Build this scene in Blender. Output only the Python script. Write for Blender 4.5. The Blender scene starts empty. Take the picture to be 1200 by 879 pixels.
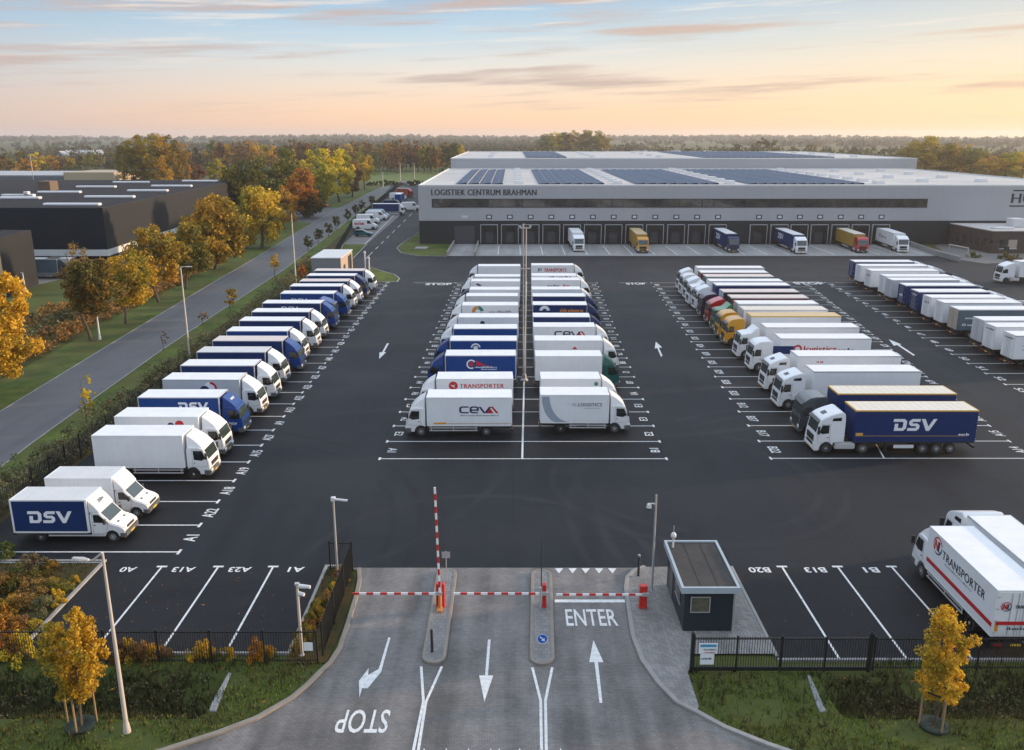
import bpy, bmesh, math, random
import numpy as np
from mathutils import Vector, Matrix
R = random.Random(7)
D = bpy.data
SC = bpy.context.scene
COL = SC.collection
PI = math.pi

# ---------------------------------------------------------------- camera model (used to survey the ground)
F, HC, YH = 1020.0, 25.5, 157.0
PITCH = math.atan((439.5 - YH) / F)
CP, SP = math.cos(PITCH), math.sin(PITCH)

def G(u, v, z=0.0):
    zc = F * (HC - z) / (CP * (v - YH))
    return ((u - 600) * zc / F, (zc - (HC - z) * SP) / CP)

def Zt(vb, vt):
    zc = F * HC / (CP * (vb - YH)); k = (vt - YH) * CP / F
    return (HC - k * zc) / (1 - k * SP)

def ppm(v):            # pixels per metre on the ground at picture row v
    return CP * (v - YH) / HC

# ---------------------------------------------------------------- materials
MATS = {}

def nodes_of(m):
    m.use_nodes = True
    nt = m.node_tree
    for n in list(nt.nodes):
        nt.nodes.remove(n)
    out = nt.nodes.new('ShaderNodeOutputMaterial')
    b = nt.nodes.new('ShaderNodeBsdfPrincipled')
    nt.links.new(b.outputs[0], out.inputs[0])
    return nt, b

def c4(c):
    return (c[0], c[1], c[2], 1.0)

def mat(name, col, rough=0.5, metal=0.0, dirt_or_sheen=0.0, scale=1.5, dcol=None, coat=0.0, bump=0.0, bscale=40, spec=0.5, streaks=0.0):
    """plain painted / moulded surface; dirt mixes an uneven grime tone, or reflections on glass, through it"""
    if name in MATS:
        return MATS[name]
    m = D.materials.new(name)
    nt, b = nodes_of(m)
    b.inputs['Base Color'].default_value = c4(col)
    b.inputs['Roughness'].default_value = rough
    b.inputs['Metallic'].default_value = metal
    b.inputs['Specular IOR Level'].default_value = spec
    if coat:
        b.inputs['Coat Weight'].default_value = coat
        b.inputs['Coat Roughness'].default_value = 0.12
    geo = nt.nodes.new('ShaderNodeNewGeometry')
    if dirt_or_sheen:
        n = nt.nodes.new('ShaderNodeTexNoise'); n.inputs['Scale'].default_value = scale
        n.inputs['Detail'].default_value = 5; n.inputs['Roughness'].default_value = 0.65
        nt.links.new(geo.outputs['Position'], n.inputs['Vector'])
        rp = nt.nodes.new('ShaderNodeMapRange')
        rp.inputs[1].default_value = 0.35; rp.inputs[2].default_value = 0.75
        rp.inputs[3].default_value = 0.0; rp.inputs[4].default_value = dirt_or_sheen
        nt.links.new(n.outputs[0], rp.inputs[0])
        mx = nt.nodes.new('ShaderNodeMix'); mx.data_type = 'RGBA'
        mx.inputs[6].default_value = c4(col)
        mx.inputs[7].default_value = c4(dcol or [x * 0.45 for x in col])
        if streaks:   # rain streaks and road spray that thins out upwards
            sn = noise(nt, geo.outputs['Position'], 1.0, 4, .6, (5, 5, .35))
            sr_ = nt.nodes.new('ShaderNodeMapRange'); sr_.inputs[1].default_value = .5; sr_.inputs[2].default_value = .75; sr_.inputs[4].default_value = streaks
            nt.links.new(sn, sr_.inputs[0])
            sz = nt.nodes.new('ShaderNodeSeparateXYZ'); nt.links.new(geo.outputs['Position'], sz.inputs[0])
            lo_ = nt.nodes.new('ShaderNodeMapRange'); lo_.inputs[1].default_value = 1.9; lo_.inputs[2].default_value = .5; lo_.inputs[4].default_value = .55
            nt.links.new(mnode(nt, 'ADD', sz.outputs[2], mnode(nt, 'MULTIPLY', n.outputs[0], .6)), lo_.inputs[0])
            fac_ = mnode(nt, 'ADD', mnode(nt, 'ADD', rp.outputs[0], sr_.outputs[0]), lo_.outputs[0], True)
        else:
            fac_ = rp.outputs[0]
        nt.links.new(fac_, mx.inputs[0])
        nt.links.new(mx.outputs[2], b.inputs['Base Color'])
    if bump:
        n2 = nt.nodes.new('ShaderNodeTexNoise'); n2.inputs['Scale'].default_value = bscale
        nt.links.new(geo.outputs['Position'], n2.inputs['Vector'])
        bp = nt.nodes.new('ShaderNodeBump'); bp.inputs['Strength'].default_value = bump
        bp.inputs['Distance'].default_value = 0.02
        nt.links.new(n2.outputs[0], bp.inputs['Height'])
        nt.links.new(bp.outputs[0], b.inputs['Normal'])
    MATS[name] = m
    return m

def mnode(nt, op, a, b=None, clamp=False):
    n = nt.nodes.new('ShaderNodeMath'); n.operation = op; n.use_clamp = clamp
    for i, x in enumerate((a, b)):
        if x is None:
            continue
        if isinstance(x, (int, float)):
            n.inputs[i].default_value = x
        else:
            nt.links.new(x, n.inputs[i])
    return n.outputs[0]

def noise(nt, vec, scale, detail=4, rough=0.6, mscale=None):
    if mscale:
        mp = nt.nodes.new('ShaderNodeMapping'); mp.inputs['Scale'].default_value = mscale
        nt.links.new(vec, mp.inputs['Vector']); vec = mp.outputs[0]
    n = nt.nodes.new('ShaderNodeTexNoise'); n.inputs['Scale'].default_value = scale
    n.inputs['Detail'].default_value = detail; n.inputs['Roughness'].default_value = rough
    nt.links.new(vec, n.inputs['Vector'])
    return n.outputs[0]

def ramp(nt, fac, stops):
    r = nt.nodes.new('ShaderNodeValToRGB')
    el = r.color_ramp.elements
    while len(el) < len(stops):
        el.new(0.5)
    for e, (p, c) in zip(el, stops):
        e.position = p; e.color = c4(c)
    nt.links.new(fac, r.inputs[0])
    return r.outputs[0]

def mix(nt, fac, a, b, mode='MIX'):
    m = nt.nodes.new('ShaderNodeMix'); m.data_type = 'RGBA'; m.blend_type = mode
    for i, x in ((0, fac), (6, a), (7, b)):
        if isinstance(x, (int, float)):
            m.inputs[i].default_value = x
        elif isinstance(x, tuple):
            m.inputs[i].default_value = c4(x)
        else:
            nt.links.new(x, m.inputs[i])
    return m.outputs[2]

def ground_mat(name, c_lo, c_hi, rough=0.7, big=0.06, mid=0.9, fine=14, streak=None, bump=0.25, tint=None, spec=0.4, speck=None, worn=False, oil=False):
    """worn ground: large patches, mid mottling and grain; streak = (scale x, scale y, strength, colour)"""
    m = D.materials.new(name); nt, b = nodes_of(m)
    pos = nt.nodes.new('ShaderNodeNewGeometry').outputs['Position']
    a = noise(nt, pos, big, 5, 0.6); c = noise(nt, pos, mid, 5, 0.7); d = noise(nt, pos, fine, 3, 0.7)
    f = mnode(nt, 'ADD', mnode(nt, 'MULTIPLY', a, 0.55), mnode(nt, 'ADD', mnode(nt, 'MULTIPLY', c, 0.25), mnode(nt, 'MULTIPLY', d, 0.2)))
    col = ramp(nt, f, [(0.36, c_lo), (0.62, c_hi)])
    if streak:
        sx, sy, st, sc = streak
        s = noise(nt, pos, 1.0, 3, 0.5, (sx, sy, 1))
        sr = nt.nodes.new('ShaderNodeMapRange'); sr.inputs[1].default_value = 0.45; sr.inputs[2].default_value = 0.7
        sr.inputs[4].default_value = st
        nt.links.new(s, sr.inputs[0])
        col = mix(nt, sr.outputs[0], col, sc)
    if tint:
        t = noise(nt, pos, tint[1], 2, 0.5)
        tr = nt.nodes.new('ShaderNodeMapRange'); tr.inputs[1].default_value = 0.42; tr.inputs[2].default_value = 0.62
        tr.inputs[4].default_value = tint[2]
        nt.links.new(t, tr.inputs[0])
        col = mix(nt, tr.outputs[0], col, tint[0])
    if worn:      # paving joints, tyre arcs and repaired patches
        sp = nt.nodes.new('ShaderNodeSeparateXYZ'); nt.links.new(pos, sp.inputs[0])
        wob = mnode(nt, 'MULTIPLY', mnode(nt, 'SUBTRACT', c, 0.5), 0.35)
        mask = nt.nodes.new('ShaderNodeMapRange'); mask.inputs[1].default_value = .42; mask.inputs[2].default_value = .62; mask.inputs[4].default_value = 1
        nt.links.new(noise(nt, pos, 0.11, 3, 0.6), mask.inputs[0])
        for ax, per in ((1, 5.2), (0, 11.0)):
            q = mnode(nt, 'FRACT', mnode(nt, 'DIVIDE', mnode(nt, 'ADD', sp.outputs[ax], wob), per))
            k = mnode(nt, 'LESS_THAN', q, 0.10 / per)
            col = mix(nt, mnode(nt, 'MULTIPLY', k, mnode(nt, 'MULTIPLY', mask.outputs[0], .8)), col, (0.004, 0.004, 0.005))
        for cx, cy, rr in ((-27, 53, 19), (-27, 53, 20.9), (30, 55, 24), (30, 55, 26), (-2, 48, 11), (14, 62, 9), (14, 62, 10.9), (-16, 160, 14), (-16, 160, 16), (38, 165, 22), (38, 165, 24), (-30, 70, 30), (24, 150, 12)):
            ds = nt.nodes.new('ShaderNodeVectorMath'); ds.operation = 'DISTANCE'; ds.inputs[1].default_value = (cx, cy, 0)
            nt.links.new(pos, ds.inputs[0])
            dd = mnode(nt, 'ABSOLUTE', mnode(nt, 'SUBTRACT', mnode(nt, 'ADD', ds.outputs['Value'], wob), rr))
            kr_ = nt.nodes.new('ShaderNodeMapRange'); kr_.inputs[1].default_value = .45; kr_.inputs[2].default_value = .1; kr_.inputs[4].default_value = .8
            nt.links.new(dd, kr_.inputs[0])
            col = mix(nt, mnode(nt, 'MULTIPLY', kr_.outputs[0], mask.outputs[0]), col, (0.0045, 0.0045, 0.005) if int(cx) % 2 else (0.023, 0.024, 0.027))
        vp = nt.nodes.new('ShaderNodeTexVoronoi'); vp.distance = 'CHEBYCHEV'; vp.inputs['Scale'].default_value = 0.075
        nt.links.new(pos, vp.inputs['Vector'])
        pk = mnode(nt, 'MULTIPLY', mnode(nt, 'LESS_THAN', vp.outputs['Distance'], .16), .5)
        col = mix(nt, pk, col, (0.0065, 0.007, 0.0085))
    if oil:       # drips and dark stains where engines stand
        n5 = noise(nt, pos, .8, 4, .6)
        o5 = nt.nodes.new('ShaderNodeMapRange'); o5.inputs[1].default_value = .60; o5.inputs[2].default_value = .70; o5.inputs[4].default_value = .75
        nt.links.new(n5, o5.inputs[0])
        col = mix(nt, o5.outputs[0], col, (0.0035, 0.0035, 0.004))
        n6 = noise(nt, pos, .35, 4, .6)
        o6 = nt.nodes.new('ShaderNodeMapRange'); o6.inputs[1].default_value = .60; o6.inputs[2].default_value = .75; o6.inputs[4].default_value = .5
        nt.links.new(n6, o6.inputs[0])
        col = mix(nt, o6.outputs[0], col, (0.020, 0.020, 0.021))
    if speck:
        v = nt.nodes.new('ShaderNodeTexVoronoi'); v.inputs['Scale'].default_value = speck[1]
        nt.links.new(pos, v.inputs['Vector'])
        k = mnode(nt, 'LESS_THAN', v.outputs['Distance'], speck[2])
        col = mix(nt, k, col, speck[0])
    nt.links.new(col, b.inputs['Base Color'])
    b.inputs['Roughness'].default_value = rough
    b.inputs['Specular IOR Level'].default_value = spec
    rr = mnode(nt, 'ADD', mnode(nt, 'MULTIPLY', a, 0.35), rough - 0.17)
    nt.links.new(rr, b.inputs['Roughness'])
    if bump:
        bp = nt.nodes.new('ShaderNodeBump'); bp.inputs['Strength'].default_value = bump; bp.inputs['Distance'].default_value = 0.03
        nt.links.new(d, bp.inputs['Height']); nt.links.new(bp.outputs[0], b.inputs['Normal'])
    MATS[name] = m
    return m

def paver_mat(name, c1, c2, mortar, bw=0.24, rh=0.12, rot=0.0, streak=0.5, rough=0.75):
    m = D.materials.new(name); nt, b = nodes_of(m)
    pos = nt.nodes.new('ShaderNodeNewGeometry').outputs['Position']
    mp = nt.nodes.new('ShaderNodeMapping'); mp.inputs['Rotation'].default_value = (0, 0, rot)
    nt.links.new(pos, mp.inputs['Vector'])
    br = nt.nodes.new('ShaderNodeTexBrick')
    br.inputs['Scale'].default_value = 1.0
    br.inputs['Brick Width'].default_value = bw; br.inputs['Row Height'].default_value = rh
    br.inputs['Mortar Size'].default_value = 0.008; br.inputs['Mortar Smooth'].default_value = 0.3
    br.inputs['Color1'].default_value = c4(c1); br.inputs['Color2'].default_value = c4(c2); br.inputs['Mortar'].default_value = c4(mortar)
    br.inputs['Bias'].default_value = -0.1
    nt.links.new(mp.outputs[0], br.inputs['Vector'])
    a = noise(nt, pos, 0.35, 5, 0.65)
    s = noise(nt, pos, 1.0, 3, 0.5, (0.75, 0.05, 1))
    f = mnode(nt, 'ADD', mnode(nt, 'MULTIPLY', a, 0.45), mnode(nt, 'MULTIPLY', s, 0.55))
    k = nt.nodes.new('ShaderNodeMapRange'); k.inputs[1].default_value = 0.38; k.inputs[2].default_value = 0.62
    k.inputs[3].default_value = 1.25; k.inputs[4].default_value = 1.25 - streak
    nt.links.new(f, k.inputs[0])
    cc = nt.nodes.new('ShaderNodeCombineColor')
    for i in range(3):
        nt.links.new(k.outputs[0], cc.inputs[i])
    col = mix(nt, 1.0, br.outputs['Color'], cc.outputs[0], 'MULTIPLY')
    nt.links.new(col, b.inputs['Base Color']); b.inputs['Roughness'].default_value = rough
    bp = nt.nodes.new('ShaderNodeBump'); bp.inputs['Strength'].default_value = 0.4; bp.inputs['Distance'].default_value = 0.01
    bp.invert = True
    nt.links.new(br.outputs['Fac'], bp.inputs['Height']); nt.links.new(bp.outputs[0], b.inputs['Normal'])
    MATS[name] = m
    return m

def leaf_mat(name, stops, patch=None, trans=0.28):
    """leaves: every leaf its own tone; patch = (colour stops, scale, amount) for boughs that have not turned yet"""
    m = D.materials.new(name); nt, b = nodes_of(m)
    g = nt.nodes.new('ShaderNodeNewGeometry')
    col = ramp(nt, g.outputs['Random Per Island'], stops)
    oi = nt.nodes.new('ShaderNodeObjectInfo')
    if patch:
        tc = nt.nodes.new('ShaderNodeTexCoord')
        va = nt.nodes.new('ShaderNodeVectorMath'); va.operation = 'ADD'
        nt.links.new(tc.outputs['Object'], va.inputs[0])
        cx = nt.nodes.new('ShaderNodeCombineXYZ')
        nt.links.new(mnode(nt, 'MULTIPLY', oi.outputs['Random'], 60.0), cx.inputs[0])
        nt.links.new(cx.outputs[0], va.inputs[1])
        n = noise(nt, va.outputs[0], patch[1], 3, 0.6)
        rg = nt.nodes.new('ShaderNodeMapRange'); rg.inputs[1].default_value = 0.45; rg.inputs[2].default_value = 0.58
        rg.inputs[4].default_value = patch[2]
        nt.links.new(n, rg.inputs[0])
        c2 = ramp(nt, g.outputs['Random Per Island'], patch[0])
        col = mix(nt, rg.outputs[0], col, c2)
    hs = nt.nodes.new('ShaderNodeHueSaturation')
    nt.links.new(mnode(nt, 'ADD', mnode(nt, 'MULTIPLY', oi.outputs['Random'], 0.05), 0.475), hs.inputs['Hue'])
    nt.links.new(mnode(nt, 'ADD', mnode(nt, 'MULTIPLY', oi.outputs['Random'], 0.5), 0.75), hs.inputs['Value'])
    nt.links.new(col, hs.inputs['Color'])
    col = hs.outputs[0]
    nt.links.new(col, b.inputs['Base Color'])
    b.inputs['Roughness'].default_value = 0.6
    b.inputs['Specular IOR Level'].default_value = 0.25
    tr = nt.nodes.new('ShaderNodeBsdfTranslucent'); nt.links.new(col, tr.inputs[0])
    ms = nt.nodes.new('ShaderNodeMixShader'); ms.inputs[0].default_value = trans
    nt.links.new(b.outputs[0], ms.inputs[1]); nt.links.new(tr.outputs[0], ms.inputs[2])
    out = [n for n in nt.nodes if n.type == 'OUTPUT_MATERIAL'][0]
    nt.links.new(ms.outputs[0], out.inputs[0])
    MATS[name] = m
    return m

# ---------------------------------------------------------------- mesh building
class MB:
    def __init__(s):
        s.v = []; s.f = []; s.m = []
    def add(s, vs, fs, mi=0):
        o = len(s.v)
        s.v.extend([tuple(x) for x in vs])
        for f in fs:
            s.f.append([i + o for i in f]); s.m.append(mi)
        return s
    def box(s, x0, x1, y0, y1, z0, z1, mi=0):
        return s.add([(x0, y0, z0), (x1, y0, z0), (x1, y1, z0), (x0, y1, z0), (x0, y0, z1), (x1, y0, z1), (x1, y1, z1), (x0, y1, z1)],
                     [(0, 3, 2, 1), (4, 5, 6, 7), (0, 1, 5, 4), (1, 2, 6, 5), (2, 3, 7, 6), (3, 0, 4, 7)], mi)
    def prism(s, prof, y0, y1, mi=0, y0t=None):
        """profile of (x, z) points extruded across y"""
        n = len(prof)
        vs = [(x, y0, z) for x, z in prof] + [(x, y1, z) for x, z in prof]
        fs = [tuple(range(n))[::-1], tuple(range(n, 2 * n))] + [(i, (i + 1) % n, n + (i + 1) % n, n + i) for i in range(n)]
        return s.add(vs, fs, mi)
    def slab(s, pts, z0, z1, mi=0):
        """ground plan of (x, y) points between two heights"""
        n = len(pts)
        vs = [(x, y, z0) for x, y in pts] + [(x, y, z1) for x, y in pts]
        fs = [tuple(range(n))[::-1], tuple(range(n, 2 * n))] + [(i, (i + 1) % n, n + (i + 1) % n, n + i) for i in range(n)]
        return s.add(vs, fs, mi)
    def poly(s, pts, z, mi=0):
        return s.add([(x, y, z) for x, y in pts], [tuple(range(len(pts)))], mi)
    def tube(s, p0, p1, r0, r1=None, n=10, mi=0, caps=True):
        r1 = r0 if r1 is None else r1
        p0, p1 = Vector(p0), Vector(p1); d = (p1 - p0).normalized()
        a = d.orthogonal().normalized(); b = d.cross(a)
        vs = []
        for p, r in ((p0, r0), (p1, r1)):
            for i in range(n):
                t = 2 * PI * i / n
                vs.append(p + (a * math.cos(t) + b * math.sin(t)) * r)
        fs = [(i, (i + 1) % n, n + (i + 1) % n, n + i) for i in range(n)]
        if caps:
            fs += [tuple(range(n))[::-1], tuple(range(n, 2 * n))]
        return s.add(vs, fs, mi)
    def lathe(s, prof, cx=0, cy=0, n=12, mi=0, axis='z'):
        vs = []
        for r, z in prof:
            for i in range(n):
                t = 2 * PI * i / n
                if axis == 'z':
                    vs.append((cx + r * math.cos(t), cy + r * math.sin(t), z))
                else:
                    vs.append((cx + r * math.cos(t), z, cy + r * math.sin(t)))
        k = len(prof)
        fs = [(j * n + i, j * n + (i + 1) % n, (j + 1) * n + (i + 1) % n, (j + 1) * n + i) for j in range(k - 1) for i in range(n)]
        fs += [tuple(range(n))[::-1], tuple(range((k - 1) * n, k * n))]
        return s.add(vs, fs, mi)
    def strip(s, pts, w0, w1, z0, z1, mi=0, closed=False):
        """a kerb / wall swept along a plan polyline, from offset w0 to w1 (left positive)"""
        n = len(pts); P = [Vector(p) for p in pts]; A = []; B = []
        for i in range(n):
            if closed:
                d0 = (P[i] - P[i - 1]).normalized(); d1 = (P[(i + 1) % n] - P[i]).normalized()
            else:
                d1 = (P[min(i + 1, n - 1)] - P[min(i, n - 2)]).normalized(); d0 = (P[max(i, 1)] - P[max(i - 1, 0)]).normalized()
            t = (d0 + d1).normalized(); nn = Vector((-t.y, t.x)); k = 1.0 / max(0.5, nn.dot(Vector((-d1.y, d1.x))))
            A.append(P[i] + nn * w0 * k); B.append(P[i] + nn * w1 * k)
        vs = []
        for i in range(n):
            vs += [(A[i].x, A[i].y, z0), (B[i].x, B[i].y, z0), (B[i].x, B[i].y, z1), (A[i].x, A[i].y, z1)]
        fs = []
        for i in range(n if closed else n - 1):
            a, b = 4 * i, 4 * ((i + 1) % n)
            fs += [(a + 3, a + 2, b + 2, b + 3), (a, a + 3, b + 3, b), (a + 2, a + 1, b + 1, b + 2), (a + 1, a, b, b + 1)]
        if not closed:
            e = 4 * (n - 1)
            fs += [(0, 1, 2, 3), (e + 3, e + 2, e + 1, e)]
        return s.add(vs, fs, mi)
    def flat_strip(s, pts, w, z, mi=0):
        """a painted line of width w"""
        n = len(pts); P = [Vector(p) for p in pts]; vs = []
        for i in range(n):
            d1 = (P[min(i + 1, n - 1)] - P[min(i, n - 2)]).normalized(); d0 = (P[max(i, 1)] - P[max(i - 1, 0)]).normalized()
            t = (d0 + d1).normalized(); nn = Vector((-t.y, t.x)); k = 1.0 / max(0.4, nn.dot(Vector((-d1.y, d1.x))))
            a = P[i] + nn * w / 2 * k; b = P[i] - nn * w / 2 * k
            vs += [(a.x, a.y, z), (b.x, b.y, z)]
        return s.add(vs, [(2 * i, 2 * i + 1, 2 * i + 3, 2 * i + 2) for i in range(n - 1)], mi)
    def mesh(s, name, mats, bevel=0.0, seg=1, bsel=None, smooth=False, fix=True):
        me = D.meshes.new(name)
        me.from_pydata(s.v, [], s.f)
        if not isinstance(mats, (list, tuple)):
            mats = [mats]
        for m in mats:
            me.materials.append(m)
        me.polygons.foreach_set('material_index', s.m)
        if fix or bevel:
            bm = bmesh.new(); bm.from_mesh(me)
            if bevel:
                ed = [e for e in bm.edges if (bsel is None or bsel(e))]
                bmesh.ops.bevel(bm, geom=ed, offset=bevel, segments=seg, affect='EDGES', clamp_overlap=True)
            if fix:
                bmesh.ops.recalc_face_normals(bm, faces=bm.faces)
            bm.to_mesh(me); bm.free()
        if smooth:
            me.polygons.foreach_set('use_smooth', [True] * len(me.polygons))
            try:
                me.set_sharp_from_angle(angle=math.radians(38))
            except Exception:
                pass
        me.update()
        return me

CACHE = {}
def cached(key, fn):
    if key not in CACHE:
        CACHE[key] = fn()
    return CACHE[key]

def obj(name, me, parent=None, loc=(0, 0, 0), rotz=0.0):
    o = D.objects.new(name, me); COL.objects.link(o)
    o.location = loc
    if rotz:
        o.rotation_euler = (0, 0, rotz)
    if parent is not None:
        o.parent = parent
    return o

def thing(name, label, cat, loc=(0, 0, 0), rotz=0.0, group=None):
    o = D.objects.new(name, None); COL.objects.link(o)
    o.empty_display_size = 0.3
    o.location = loc if len(loc) == 3 else (loc[0], loc[1], 0); o.rotation_euler = (0, 0, rotz)
    return tag(o, label, cat, group)

def tag(o, label, cat, group=None, kind=None):
    if label: o['label'] = label
    if cat: o['category'] = cat
    if group: o['group'] = group
    if kind: o['kind'] = kind
    return o

def struct(name, me, parent=None, label=None, cat=None):
    o = obj(name, me, parent)
    if parent is None:
        o['kind'] = 'structure'
        tag(o, label, cat)
    return o

def copy_tree(o, parent=None):
    c = o.copy(); COL.objects.link(c)
    if parent is not None:
        c.parent = parent
    for ch in list(o.children):
        copy_tree(ch, c)
    return c

# ---------------------------------------------------------------- lettering
TXT = {}
def text2d(t, bold=0.0, shear=0.0, spacing=1.0):
    """outline letters as flat faces, scaled into a 1 x 1 box; returns (verts, faces, aspect)"""
    k = (t, bold, shear, spacing)
    if k in TXT:
        return TXT[k]
    cu = D.curves.new('lettering', 'FONT'); cu.body = t; cu.size = 1.0; cu.offset = bold; cu.shear = shear
    cu.resolution_u = 3; cu.space_character = spacing; cu.fill_mode = 'FRONT'
    ob = D.objects.new('lettering', cu); COL.objects.link(ob)
    dg = bpy.context.evaluated_depsgraph_get(); dg.update()
    me = D.meshes.new_from_object(ob.evaluated_get(dg))
    v = [tuple(x.co) for x in me.vertices]; f = [tuple(p.vertices) for p in me.polygons]
    D.objects.remove(ob); D.curves.remove(cu); D.meshes.remove(me)
    xs = [a[0] for a in v]; ys = [a[1] for a in v]
    x0, x1, y0, y1 = min(xs), max(xs), min(ys), max(ys)
    r = ([((a[0] - x0) / (x1 - x0), (a[1] - y0) / (y1 - y0)) for a in v], f, (x1 - x0) / (y1 - y0))
    TXT[k] = r
    return r

def put2d(mb, v2, fs, o, ex, ey, w, h, mi=0):
    """flat art with unit-box coordinates laid at corner o along ex / ey"""
    o, ex, ey = Vector(o), Vector(ex), Vector(ey)
    mb.add([o + ex * (a * w) + ey * (b * h) for a, b in v2], fs, mi)

def stroke2d(path, w, closed=False):
    P = [Vector(p) for p in path]; n = len(P); L = []; Rr = []
    for i in range(n):
        d1 = (P[min(i + 1, n - 1)] - P[min(i, n - 2)]).normalized(); d0 = (P[max(i, 1)] - P[max(i - 1, 0)]).normalized()
        t = (d0 + d1).normalized(); nn = Vector((-t.y, t.x)); k = 1 / max(0.45, nn.dot(Vector((-d1.y, d1.x))))
        L.append(P[i] + nn * w / 2 * k); Rr.append(P[i] - nn * w / 2 * k)
    v = []
    for a, b in zip(L, Rr):
        v += [(a.x, a.y), (b.x, b.y)]
    return v, [(2 * i, 2 * i + 1, 2 * i + 3, 2 * i + 2) for i in range(n - 1)]

def disc2d(cx, cy, r, n=20, r0=0.0, a0=0.0, a1=2 * PI):
    if r0 == 0 and a1 - a0 > 6.2:
        return [(cx + r * math.cos(a0 + 2 * PI * i / n), cy + r * math.sin(a0 + 2 * PI * i / n)) for i in range(n)], [tuple(range(n))]
    v = []; 
    for i in range(n + 1):
        t = a0 + (a1 - a0) * i / n
        v += [(cx + r * math.cos(t), cy + r * math.sin(t)), (cx + r0 * math.cos(t), cy + r0 * math.sin(t))]
    return v, [(2 * i, 2 * i + 1, 2 * i + 3, 2 * i + 2) for i in range(n)]
SKYB, SKYN, SUNP, EXPO = 0.88, 0.010, 5.0, 0.25
# ================================================================ vehicle paint
WHITE = mat('white_paint', (0.80, 0.81, 0.82), 0.34, dirt_or_sheen=0.16, scale=0.9, dcol=(0.50, 0.49, 0.46), coat=0.25, streaks=.14)
WPANEL = mat('white_panel', (0.76, 0.78, 0.80), 0.45, dirt_or_sheen=0.2, scale=0.6, dcol=(0.47, 0.47, 0.45), streaks=.16)
GPANEL = mat('pale_grey_panel', (0.50, 0.53, 0.57), 0.48, dirt_or_sheen=0.2, scale=0.6, dcol=(0.32, 0.33, 0.33), streaks=.16)
NAVY = mat('navy_panel', (0.0045, 0.026, 0.12), 0.5, dirt_or_sheen=0.25, scale=0.7, dcol=(0.018, 0.036, 0.08), spec=.25, streaks=.2)
BLUE = mat('blue_panel', (0.004, 0.052, 0.235), 0.48, dirt_or_sheen=0.2, scale=0.7, dcol=(0.02, 0.055, 0.14), spec=.25, streaks=.2)
BLUEP = mat('blue_paint', (0.003, 0.040, 0.20), 0.3, dirt_or_sheen=0.1, coat=0.2, spec=.3)
NAVYP = mat('navy_paint', (0.003, 0.018, 0.08), 0.3, dirt_or_sheen=0.1, coat=0.2, spec=.3)
GREENP = mat('teal_green_paint', (0.004, 0.085, 0.075), 0.3, dirt_or_sheen=0.1, coat=0.4)
DGREENP = mat('green_paint', (0.008, 0.16, 0.05), 0.3, dirt_or_sheen=0.1, coat=0.4)
REDP = mat('red_paint', (0.44, 0.012, 0.014), 0.3, dirt_or_sheen=0.1, coat=0.4)
YELP = mat('yellow_paint', (0.62, 0.29, 0.012), 0.3, dirt_or_sheen=0.12, coat=0.4)
PURP = mat('dark_purple_paint', (0.035, 0.022, 0.055), 0.3, dirt_or_sheen=0.1, coat=0.4)
GREYP = mat('dark_grey_paint', (0.055, 0.065, 0.075), 0.25, dirt_or_sheen=0.1, coat=0.5)
TEALP = mat('teal_paint', (0.006, 0.09, 0.10), 0.28, dirt_or_sheen=0.1, coat=0.4)
PALEB = mat('pale_blue_paint', (0.40, 0.52, 0.58), 0.35, dirt_or_sheen=0.1)
MAROON = mat('maroon_panel', (0.14, 0.02, 0.02), 0.45, dirt_or_sheen=0.2)
SLATE = mat('slate_blue_panel', (0.06, 0.105, 0.14), 0.5, dirt_or_sheen=0.35, scale=0.8, dcol=(0.14, 0.17, 0.19))
BEIGE = mat('beige_panel', (0.42, 0.36, 0.29), 0.5, dirt_or_sheen=0.3)
OCHRE = mat('ochre_panel', (0.40, 0.23, 0.035), 0.45, dirt_or_sheen=0.25)

def roof_mat(name, col, rib, ribcol, ribw=0.12):
    m = D.materials.new(name); nt, b = nodes_of(m)
    tc = nt.nodes.new('ShaderNodeTexCoord'); pos = nt.nodes.new('ShaderNodeNewGeometry').outputs['Position']
    sp = nt.nodes.new('ShaderNodeSeparateXYZ'); nt.links.new(tc.outputs['Object'], sp.inputs[0])
    fr = mnode(nt, 'FRACT', mnode(nt, 'DIVIDE', sp.outputs[0], rib))
    k = mnode(nt, 'MULTIPLY', mnode(nt, 'LESS_THAN', fr, ribw), 0.55)
    n = noise(nt, pos, 0.9, 5, 0.7)
    kk = nt.nodes.new('ShaderNodeMapRange'); kk.inputs[1].default_value = 0.4; kk.inputs[2].default_value = 0.75; kk.inputs[4].default_value = 0.35
    nt.links.new(n, kk.inputs[0])
    c = mix(nt, kk.outputs[0], col, tuple(x * 0.72 for x in col))
    c = mix(nt, k, c, ribcol)
    nt.links.new(c, b.inputs['Base Color']); b.inputs['Roughness'].default_value = 0.5
    MATS[name] = m
    return m
ROOFW = roof_mat('white_roof_sheet', (0.80, 0.80, 0.80), 1.2, (0.66, 0.66, 0.66), 0.03)
ROOFC = roof_mat('cream_roof_tarpaulin', (0.72, 0.66, 0.55), 0.62, (0.60, 0.50, 0.36), 0.2)
ROOFG = roof_mat('grey_roof_sheet', (0.62, 0.62, 0.61), 0.95, (0.48, 0.48, 0.48), 0.05)
ROOFP = roof_mat('pinkish_roof_sheet', (0.68, 0.58, 0.53), 1.2, (0.55, 0.45, 0.40), 0.04)
ROOFY = roof_mat('ochre_roof_tarpaulin', (0.62, 0.46, 0.24), 1.2, (0.5, 0.36, 0.18), 0.05)

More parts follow.
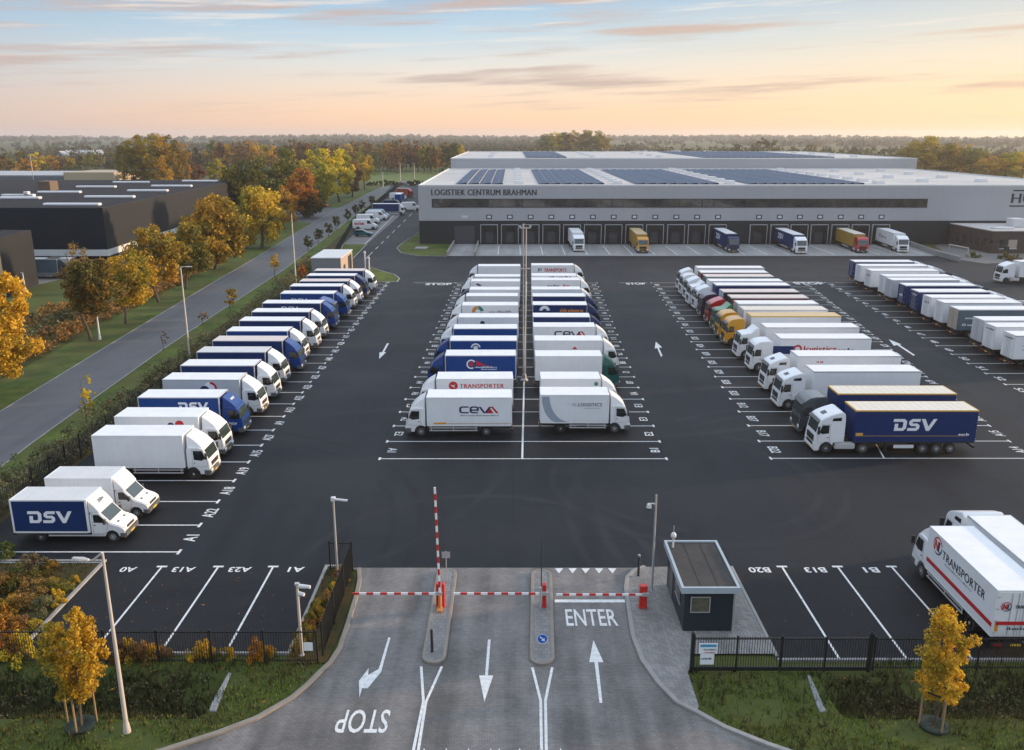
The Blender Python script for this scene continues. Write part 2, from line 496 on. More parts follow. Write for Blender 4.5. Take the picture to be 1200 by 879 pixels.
GLASS = mat('dark_vehicle_glass', (0.012, 0.018, 0.019), 0.06, spec=0.9)
SCREEN = mat('windscreen_glass', (0.030, 0.045, 0.042), 0.05, spec=0.9)
RUBBER = mat('tyre_rubber', (0.014, 0.014, 0.015), 0.85, dirt_or_sheen=0.3, scale=6, dcol=(0.05, 0.048, 0.045))
RIM = mat('steel_rim', (0.42, 0.43, 0.44), 0.45, 0.2, dirt_or_sheen=0.4, scale=5)
BLACKPL = mat('black_plastic', (0.018, 0.019, 0.02), 0.55, dirt_or_sheen=0.3, dcol=(0.05, 0.05, 0.05))
GREYPL = mat('grey_plastic', (0.10, 0.105, 0.11), 0.5, dirt_or_sheen=0.3)
CHASSIS = mat('chassis_black', (0.016, 0.016, 0.018), 0.65, dirt_or_sheen=0.3, dcol=(0.04, 0.036, 0.032))
ALU = mat('aluminium_trim', (0.62, 0.62, 0.62), 0.36, 0.35, dirt_or_sheen=0.2)
LAMP = mat('headlamp_glass', (0.72, 0.75, 0.78), 0.08, spec=0.8)
TAIL = mat('tail_lamp_red', (0.35, 0.01, 0.01), 0.2)
PLATE = mat('yellow_number_plate', (0.70, 0.46, 0.03), 0.4)
AMBER = mat('amber_lamp', (0.75, 0.28, 0.01), 0.3)
INKW = mat('white_lettering', (0.80, 0.81, 0.83), 0.5)
INKN = mat('navy_lettering', (0.012, 0.02, 0.08), 0.5)
INKR = mat('red_lettering', (0.50, 0.015, 0.02), 0.45)
INKD = mat('charcoal_lettering', (0.03, 0.032, 0.04), 0.5)
INKG = mat('grey_lettering', (0.22, 0.24, 0.27), 0.5)
INKO = mat('orange_lettering', (0.62, 0.22, 0.03), 0.5)
INKT = mat('teal_lettering', (0.02, 0.20, 0.17), 0.5)
SWOOSH = mat('grey_swoosh', (0.30, 0.36, 0.42), 0.45)
SWOOSH2 = mat('pale_grey_swoosh', (0.56, 0.61, 0.66), 0.45)

# ================================================================ liveries (flat art: list of (verts, faces, material))
def art_dsv(h, m=None):
    m = m or INKW; sh = 0.06
    P = [[(0, .76), (.74, .76), (.81, .69), (.81, .31), (.74, .24), (.42, .24), (.42, .60), (.14, .60), (.14, 0), (.88, 0), (1.09, .21), (1.09, .79), (.88, 1), (0, 1)],
         [(2.15, 1), (1.48, 1), (1.27, .82), (1.27, .56), (1.47, .40), (1.87, .40), (1.87, .24), (1.2, .24), (1.2, 0), (1.95, 0), (2.14, .18), (2.14, .46), (1.95, .62), (1.55, .62), (1.55, .76), (2.15, .76)],
         [(2.22, 1), (2.53, 1), (2.86, .36), (3.18, 1), (3.48, 1), (2.98, 0), (2.72, 0)]]
    return [([((x - 1.74 + sh * y) * h, (y - .5) * h) for x, y in p], [tuple(range(len(p)))], m) for p in P]

def art_text(t, h, w=None, m=None, bold=0.02, shear=0.0, dx=0, dy=0, spacing=1.0):
    v, f, asp = text2d(t, 0.0, shear, spacing)
    w = w or h * asp
    qs = (-1, 0, 1) if bold > .004 else (0,)      # stout letters are layered strokes
    return [([((a - .5) * w + dx + q * h * min(.05, .03 + bold), (b - .5) * h + dy) for a, b in v], f, m or INKN) for q in qs]

def art_bits(w, h, m, dx=0, dy=0, n=24, seed=1):
    """a line of lettering too small to read: short strokes"""
    r = random.Random(seed); v = []; f = []; x = -w / 2
    while x < w / 2:
        l = r.uniform(0.4, 0.9) * w / n
        k = len(v); hh = h * r.choice((0.65, 0.65, 1.0))
        v += [(x + dx, dy - h / 2), (x + l + dx, dy - h / 2), (x + l + dx, dy - h / 2 + hh), (x + dx, dy - h / 2 + hh)]
        f.append((k, k + 1, k + 2, k + 3)); x += l + w / n * r.choice((0.2, 0.2, 0.2, 0.6))
    return [(v, f, m)]

def art_ceva(h, tag_=True):
    """lower-case c e v with a red peaked a"""
    A = []
    w = 0.205
    def st(p, m):
        v, f = stroke2d(p, w); A.append(([((x - 1.95) * h, (y - .5) * h) for x, y in v], f, m))
    st([(0.92, .915), (.28, .915), (.13, .84), (.085, .68), (.085, .32), (.13, .16), (.28, .085), (.92, .085)], INKN)
    st([(1.82, .085), (1.30, .085), (1.15, .16), (1.105, .32), (1.105, .68), (1.15, .84), (1.30, .915), (1.62, .915), (1.77, .84), (1.815, .70), (1.815, .46), (1.20, .46)], INKN)
    st([(1.98, .96), (2.43, .12), (2.60, .12), (3.02, .93)], INKN)
    A.append(([((x - 1.95) * h, (y - .5) * h) for x, y in [(2.66, 0), (3.02, .74), (3.36, 0)]], [(0, 1, 2)], INKR))
    A.append(([((x - 1.95) * h, (y - .5) * h) for x, y in [(3.06, .80), (3.14, .98), (3.30, .98), (3.86, 0), (3.62, 0), (3.20, .76)]], [(0, 1, 2, 3, 4, 5)], INKR))
    A = [([(x * 1.42, y) for x, y in v], f, m) for v, f, m in A]
    if tag_:
        A += art_bits(5.2 * h, .18 * h, INKG, 0, -.82 * h, 36, 5)
    return A

def art_transporter(h):
    A = []
    v, f = disc2d(-4.25 * h, 0.05 * h, 1.05 * h, 24); A.append((v, f, INKR))
    A.append(([(x * h - 4.25 * h, y * h) for x, y in [(-.62, .32), (-.05, .12), (.5, .42), (.2, -.02), (.45, -.5), (-.02, -.2), (-.35, -.02)]], [tuple(range(7))], INKW))
    A = shift(A, -1.1 * h, 0) + art_text('TRANSPORTER', h, 10.2 * h, INKR, 0.012, 0.0, 1.3 * h, 0, 1.12)
    return A

def art_nllog(h):
    A = art_text('NL', h, 1.6 * h, INKG, 0.0, 0.0, -3.2 * h, 0) + art_text('LOGISTICS', h, 6.6 * h, INKD, 0.01, 0.0, 1.1 * h, 0, 1.12)
    A += art_bits(4.6 * h, .22 * h, INKG, 1.6 * h, -1.05 * h, 30, 3)
    v, f = stroke2d([(-5.3 * h, .35 * h), (-4.9 * h, .1 * h), (-4.4 * h, -.15 * h)], .22 * h); A.append((v, f, SWOOSH2))
    return A

def art_nlring(r):
    A = []
    v, f = disc2d(0, 0, r, 24, r * .84, .3, PI + .9); A.append((v, f, INKR))
    v, f = disc2d(0, 0, r, 24, r * .84, PI + 1.1, 2 * PI + .1); A.append((v, f, INKN))
    A += art_text('N', 1.15 * r, .8 * r, INKR, .04, 0.15, -.28 * r, 0)
    A += art_text('L', 1.15 * r, .55 * r, INKN, .04, 0.15, .42 * r, 0)
    return A

def art_ring(r, c1, c2, c3):
    A = []
    for a0, a1, c in ((.1, 1.5, c1), (1.6, 3.3, c2), (3.4, 6.2, c3)):
        v, f = disc2d(0, 0, r, 12, r * .42, a0, a1); A.append((v, f, c))
    return A

def shift(A, dx, dy):
    return [([(x + dx, y + dy) for x, y in v], f, m) for v, f, m in A]

def decal(name, A, parent, centre, ex, ey):
    mats = []; mb = MB(); ex, ey, c = Vector(ex), Vector(ey), Vector(centre)
    nrm = ex.cross(ey).normalized()
    for q, (v, f, m) in enumerate(A):      # each layer of the livery 0.8 mm over the one below
        if m not in mats: mats.append(m)
        mb.add([c + ex * a + ey * b + nrm * (.0008 * q) for a, b in v], f, mats.index(m))
    return obj(name, mb.mesh(name, mats, fix=False), parent)

# ================================================================ parts shared by all lorries
def wheel_me(r, w):
    return cached(('tyre', r, w), lambda: MB().lathe([(r * .60, -w / 2), (r * .9, -w / 2), (r, -w * .34), (r, w * .34), (r * .9, w / 2), (r * .60, w / 2)], n=20, axis='y').mesh('tyre', RUBBER, smooth=True))
def rim_me(r, w):
    def fn():
        m = MB()
        for s in (-1, 1):
            y = s * w / 2
            m.lathe([(r * .60, y), (r * .57, y - s * .02), (r * .42, y - s * .09), (r * .24, y - s * .08), (r * .2, y + s * .015), (.02, y + s * .015)], n=16, axis='y')
        return m.mesh('rim', RIM, smooth=True)
    return cached(('rim', r, w), fn)

def wheels(root, xs, r, w, track, lod, dual=()):
    for i, x in enumerate(xs):
        for s in (-1, 1):
            ww = w * 1.9 if i in dual else w
            o = obj('wheel', wheel_me(r, ww), root, (x, s * (track / 2 - ww / 2), r))
            if lod == 0:
                obj('rim', rim_me(r, ww), o)

def arc(cx, cz, r, a0, a1, n=8):
    return [(cx + r * math.cos(a0 + (a1 - a0) * i / n), cz + r * math.sin(a0 + (a1 - a0) * i / n)) for i in range(n + 1)]

def quad_on(mb, p0, p1, y0, y1, off, mi=0, th=0.02):
    """thin plate lying on the front plane between profile points p0 (top) and p1 (bottom)"""
    d = Vector((p1[0] - p0[0], p1[1] - p0[1])).normalized(); n = Vector((-d.y, d.x))
    if n.x < 0: n = -n
    a = [Vector(p0) + n * off, Vector(p1) + n * off, Vector(p1) + n * (off - th), Vector(p0) + n * (off - th)]
    mb.prism([(q.x, q.y) for q in a], y0, y1, mi)

def rear_end(box, L, w, z0, z1, lod, style='doors', pm=None, root=None):
    """rear doors, lock bars, bumper, lamps and plate"""
    mb = MB()
    for s in (-1, 1):
        mb.box(-0.03, -0.002, s * 0.02 if s > 0 else -(w / 2 - .07), (w / 2 - .07) if s > 0 else -0.02, z0 + .06, z1 - .1)
    d = obj('rear_doors', cached(('doors', w, z0, z1, pm.name), lambda: mb.mesh('rear_doors', pm, bevel=.006)), box)
    bars = MB()
    for y in (-.5, -.16, .16, .5):
        bars.tube((-.05, y, z0 + .1), (-.05, y, z1 - .14), .017, n=6)
        bars.box(-.075, -.03, y - .05, y + .05, z0 + .75, z0 + .80)
    for y in (-w / 2 + .1, w / 2 - .1):
        for k in range(4):
            zz = z0 + .25 + k * (z1 - z0 - .6) / 3
            bars.box(-.05, -.03, y - .06, y + .06, zz - .03, zz + .03)
    obj('lock_bar', cached(('bars', w, z0, z1), lambda: bars.mesh('lock_bar', ALU)), d)
    b = MB(); b.box(-.1, .04, -w / 2 + .05, w / 2 - .05, .52, .68)
    bo = obj('rear_bumper', cached(('rb', w), lambda: b.mesh('rear_bumper', CHASSIS, bevel=.01)), root)
    t = MB()
    for s in (-1, 1):
        y = s * (w / 2 - .34)
        t.box(-.13, -.101, y - .22, y + .22, .54, .66)
    obj('tail_light', cached(('tl', w), lambda: t.mesh('tail_light', TAIL)), root)
    p = MB(); p.box(-.125, -.101, -.26, .26, .55, .655)
    obj('number_plate', cached('plate_r', lambda: p.mesh('number_plate', PLATE)), root)
    return d

# ================================================================ rigid box lorry
def cab_small(colm):
    def fn():
        prof = [(0, .88), (0, 2.5), (.08, 2.58), (.8, 2.64), (1.22, 2.52), (1.32, 2.40), (1.61, 1.62), (1.66, 1.45), (1.70, .9), (1.68, .5), (.96, .46)]
        prof += arc(.40, .46, .55, .05, 2.38, 8)[1:]
        prof[-1] = (0, .86)
        prof = prof[:-1] if prof[-1][1] < .87 else prof
        return MB().prism(prof, -1.16, 1.16).mesh('cab', colm, bevel=.085, seg=3, smooth=True,
                                                   bsel=lambda e: all(abs(abs(v.co.y) - 1.16) < 1e-4 for v in e.verts) and min(v.co.z for v in e.verts) > .86 and max(v.co.x for v in e.verts) > .02)
    return cached(('cab_small', colm.name), fn)

def deflector(colm, low=False, h=3.5):
    def fn():
        b = [(0.03, 2.57), (.72, 2.63), (1.2, 2.53)]
        t = [(1.16, 2.62), (.9, 2.9), (.5, 3.22), (.15, h - .08), (.03, h)]
        m = MB(); prof = b + t; n = len(prof)
        def yy(z): return 1.08 - .16 * max(0, (z - 2.6) / .9)
        vs = [(x, -yy(z), z) for x, z in prof] + [(x, yy(z), z) for x, z in prof]
        m.add(vs, [tuple(range(n))[::-1], tuple(range(n, 2 * n))] + [(i, (i + 1) % n, n + (i + 1) % n, n + i) for i in range(n)])
        return m.mesh('roof_deflector', colm, bevel=.07, seg=3, smooth=True,
                      bsel=lambda e: all(abs(v.co.y) > .7 for v in e.verts) and e.verts[0].co.y * e.verts[1].co.y > 0 and max(v.co.z for v in e.verts) > 2.7)
    return cached(('deflector', colm.name, h), fn)

def rigid(label, x, y, rotz, Lb, cabm=None, boxm=None, roofm=None, lod=1, group=None, h=3.6, side=-1, art=None, frontart=None,
          trim=None, rear=False, defl=None, w=2.5, cat='lorry', axles=1):
    """x, y: ground point below the middle of the rear face; +x local is forward"""
    cabm = cabm or WHITE; boxm = boxm or WPANEL; roofm = roofm or ROOFW; trim = trim or ALU
    root = thing('box_lorry', label, cat, (x, y, 0), rotz + R.uniform(-.011, .011), group)
    z0, z1 = 1.02, h
    Lb = round(Lb, 2)
    box = obj('cargo_box', cached(('rbox', Lb, h, w, boxm.name), lambda: MB().box(0, Lb, -w / 2, w / 2, z0, z1 - .05).mesh('cargo_box', boxm)), root)
    obj('roof_panel', cached(('rroof', Lb, h, w, roofm.name), lambda: MB().box(.03, Lb - .03, -w / 2 + .03, w / 2 - .03, z1 - .053, z1).mesh('roof_panel', roofm, bevel=.012)), box)
    def tr():
        m = MB(); t = .075; e = .012
        for s in (-1, 1):
            yo = s * (w / 2 + e); yi = s * (w / 2 - t)
            ya, yb = min(yo, yi), max(yo, yi)
            m.box(-e, t, ya, yb, z0, z1 + .004); m.box(Lb - t, Lb + e, ya, yb, z0, z1 + .004)
            y2 = s * (w / 2 - .028); y2a, y2b = min(yo, y2), max(yo, y2)
            m.box(t, Lb - t, y2a, y2b, z1 - .08, z1 + .003); m.box(t, Lb - t, y2a, y2b, z0 - .03, z0 + .07)
        for xa, xb in ((-e, t), (Lb - t, Lb + e)):
            m.box(xa, xb, -w / 2 + t, w / 2 - t, z1 - .08, z1 + .003)
        return m.mesh('edge_trim', trim)
    obj('edge_trim', cached(('rtrim', Lb, h, w, trim.name), tr), box)
    xc = Lb + .16
    cab = obj('cab', cab_small(cabm), root, (xc, 0, 0))
    fp0, fp1 = (1.335, 2.37), (1.60, 1.64)
    g = MB(); quad_on(g, fp0, fp1, -1.02, 1.02, .012)
    obj('windscreen', cached('ws_small', lambda: g.mesh('windscreen', SCREEN)), cab)
    for s in (-1, 1):
        def sw(s=s):
            m = MB(); y = s * 1.166
            pts = [(.52, 1.62), (.50, 2.34), (1.18, 2.34), (1.42, 1.72), (1.10, 1.55)]
            return m.prism(pts, min(y, y - s * .02), max(y, y - s * .02)).mesh('side_window', GLASS)
        obj('side_window', cached(('sw_small', s), sw), cab)
        if lod == 0:
            def dr(s=s):
                m = MB(); y = s * 1.163
                P = [(.42, 1.05), (.42, 2.42), (1.24, 2.42), (1.52, 1.62), (1.56, 1.12), (.98, 1.05)]
                for a, b in zip(P, P[1:] + P[:1]):
                    m.tube((a[0], y, a[1]), (b[0], y, b[1]), .008, n=4)
                m.box(.5, .62, min(y, y + s * .03), max(y, y + s * .03), 1.36, 1.41)
                return m.mesh('door', GREYPL)
            obj('door', cached(('dr_small', s), dr), cab)
        def mi(s=s):
            m = MB(); y = s * 1.3
            m.box(1.46, 1.58, y - .1, y + .1, 1.72, 2.2); m.tube((1.40, s * 1.14, 2.2), (1.5, y, 2.16), .02, n=5); m.tube((1.5, s * 1.14, 1.7), (1.5, y, 1.76), .02, n=5)
            return m.mesh('mirror', BLACKPL, bevel=.02)
        obj('mirror', cached(('mi_small', s), mi), cab)
    gr = MB(); gr.box(1.66, 1.712, -.72, .72, 1.02, 1.34)
    for k in range(3):
        gr.box(1.705, 1.725, -.7, .7, 1.06 + k * .09, 1.09 + k * .09)
    obj('grille', cached('gr_small', lambda: gr.mesh('grille', BLACKPL)), cab)
    bu = MB(); bu.box(1.18, 1.76, -1.17, 1.17, .36, .86)
    bp = obj('bumper', cached(('bu_small', cabm.name), lambda: bu.mesh('bumper', GREYPL, bevel=.07, seg=2, smooth=True)), cab)
    for s in (-1, 1):
        hl = MB(); hl.box(1.70, 1.775, s * .85 - .2, s * .85 + .2, .62, .82)
        obj('headlight', cached(('hl_small', s), lambda: hl.mesh('headlight', LAMP, bevel=.02)), bp)
    if lod == 0:
        pl = MB(); pl.box(1.755, 1.775, -.26, .26, .44, .55)
        obj('number_plate', cached('plate_f', lambda: pl.mesh('number_plate', PLATE)), bp)
        st = MB()
        for s in (-1, 1):
            st.box(.82, 1.12, s * 1.02 - .1, s * 1.02 + .1, .42, .52)
        obj('step', cached('step_small', lambda: st.mesh('step', BLACKPL)), cab)
    if defl is not False:
        obj('roof_deflector', deflector(defl or cabm, h=h - .08), cab)
    obj('chassis', cached(('rch', Lb), lambda: MB().box(.15, Lb + 1.2, -.45, .45, .58, .99).box(.5, Lb - .2, -1.05, 1.05, .88, 1.0).box(Lb * .55, Lb * .55 + .9, -1.1, -.5, .5, .9).box(Lb * .5, Lb * .5 + .7, .5, 1.1, .5, .9).mesh('chassis', CHASSIS)), root)
    xf = xc + .40; xr = max(1.5, Lb * .30)
    wheels(root, [xf, xr], .46, .27, 2.28, lod, dual=(1,))
    def sg():
        m = MB()
        for s in (-1, 1):
            for zz in (.52, .76):
                m.box(xr + .75, xf - .75, s * 1.16 - .02, s * 1.16 + .02, zz, zz + .09)
            for k in range(3):
                xx = xr + .9 + k * (xf - xr - 1.8) / 2
                m.box(xx - .03, xx + .03, s * 1.13 - .02, s * 1.13 + .01, .5, 1.0)
        return m.mesh('side_guard', ALU)
    obj('side_guard', cached(('sg', round(xr, 2), round(xf, 2)), sg), root)
    if lod == 0:
        def mg():
            m = MB()
            for s in (-1, 1):
                y0, y1 = s * 1.16, s * .72
                m.prism(arc(xr, .5, .56, .1, PI - .1, 10) + arc(xr, .5, .53, PI - .1, .1, 10), min(y0, y1), max(y0, y1))
            return m.mesh('mudguard', BLACKPL)
        obj('mudguard', cached(('mg', round(xr, 2)), mg), root)
    rd = rear_end(box, Lb, w, z0, z1, lod, pm=boxm, root=root) if (lod == 0 or rear) else None
    if art:
        a, cx, cz = art
        decal('lettering', a, box, (cx, side * (w / 2 + .006), cz), (1, 0, 0) if side < 0 else (-1, 0, 0), (0, 0, 1))
    if frontart:
        a, px, pz = frontart       # laid on the deflector's slope
        decal('lettering', a, cab, (px, 0, pz), (0, 1, 0), Vector((-.62, 0, .78)))
    root['_box'] = 1
    return root, box, cab, rd

# ================================================================ box van with bonnet
def van_profile(a=1.25):
    return [(0, .52), (0, 2.02), (.12, 2.12), (.45, 2.14), (.62, 2.06), (1.22, 1.40), (1.32, 1.32), (1.9, 1.12), (2.06, .98), (2.12, .8), (2.12, .48), (1.78, .44)] + arc(1.30, .40, .45, .1, PI - .1, 8) + [(.8, .44)]

def luton(label, x, y, rotz, Lb, boxm, group, h=3.0, art=None, frontart=None, side=-1, panel=None):
    root = thing('box_van', label, 'van', (x, y, 0), rotz, group)
    w = 2.15; z0 = .72; z1 = h
    box = obj('cargo_box', MB().box(0, Lb, -w / 2, w / 2, z0, z1 - .04).mesh('cargo_box', boxm), root)
    obj('roof_panel', MB().box(.03, Lb - .03, -w / 2 + .03, w / 2 - .03, z1 - .043, z1).mesh('roof_panel', ROOFG, bevel=.01), box)
    m = MB(); t = .09; e = .014
    for s in (-1, 1):
        yo = s * (w / 2 + e); yi = s * (w / 2 - t); ya, yb = min(yo, yi), max(yo, yi)
        m.box(-e, t, ya, yb, z0, z1 + .004); m.box(Lb - t, Lb + .05, ya, yb, z0, z1 + .004)
        y2 = s * (w / 2 - .03); y2a, y2b = min(yo, y2), max(yo, y2)
        m.box(t, Lb - t, y2a, y2b, z1 - .09, z1 + .003); m.box(t, Lb - t, y2a, y2b, z0 - .02, z0 + .09)
    m.box(-e, t, -w / 2 + t, w / 2 - t, z1 - .09, z1 + .003); m.box(Lb - t, Lb + .05, -w / 2 + t, w / 2 - t, z1 - .09, z1 + .003)
    obj('edge_trim', m.mesh('edge_trim', WHITE), box)
    xc = Lb + .1
    W2 = .99
    cab = obj('cab', cached('van_cab', lambda: MB().prism(van_profile(), -W2, W2).mesh('cab', WHITE, bevel=.11, seg=3, smooth=True,
              bsel=lambda e: all(abs(abs(v.co.y) - W2) < 1e-4 for v in e.verts) and min(v.co.z for v in e.verts) > .95)), root, (xc, 0, 0))
    g = MB(); quad_on(g, (.66, 2.01), (1.20, 1.43), -.84, .84, .012)
    obj('windscreen', cached('van_ws', lambda: g.mesh('windscreen', SCREEN)), cab)
    for s in (-1, 1):
        def sw(s=s):
            yy = s * (W2 + .006)
            return MB().prism([(.2, 1.38), (.2, 1.92), (.56, 1.92), (1.02, 1.42), (.95, 1.36)], min(yy, yy - s * .02), max(yy, yy - s * .02)).mesh('side_window', GLASS)
        obj('side_window', cached(('van_sw', s), sw), cab)
        def dl(s=s):
            k = MB(); yy = s * (W2 + .002)
            P = [(.12, .62), (.12, 1.98), (.58, 1.98), (1.1, 1.36), (1.06, 1.0), (.82, .62)]
            for a, b in zip(P, P[1:] + P[:1]):
                k.tube((a[0], yy, a[1]), (b[0], yy, b[1]), .008, n=4)
            k.box(.18, .32, min(yy, yy + s * .03), max(yy, yy + s * .03), 1.18, 1.23)
            return k.mesh('door', GREYPL)
        obj('door', cached(('van_door', s), dl), cab)
        def mi(s=s):
            k = MB(); yy = s * 1.16
            k.box(.92, 1.04, yy - .11, yy + .11, 1.36, 1.66); k.tube((.98, s * .95, 1.45), (.98, yy, 1.5), .03, n=5)
            return k.mesh('mirror', BLACKPL, bevel=.03)
        obj('mirror', cached(('van_mi', s), mi), cab)
        def hl(s=s):
            k = MB(); k.box(1.86, 2.10, s * .70 - .17, s * .70 + .17, .86, 1.04); return k.mesh('headlight', LAMP, bevel=.03)
        obj('headlight', cached(('van_hl', s), hl), cab)
    def bo():
        k = MB()
        for s in (-1, 1):
            k.box(1.42, 1.60, s * .45 - .09, s * .45 + .09, 1.225, 1.275)
        k.box(2.08, 2.135, -.48, .48, .84, .98)
        return k.mesh('grille', BLACKPL, bevel=.01)
    obj('grille', cached('van_gr', bo), cab)
    bu = obj('bumper', cached('van_bu', lambda: MB().box(1.74, 2.2, -1.0, 1.0, .32, .74).mesh('bumper', GREYPL, bevel=.08, seg=2, smooth=True)), cab)
    obj('number_plate', cached('van_pl', lambda: MB().box(2.19, 2.215, -.26, .26, .42, .53).mesh('number_plate', PLATE)), bu)
    def fa():
        b = [(-.05, 2.08), (.45, 2.145), (.66, 2.06)]
        t2 = [(.66, 2.14), (.46, 2.42), (.2, 2.72), (-.05, h - .06)]
        prof = b + t2; n = len(prof)
        yy = lambda z: .99 + .02 * max(0, z - 2.1)
        vs = [(x_, -yy(z), z) for x_, z in prof] + [(x_, yy(z), z) for x_, z in prof]
        return MB().add(vs, [tuple(range(n))[::-1], tuple(range(n, 2 * n))] + [(i, (i + 1) % n, n + (i + 1) % n, n + i) for i in range(n)]).mesh(
            'roof_deflector', WHITE, bevel=.06, seg=3, smooth=True, bsel=lambda e: e.verts[0].co.y * e.verts[1].co.y > 0 and max(v.co.z for v in e.verts) > 2.2)
    fr = obj('roof_deflector', cached(('van_fa', h), fa), cab)
    obj('chassis', MB().box(.1, Lb + .9, -.42, .42, .42, .70).box(.2, Lb - .1, -.95, .95, .60, .71).mesh('chassis', CHASSIS), root)
    wheels(root, [xc + 1.30, Lb * .33], .36, .22, 1.9, 0, dual=(1,))
    k = MB()
    for s in (-1, 1):
        k.box(Lb * .33 + .55, xc + .05, s * .98 - .02, s * .98 + .02, .44, .54)
        k.box(xc, xc + .82, s * .985 - .02, s * .985 + .02, .44, .62)
    obj('side_guard', k.mesh('side_guard', ALU), root)
    rear_end(box, Lb, w, z0, z1, 0, pm=WPANEL, root=root)
    if panel:
        pm = MB(); yy = side * (w / 2 + .004)
        pm.box(.10, Lb - .10, min(yy, yy - side * .01), max(yy, yy - side * .01), z0 + .10, z1 - .10)
        obj('side_panel', pm.mesh('side_panel', panel), box)
    if art:
        a, cx, cz = art
        decal('lettering', a, box, (cx, side * (w / 2 + .012), cz), (1, 0, 0) if side < 0 else (-1, 0, 0), (0, 0, 1))
    if frontart:
        decal('lettering', frontart, fr, (.325 + .035, 0, 2.585 + .035), (0, 1, 0), Vector((-.66, 0, .75)))
    return root

# ================================================================ articulated lorry
def cab_big(colm, var=0):
    W2 = 1.22
    def fn():
        prof = [(0, 1.0), (0, 2.9), (.05, 3.45), (.35, 3.62), (.7, 3.50), (1.2, 3.34), (1.7, 3.12), (2.0, 2.90), (2.10, 2.72), (2.28, 1.78), (2.33, 1.55), (2.38, .9), (2.34, .42), (2.0, .36)]
        if var == 1:
            prof[1:8] = [(0, 3.0), (.06, 3.36), (.30, 3.46), (1.1, 3.42), (1.62, 3.30), (1.98, 3.02)]
        if var == 2:
            prof[1:8] = [(0, 3.1), (.02, 3.62), (.22, 3.70), (.55, 3.40), (.9, 3.06), (1.5, 2.98), (1.98, 2.88)]
        prof += arc(1.42, .48, .57, -.15, PI - .5, 9) + [(.88, 1.0)]
        return MB().prism(prof, -W2, W2).mesh('cab', colm, bevel=.13, seg=3, smooth=True,
            bsel=lambda e: all(abs(abs(v.co.y) - W2) < 1e-4 for v in e.verts) and min(v.co.z for v in e.verts) > .99 and max(v.co.x for v in e.verts) > .06)
    return cached(('cab_big', colm.name, var), fn)

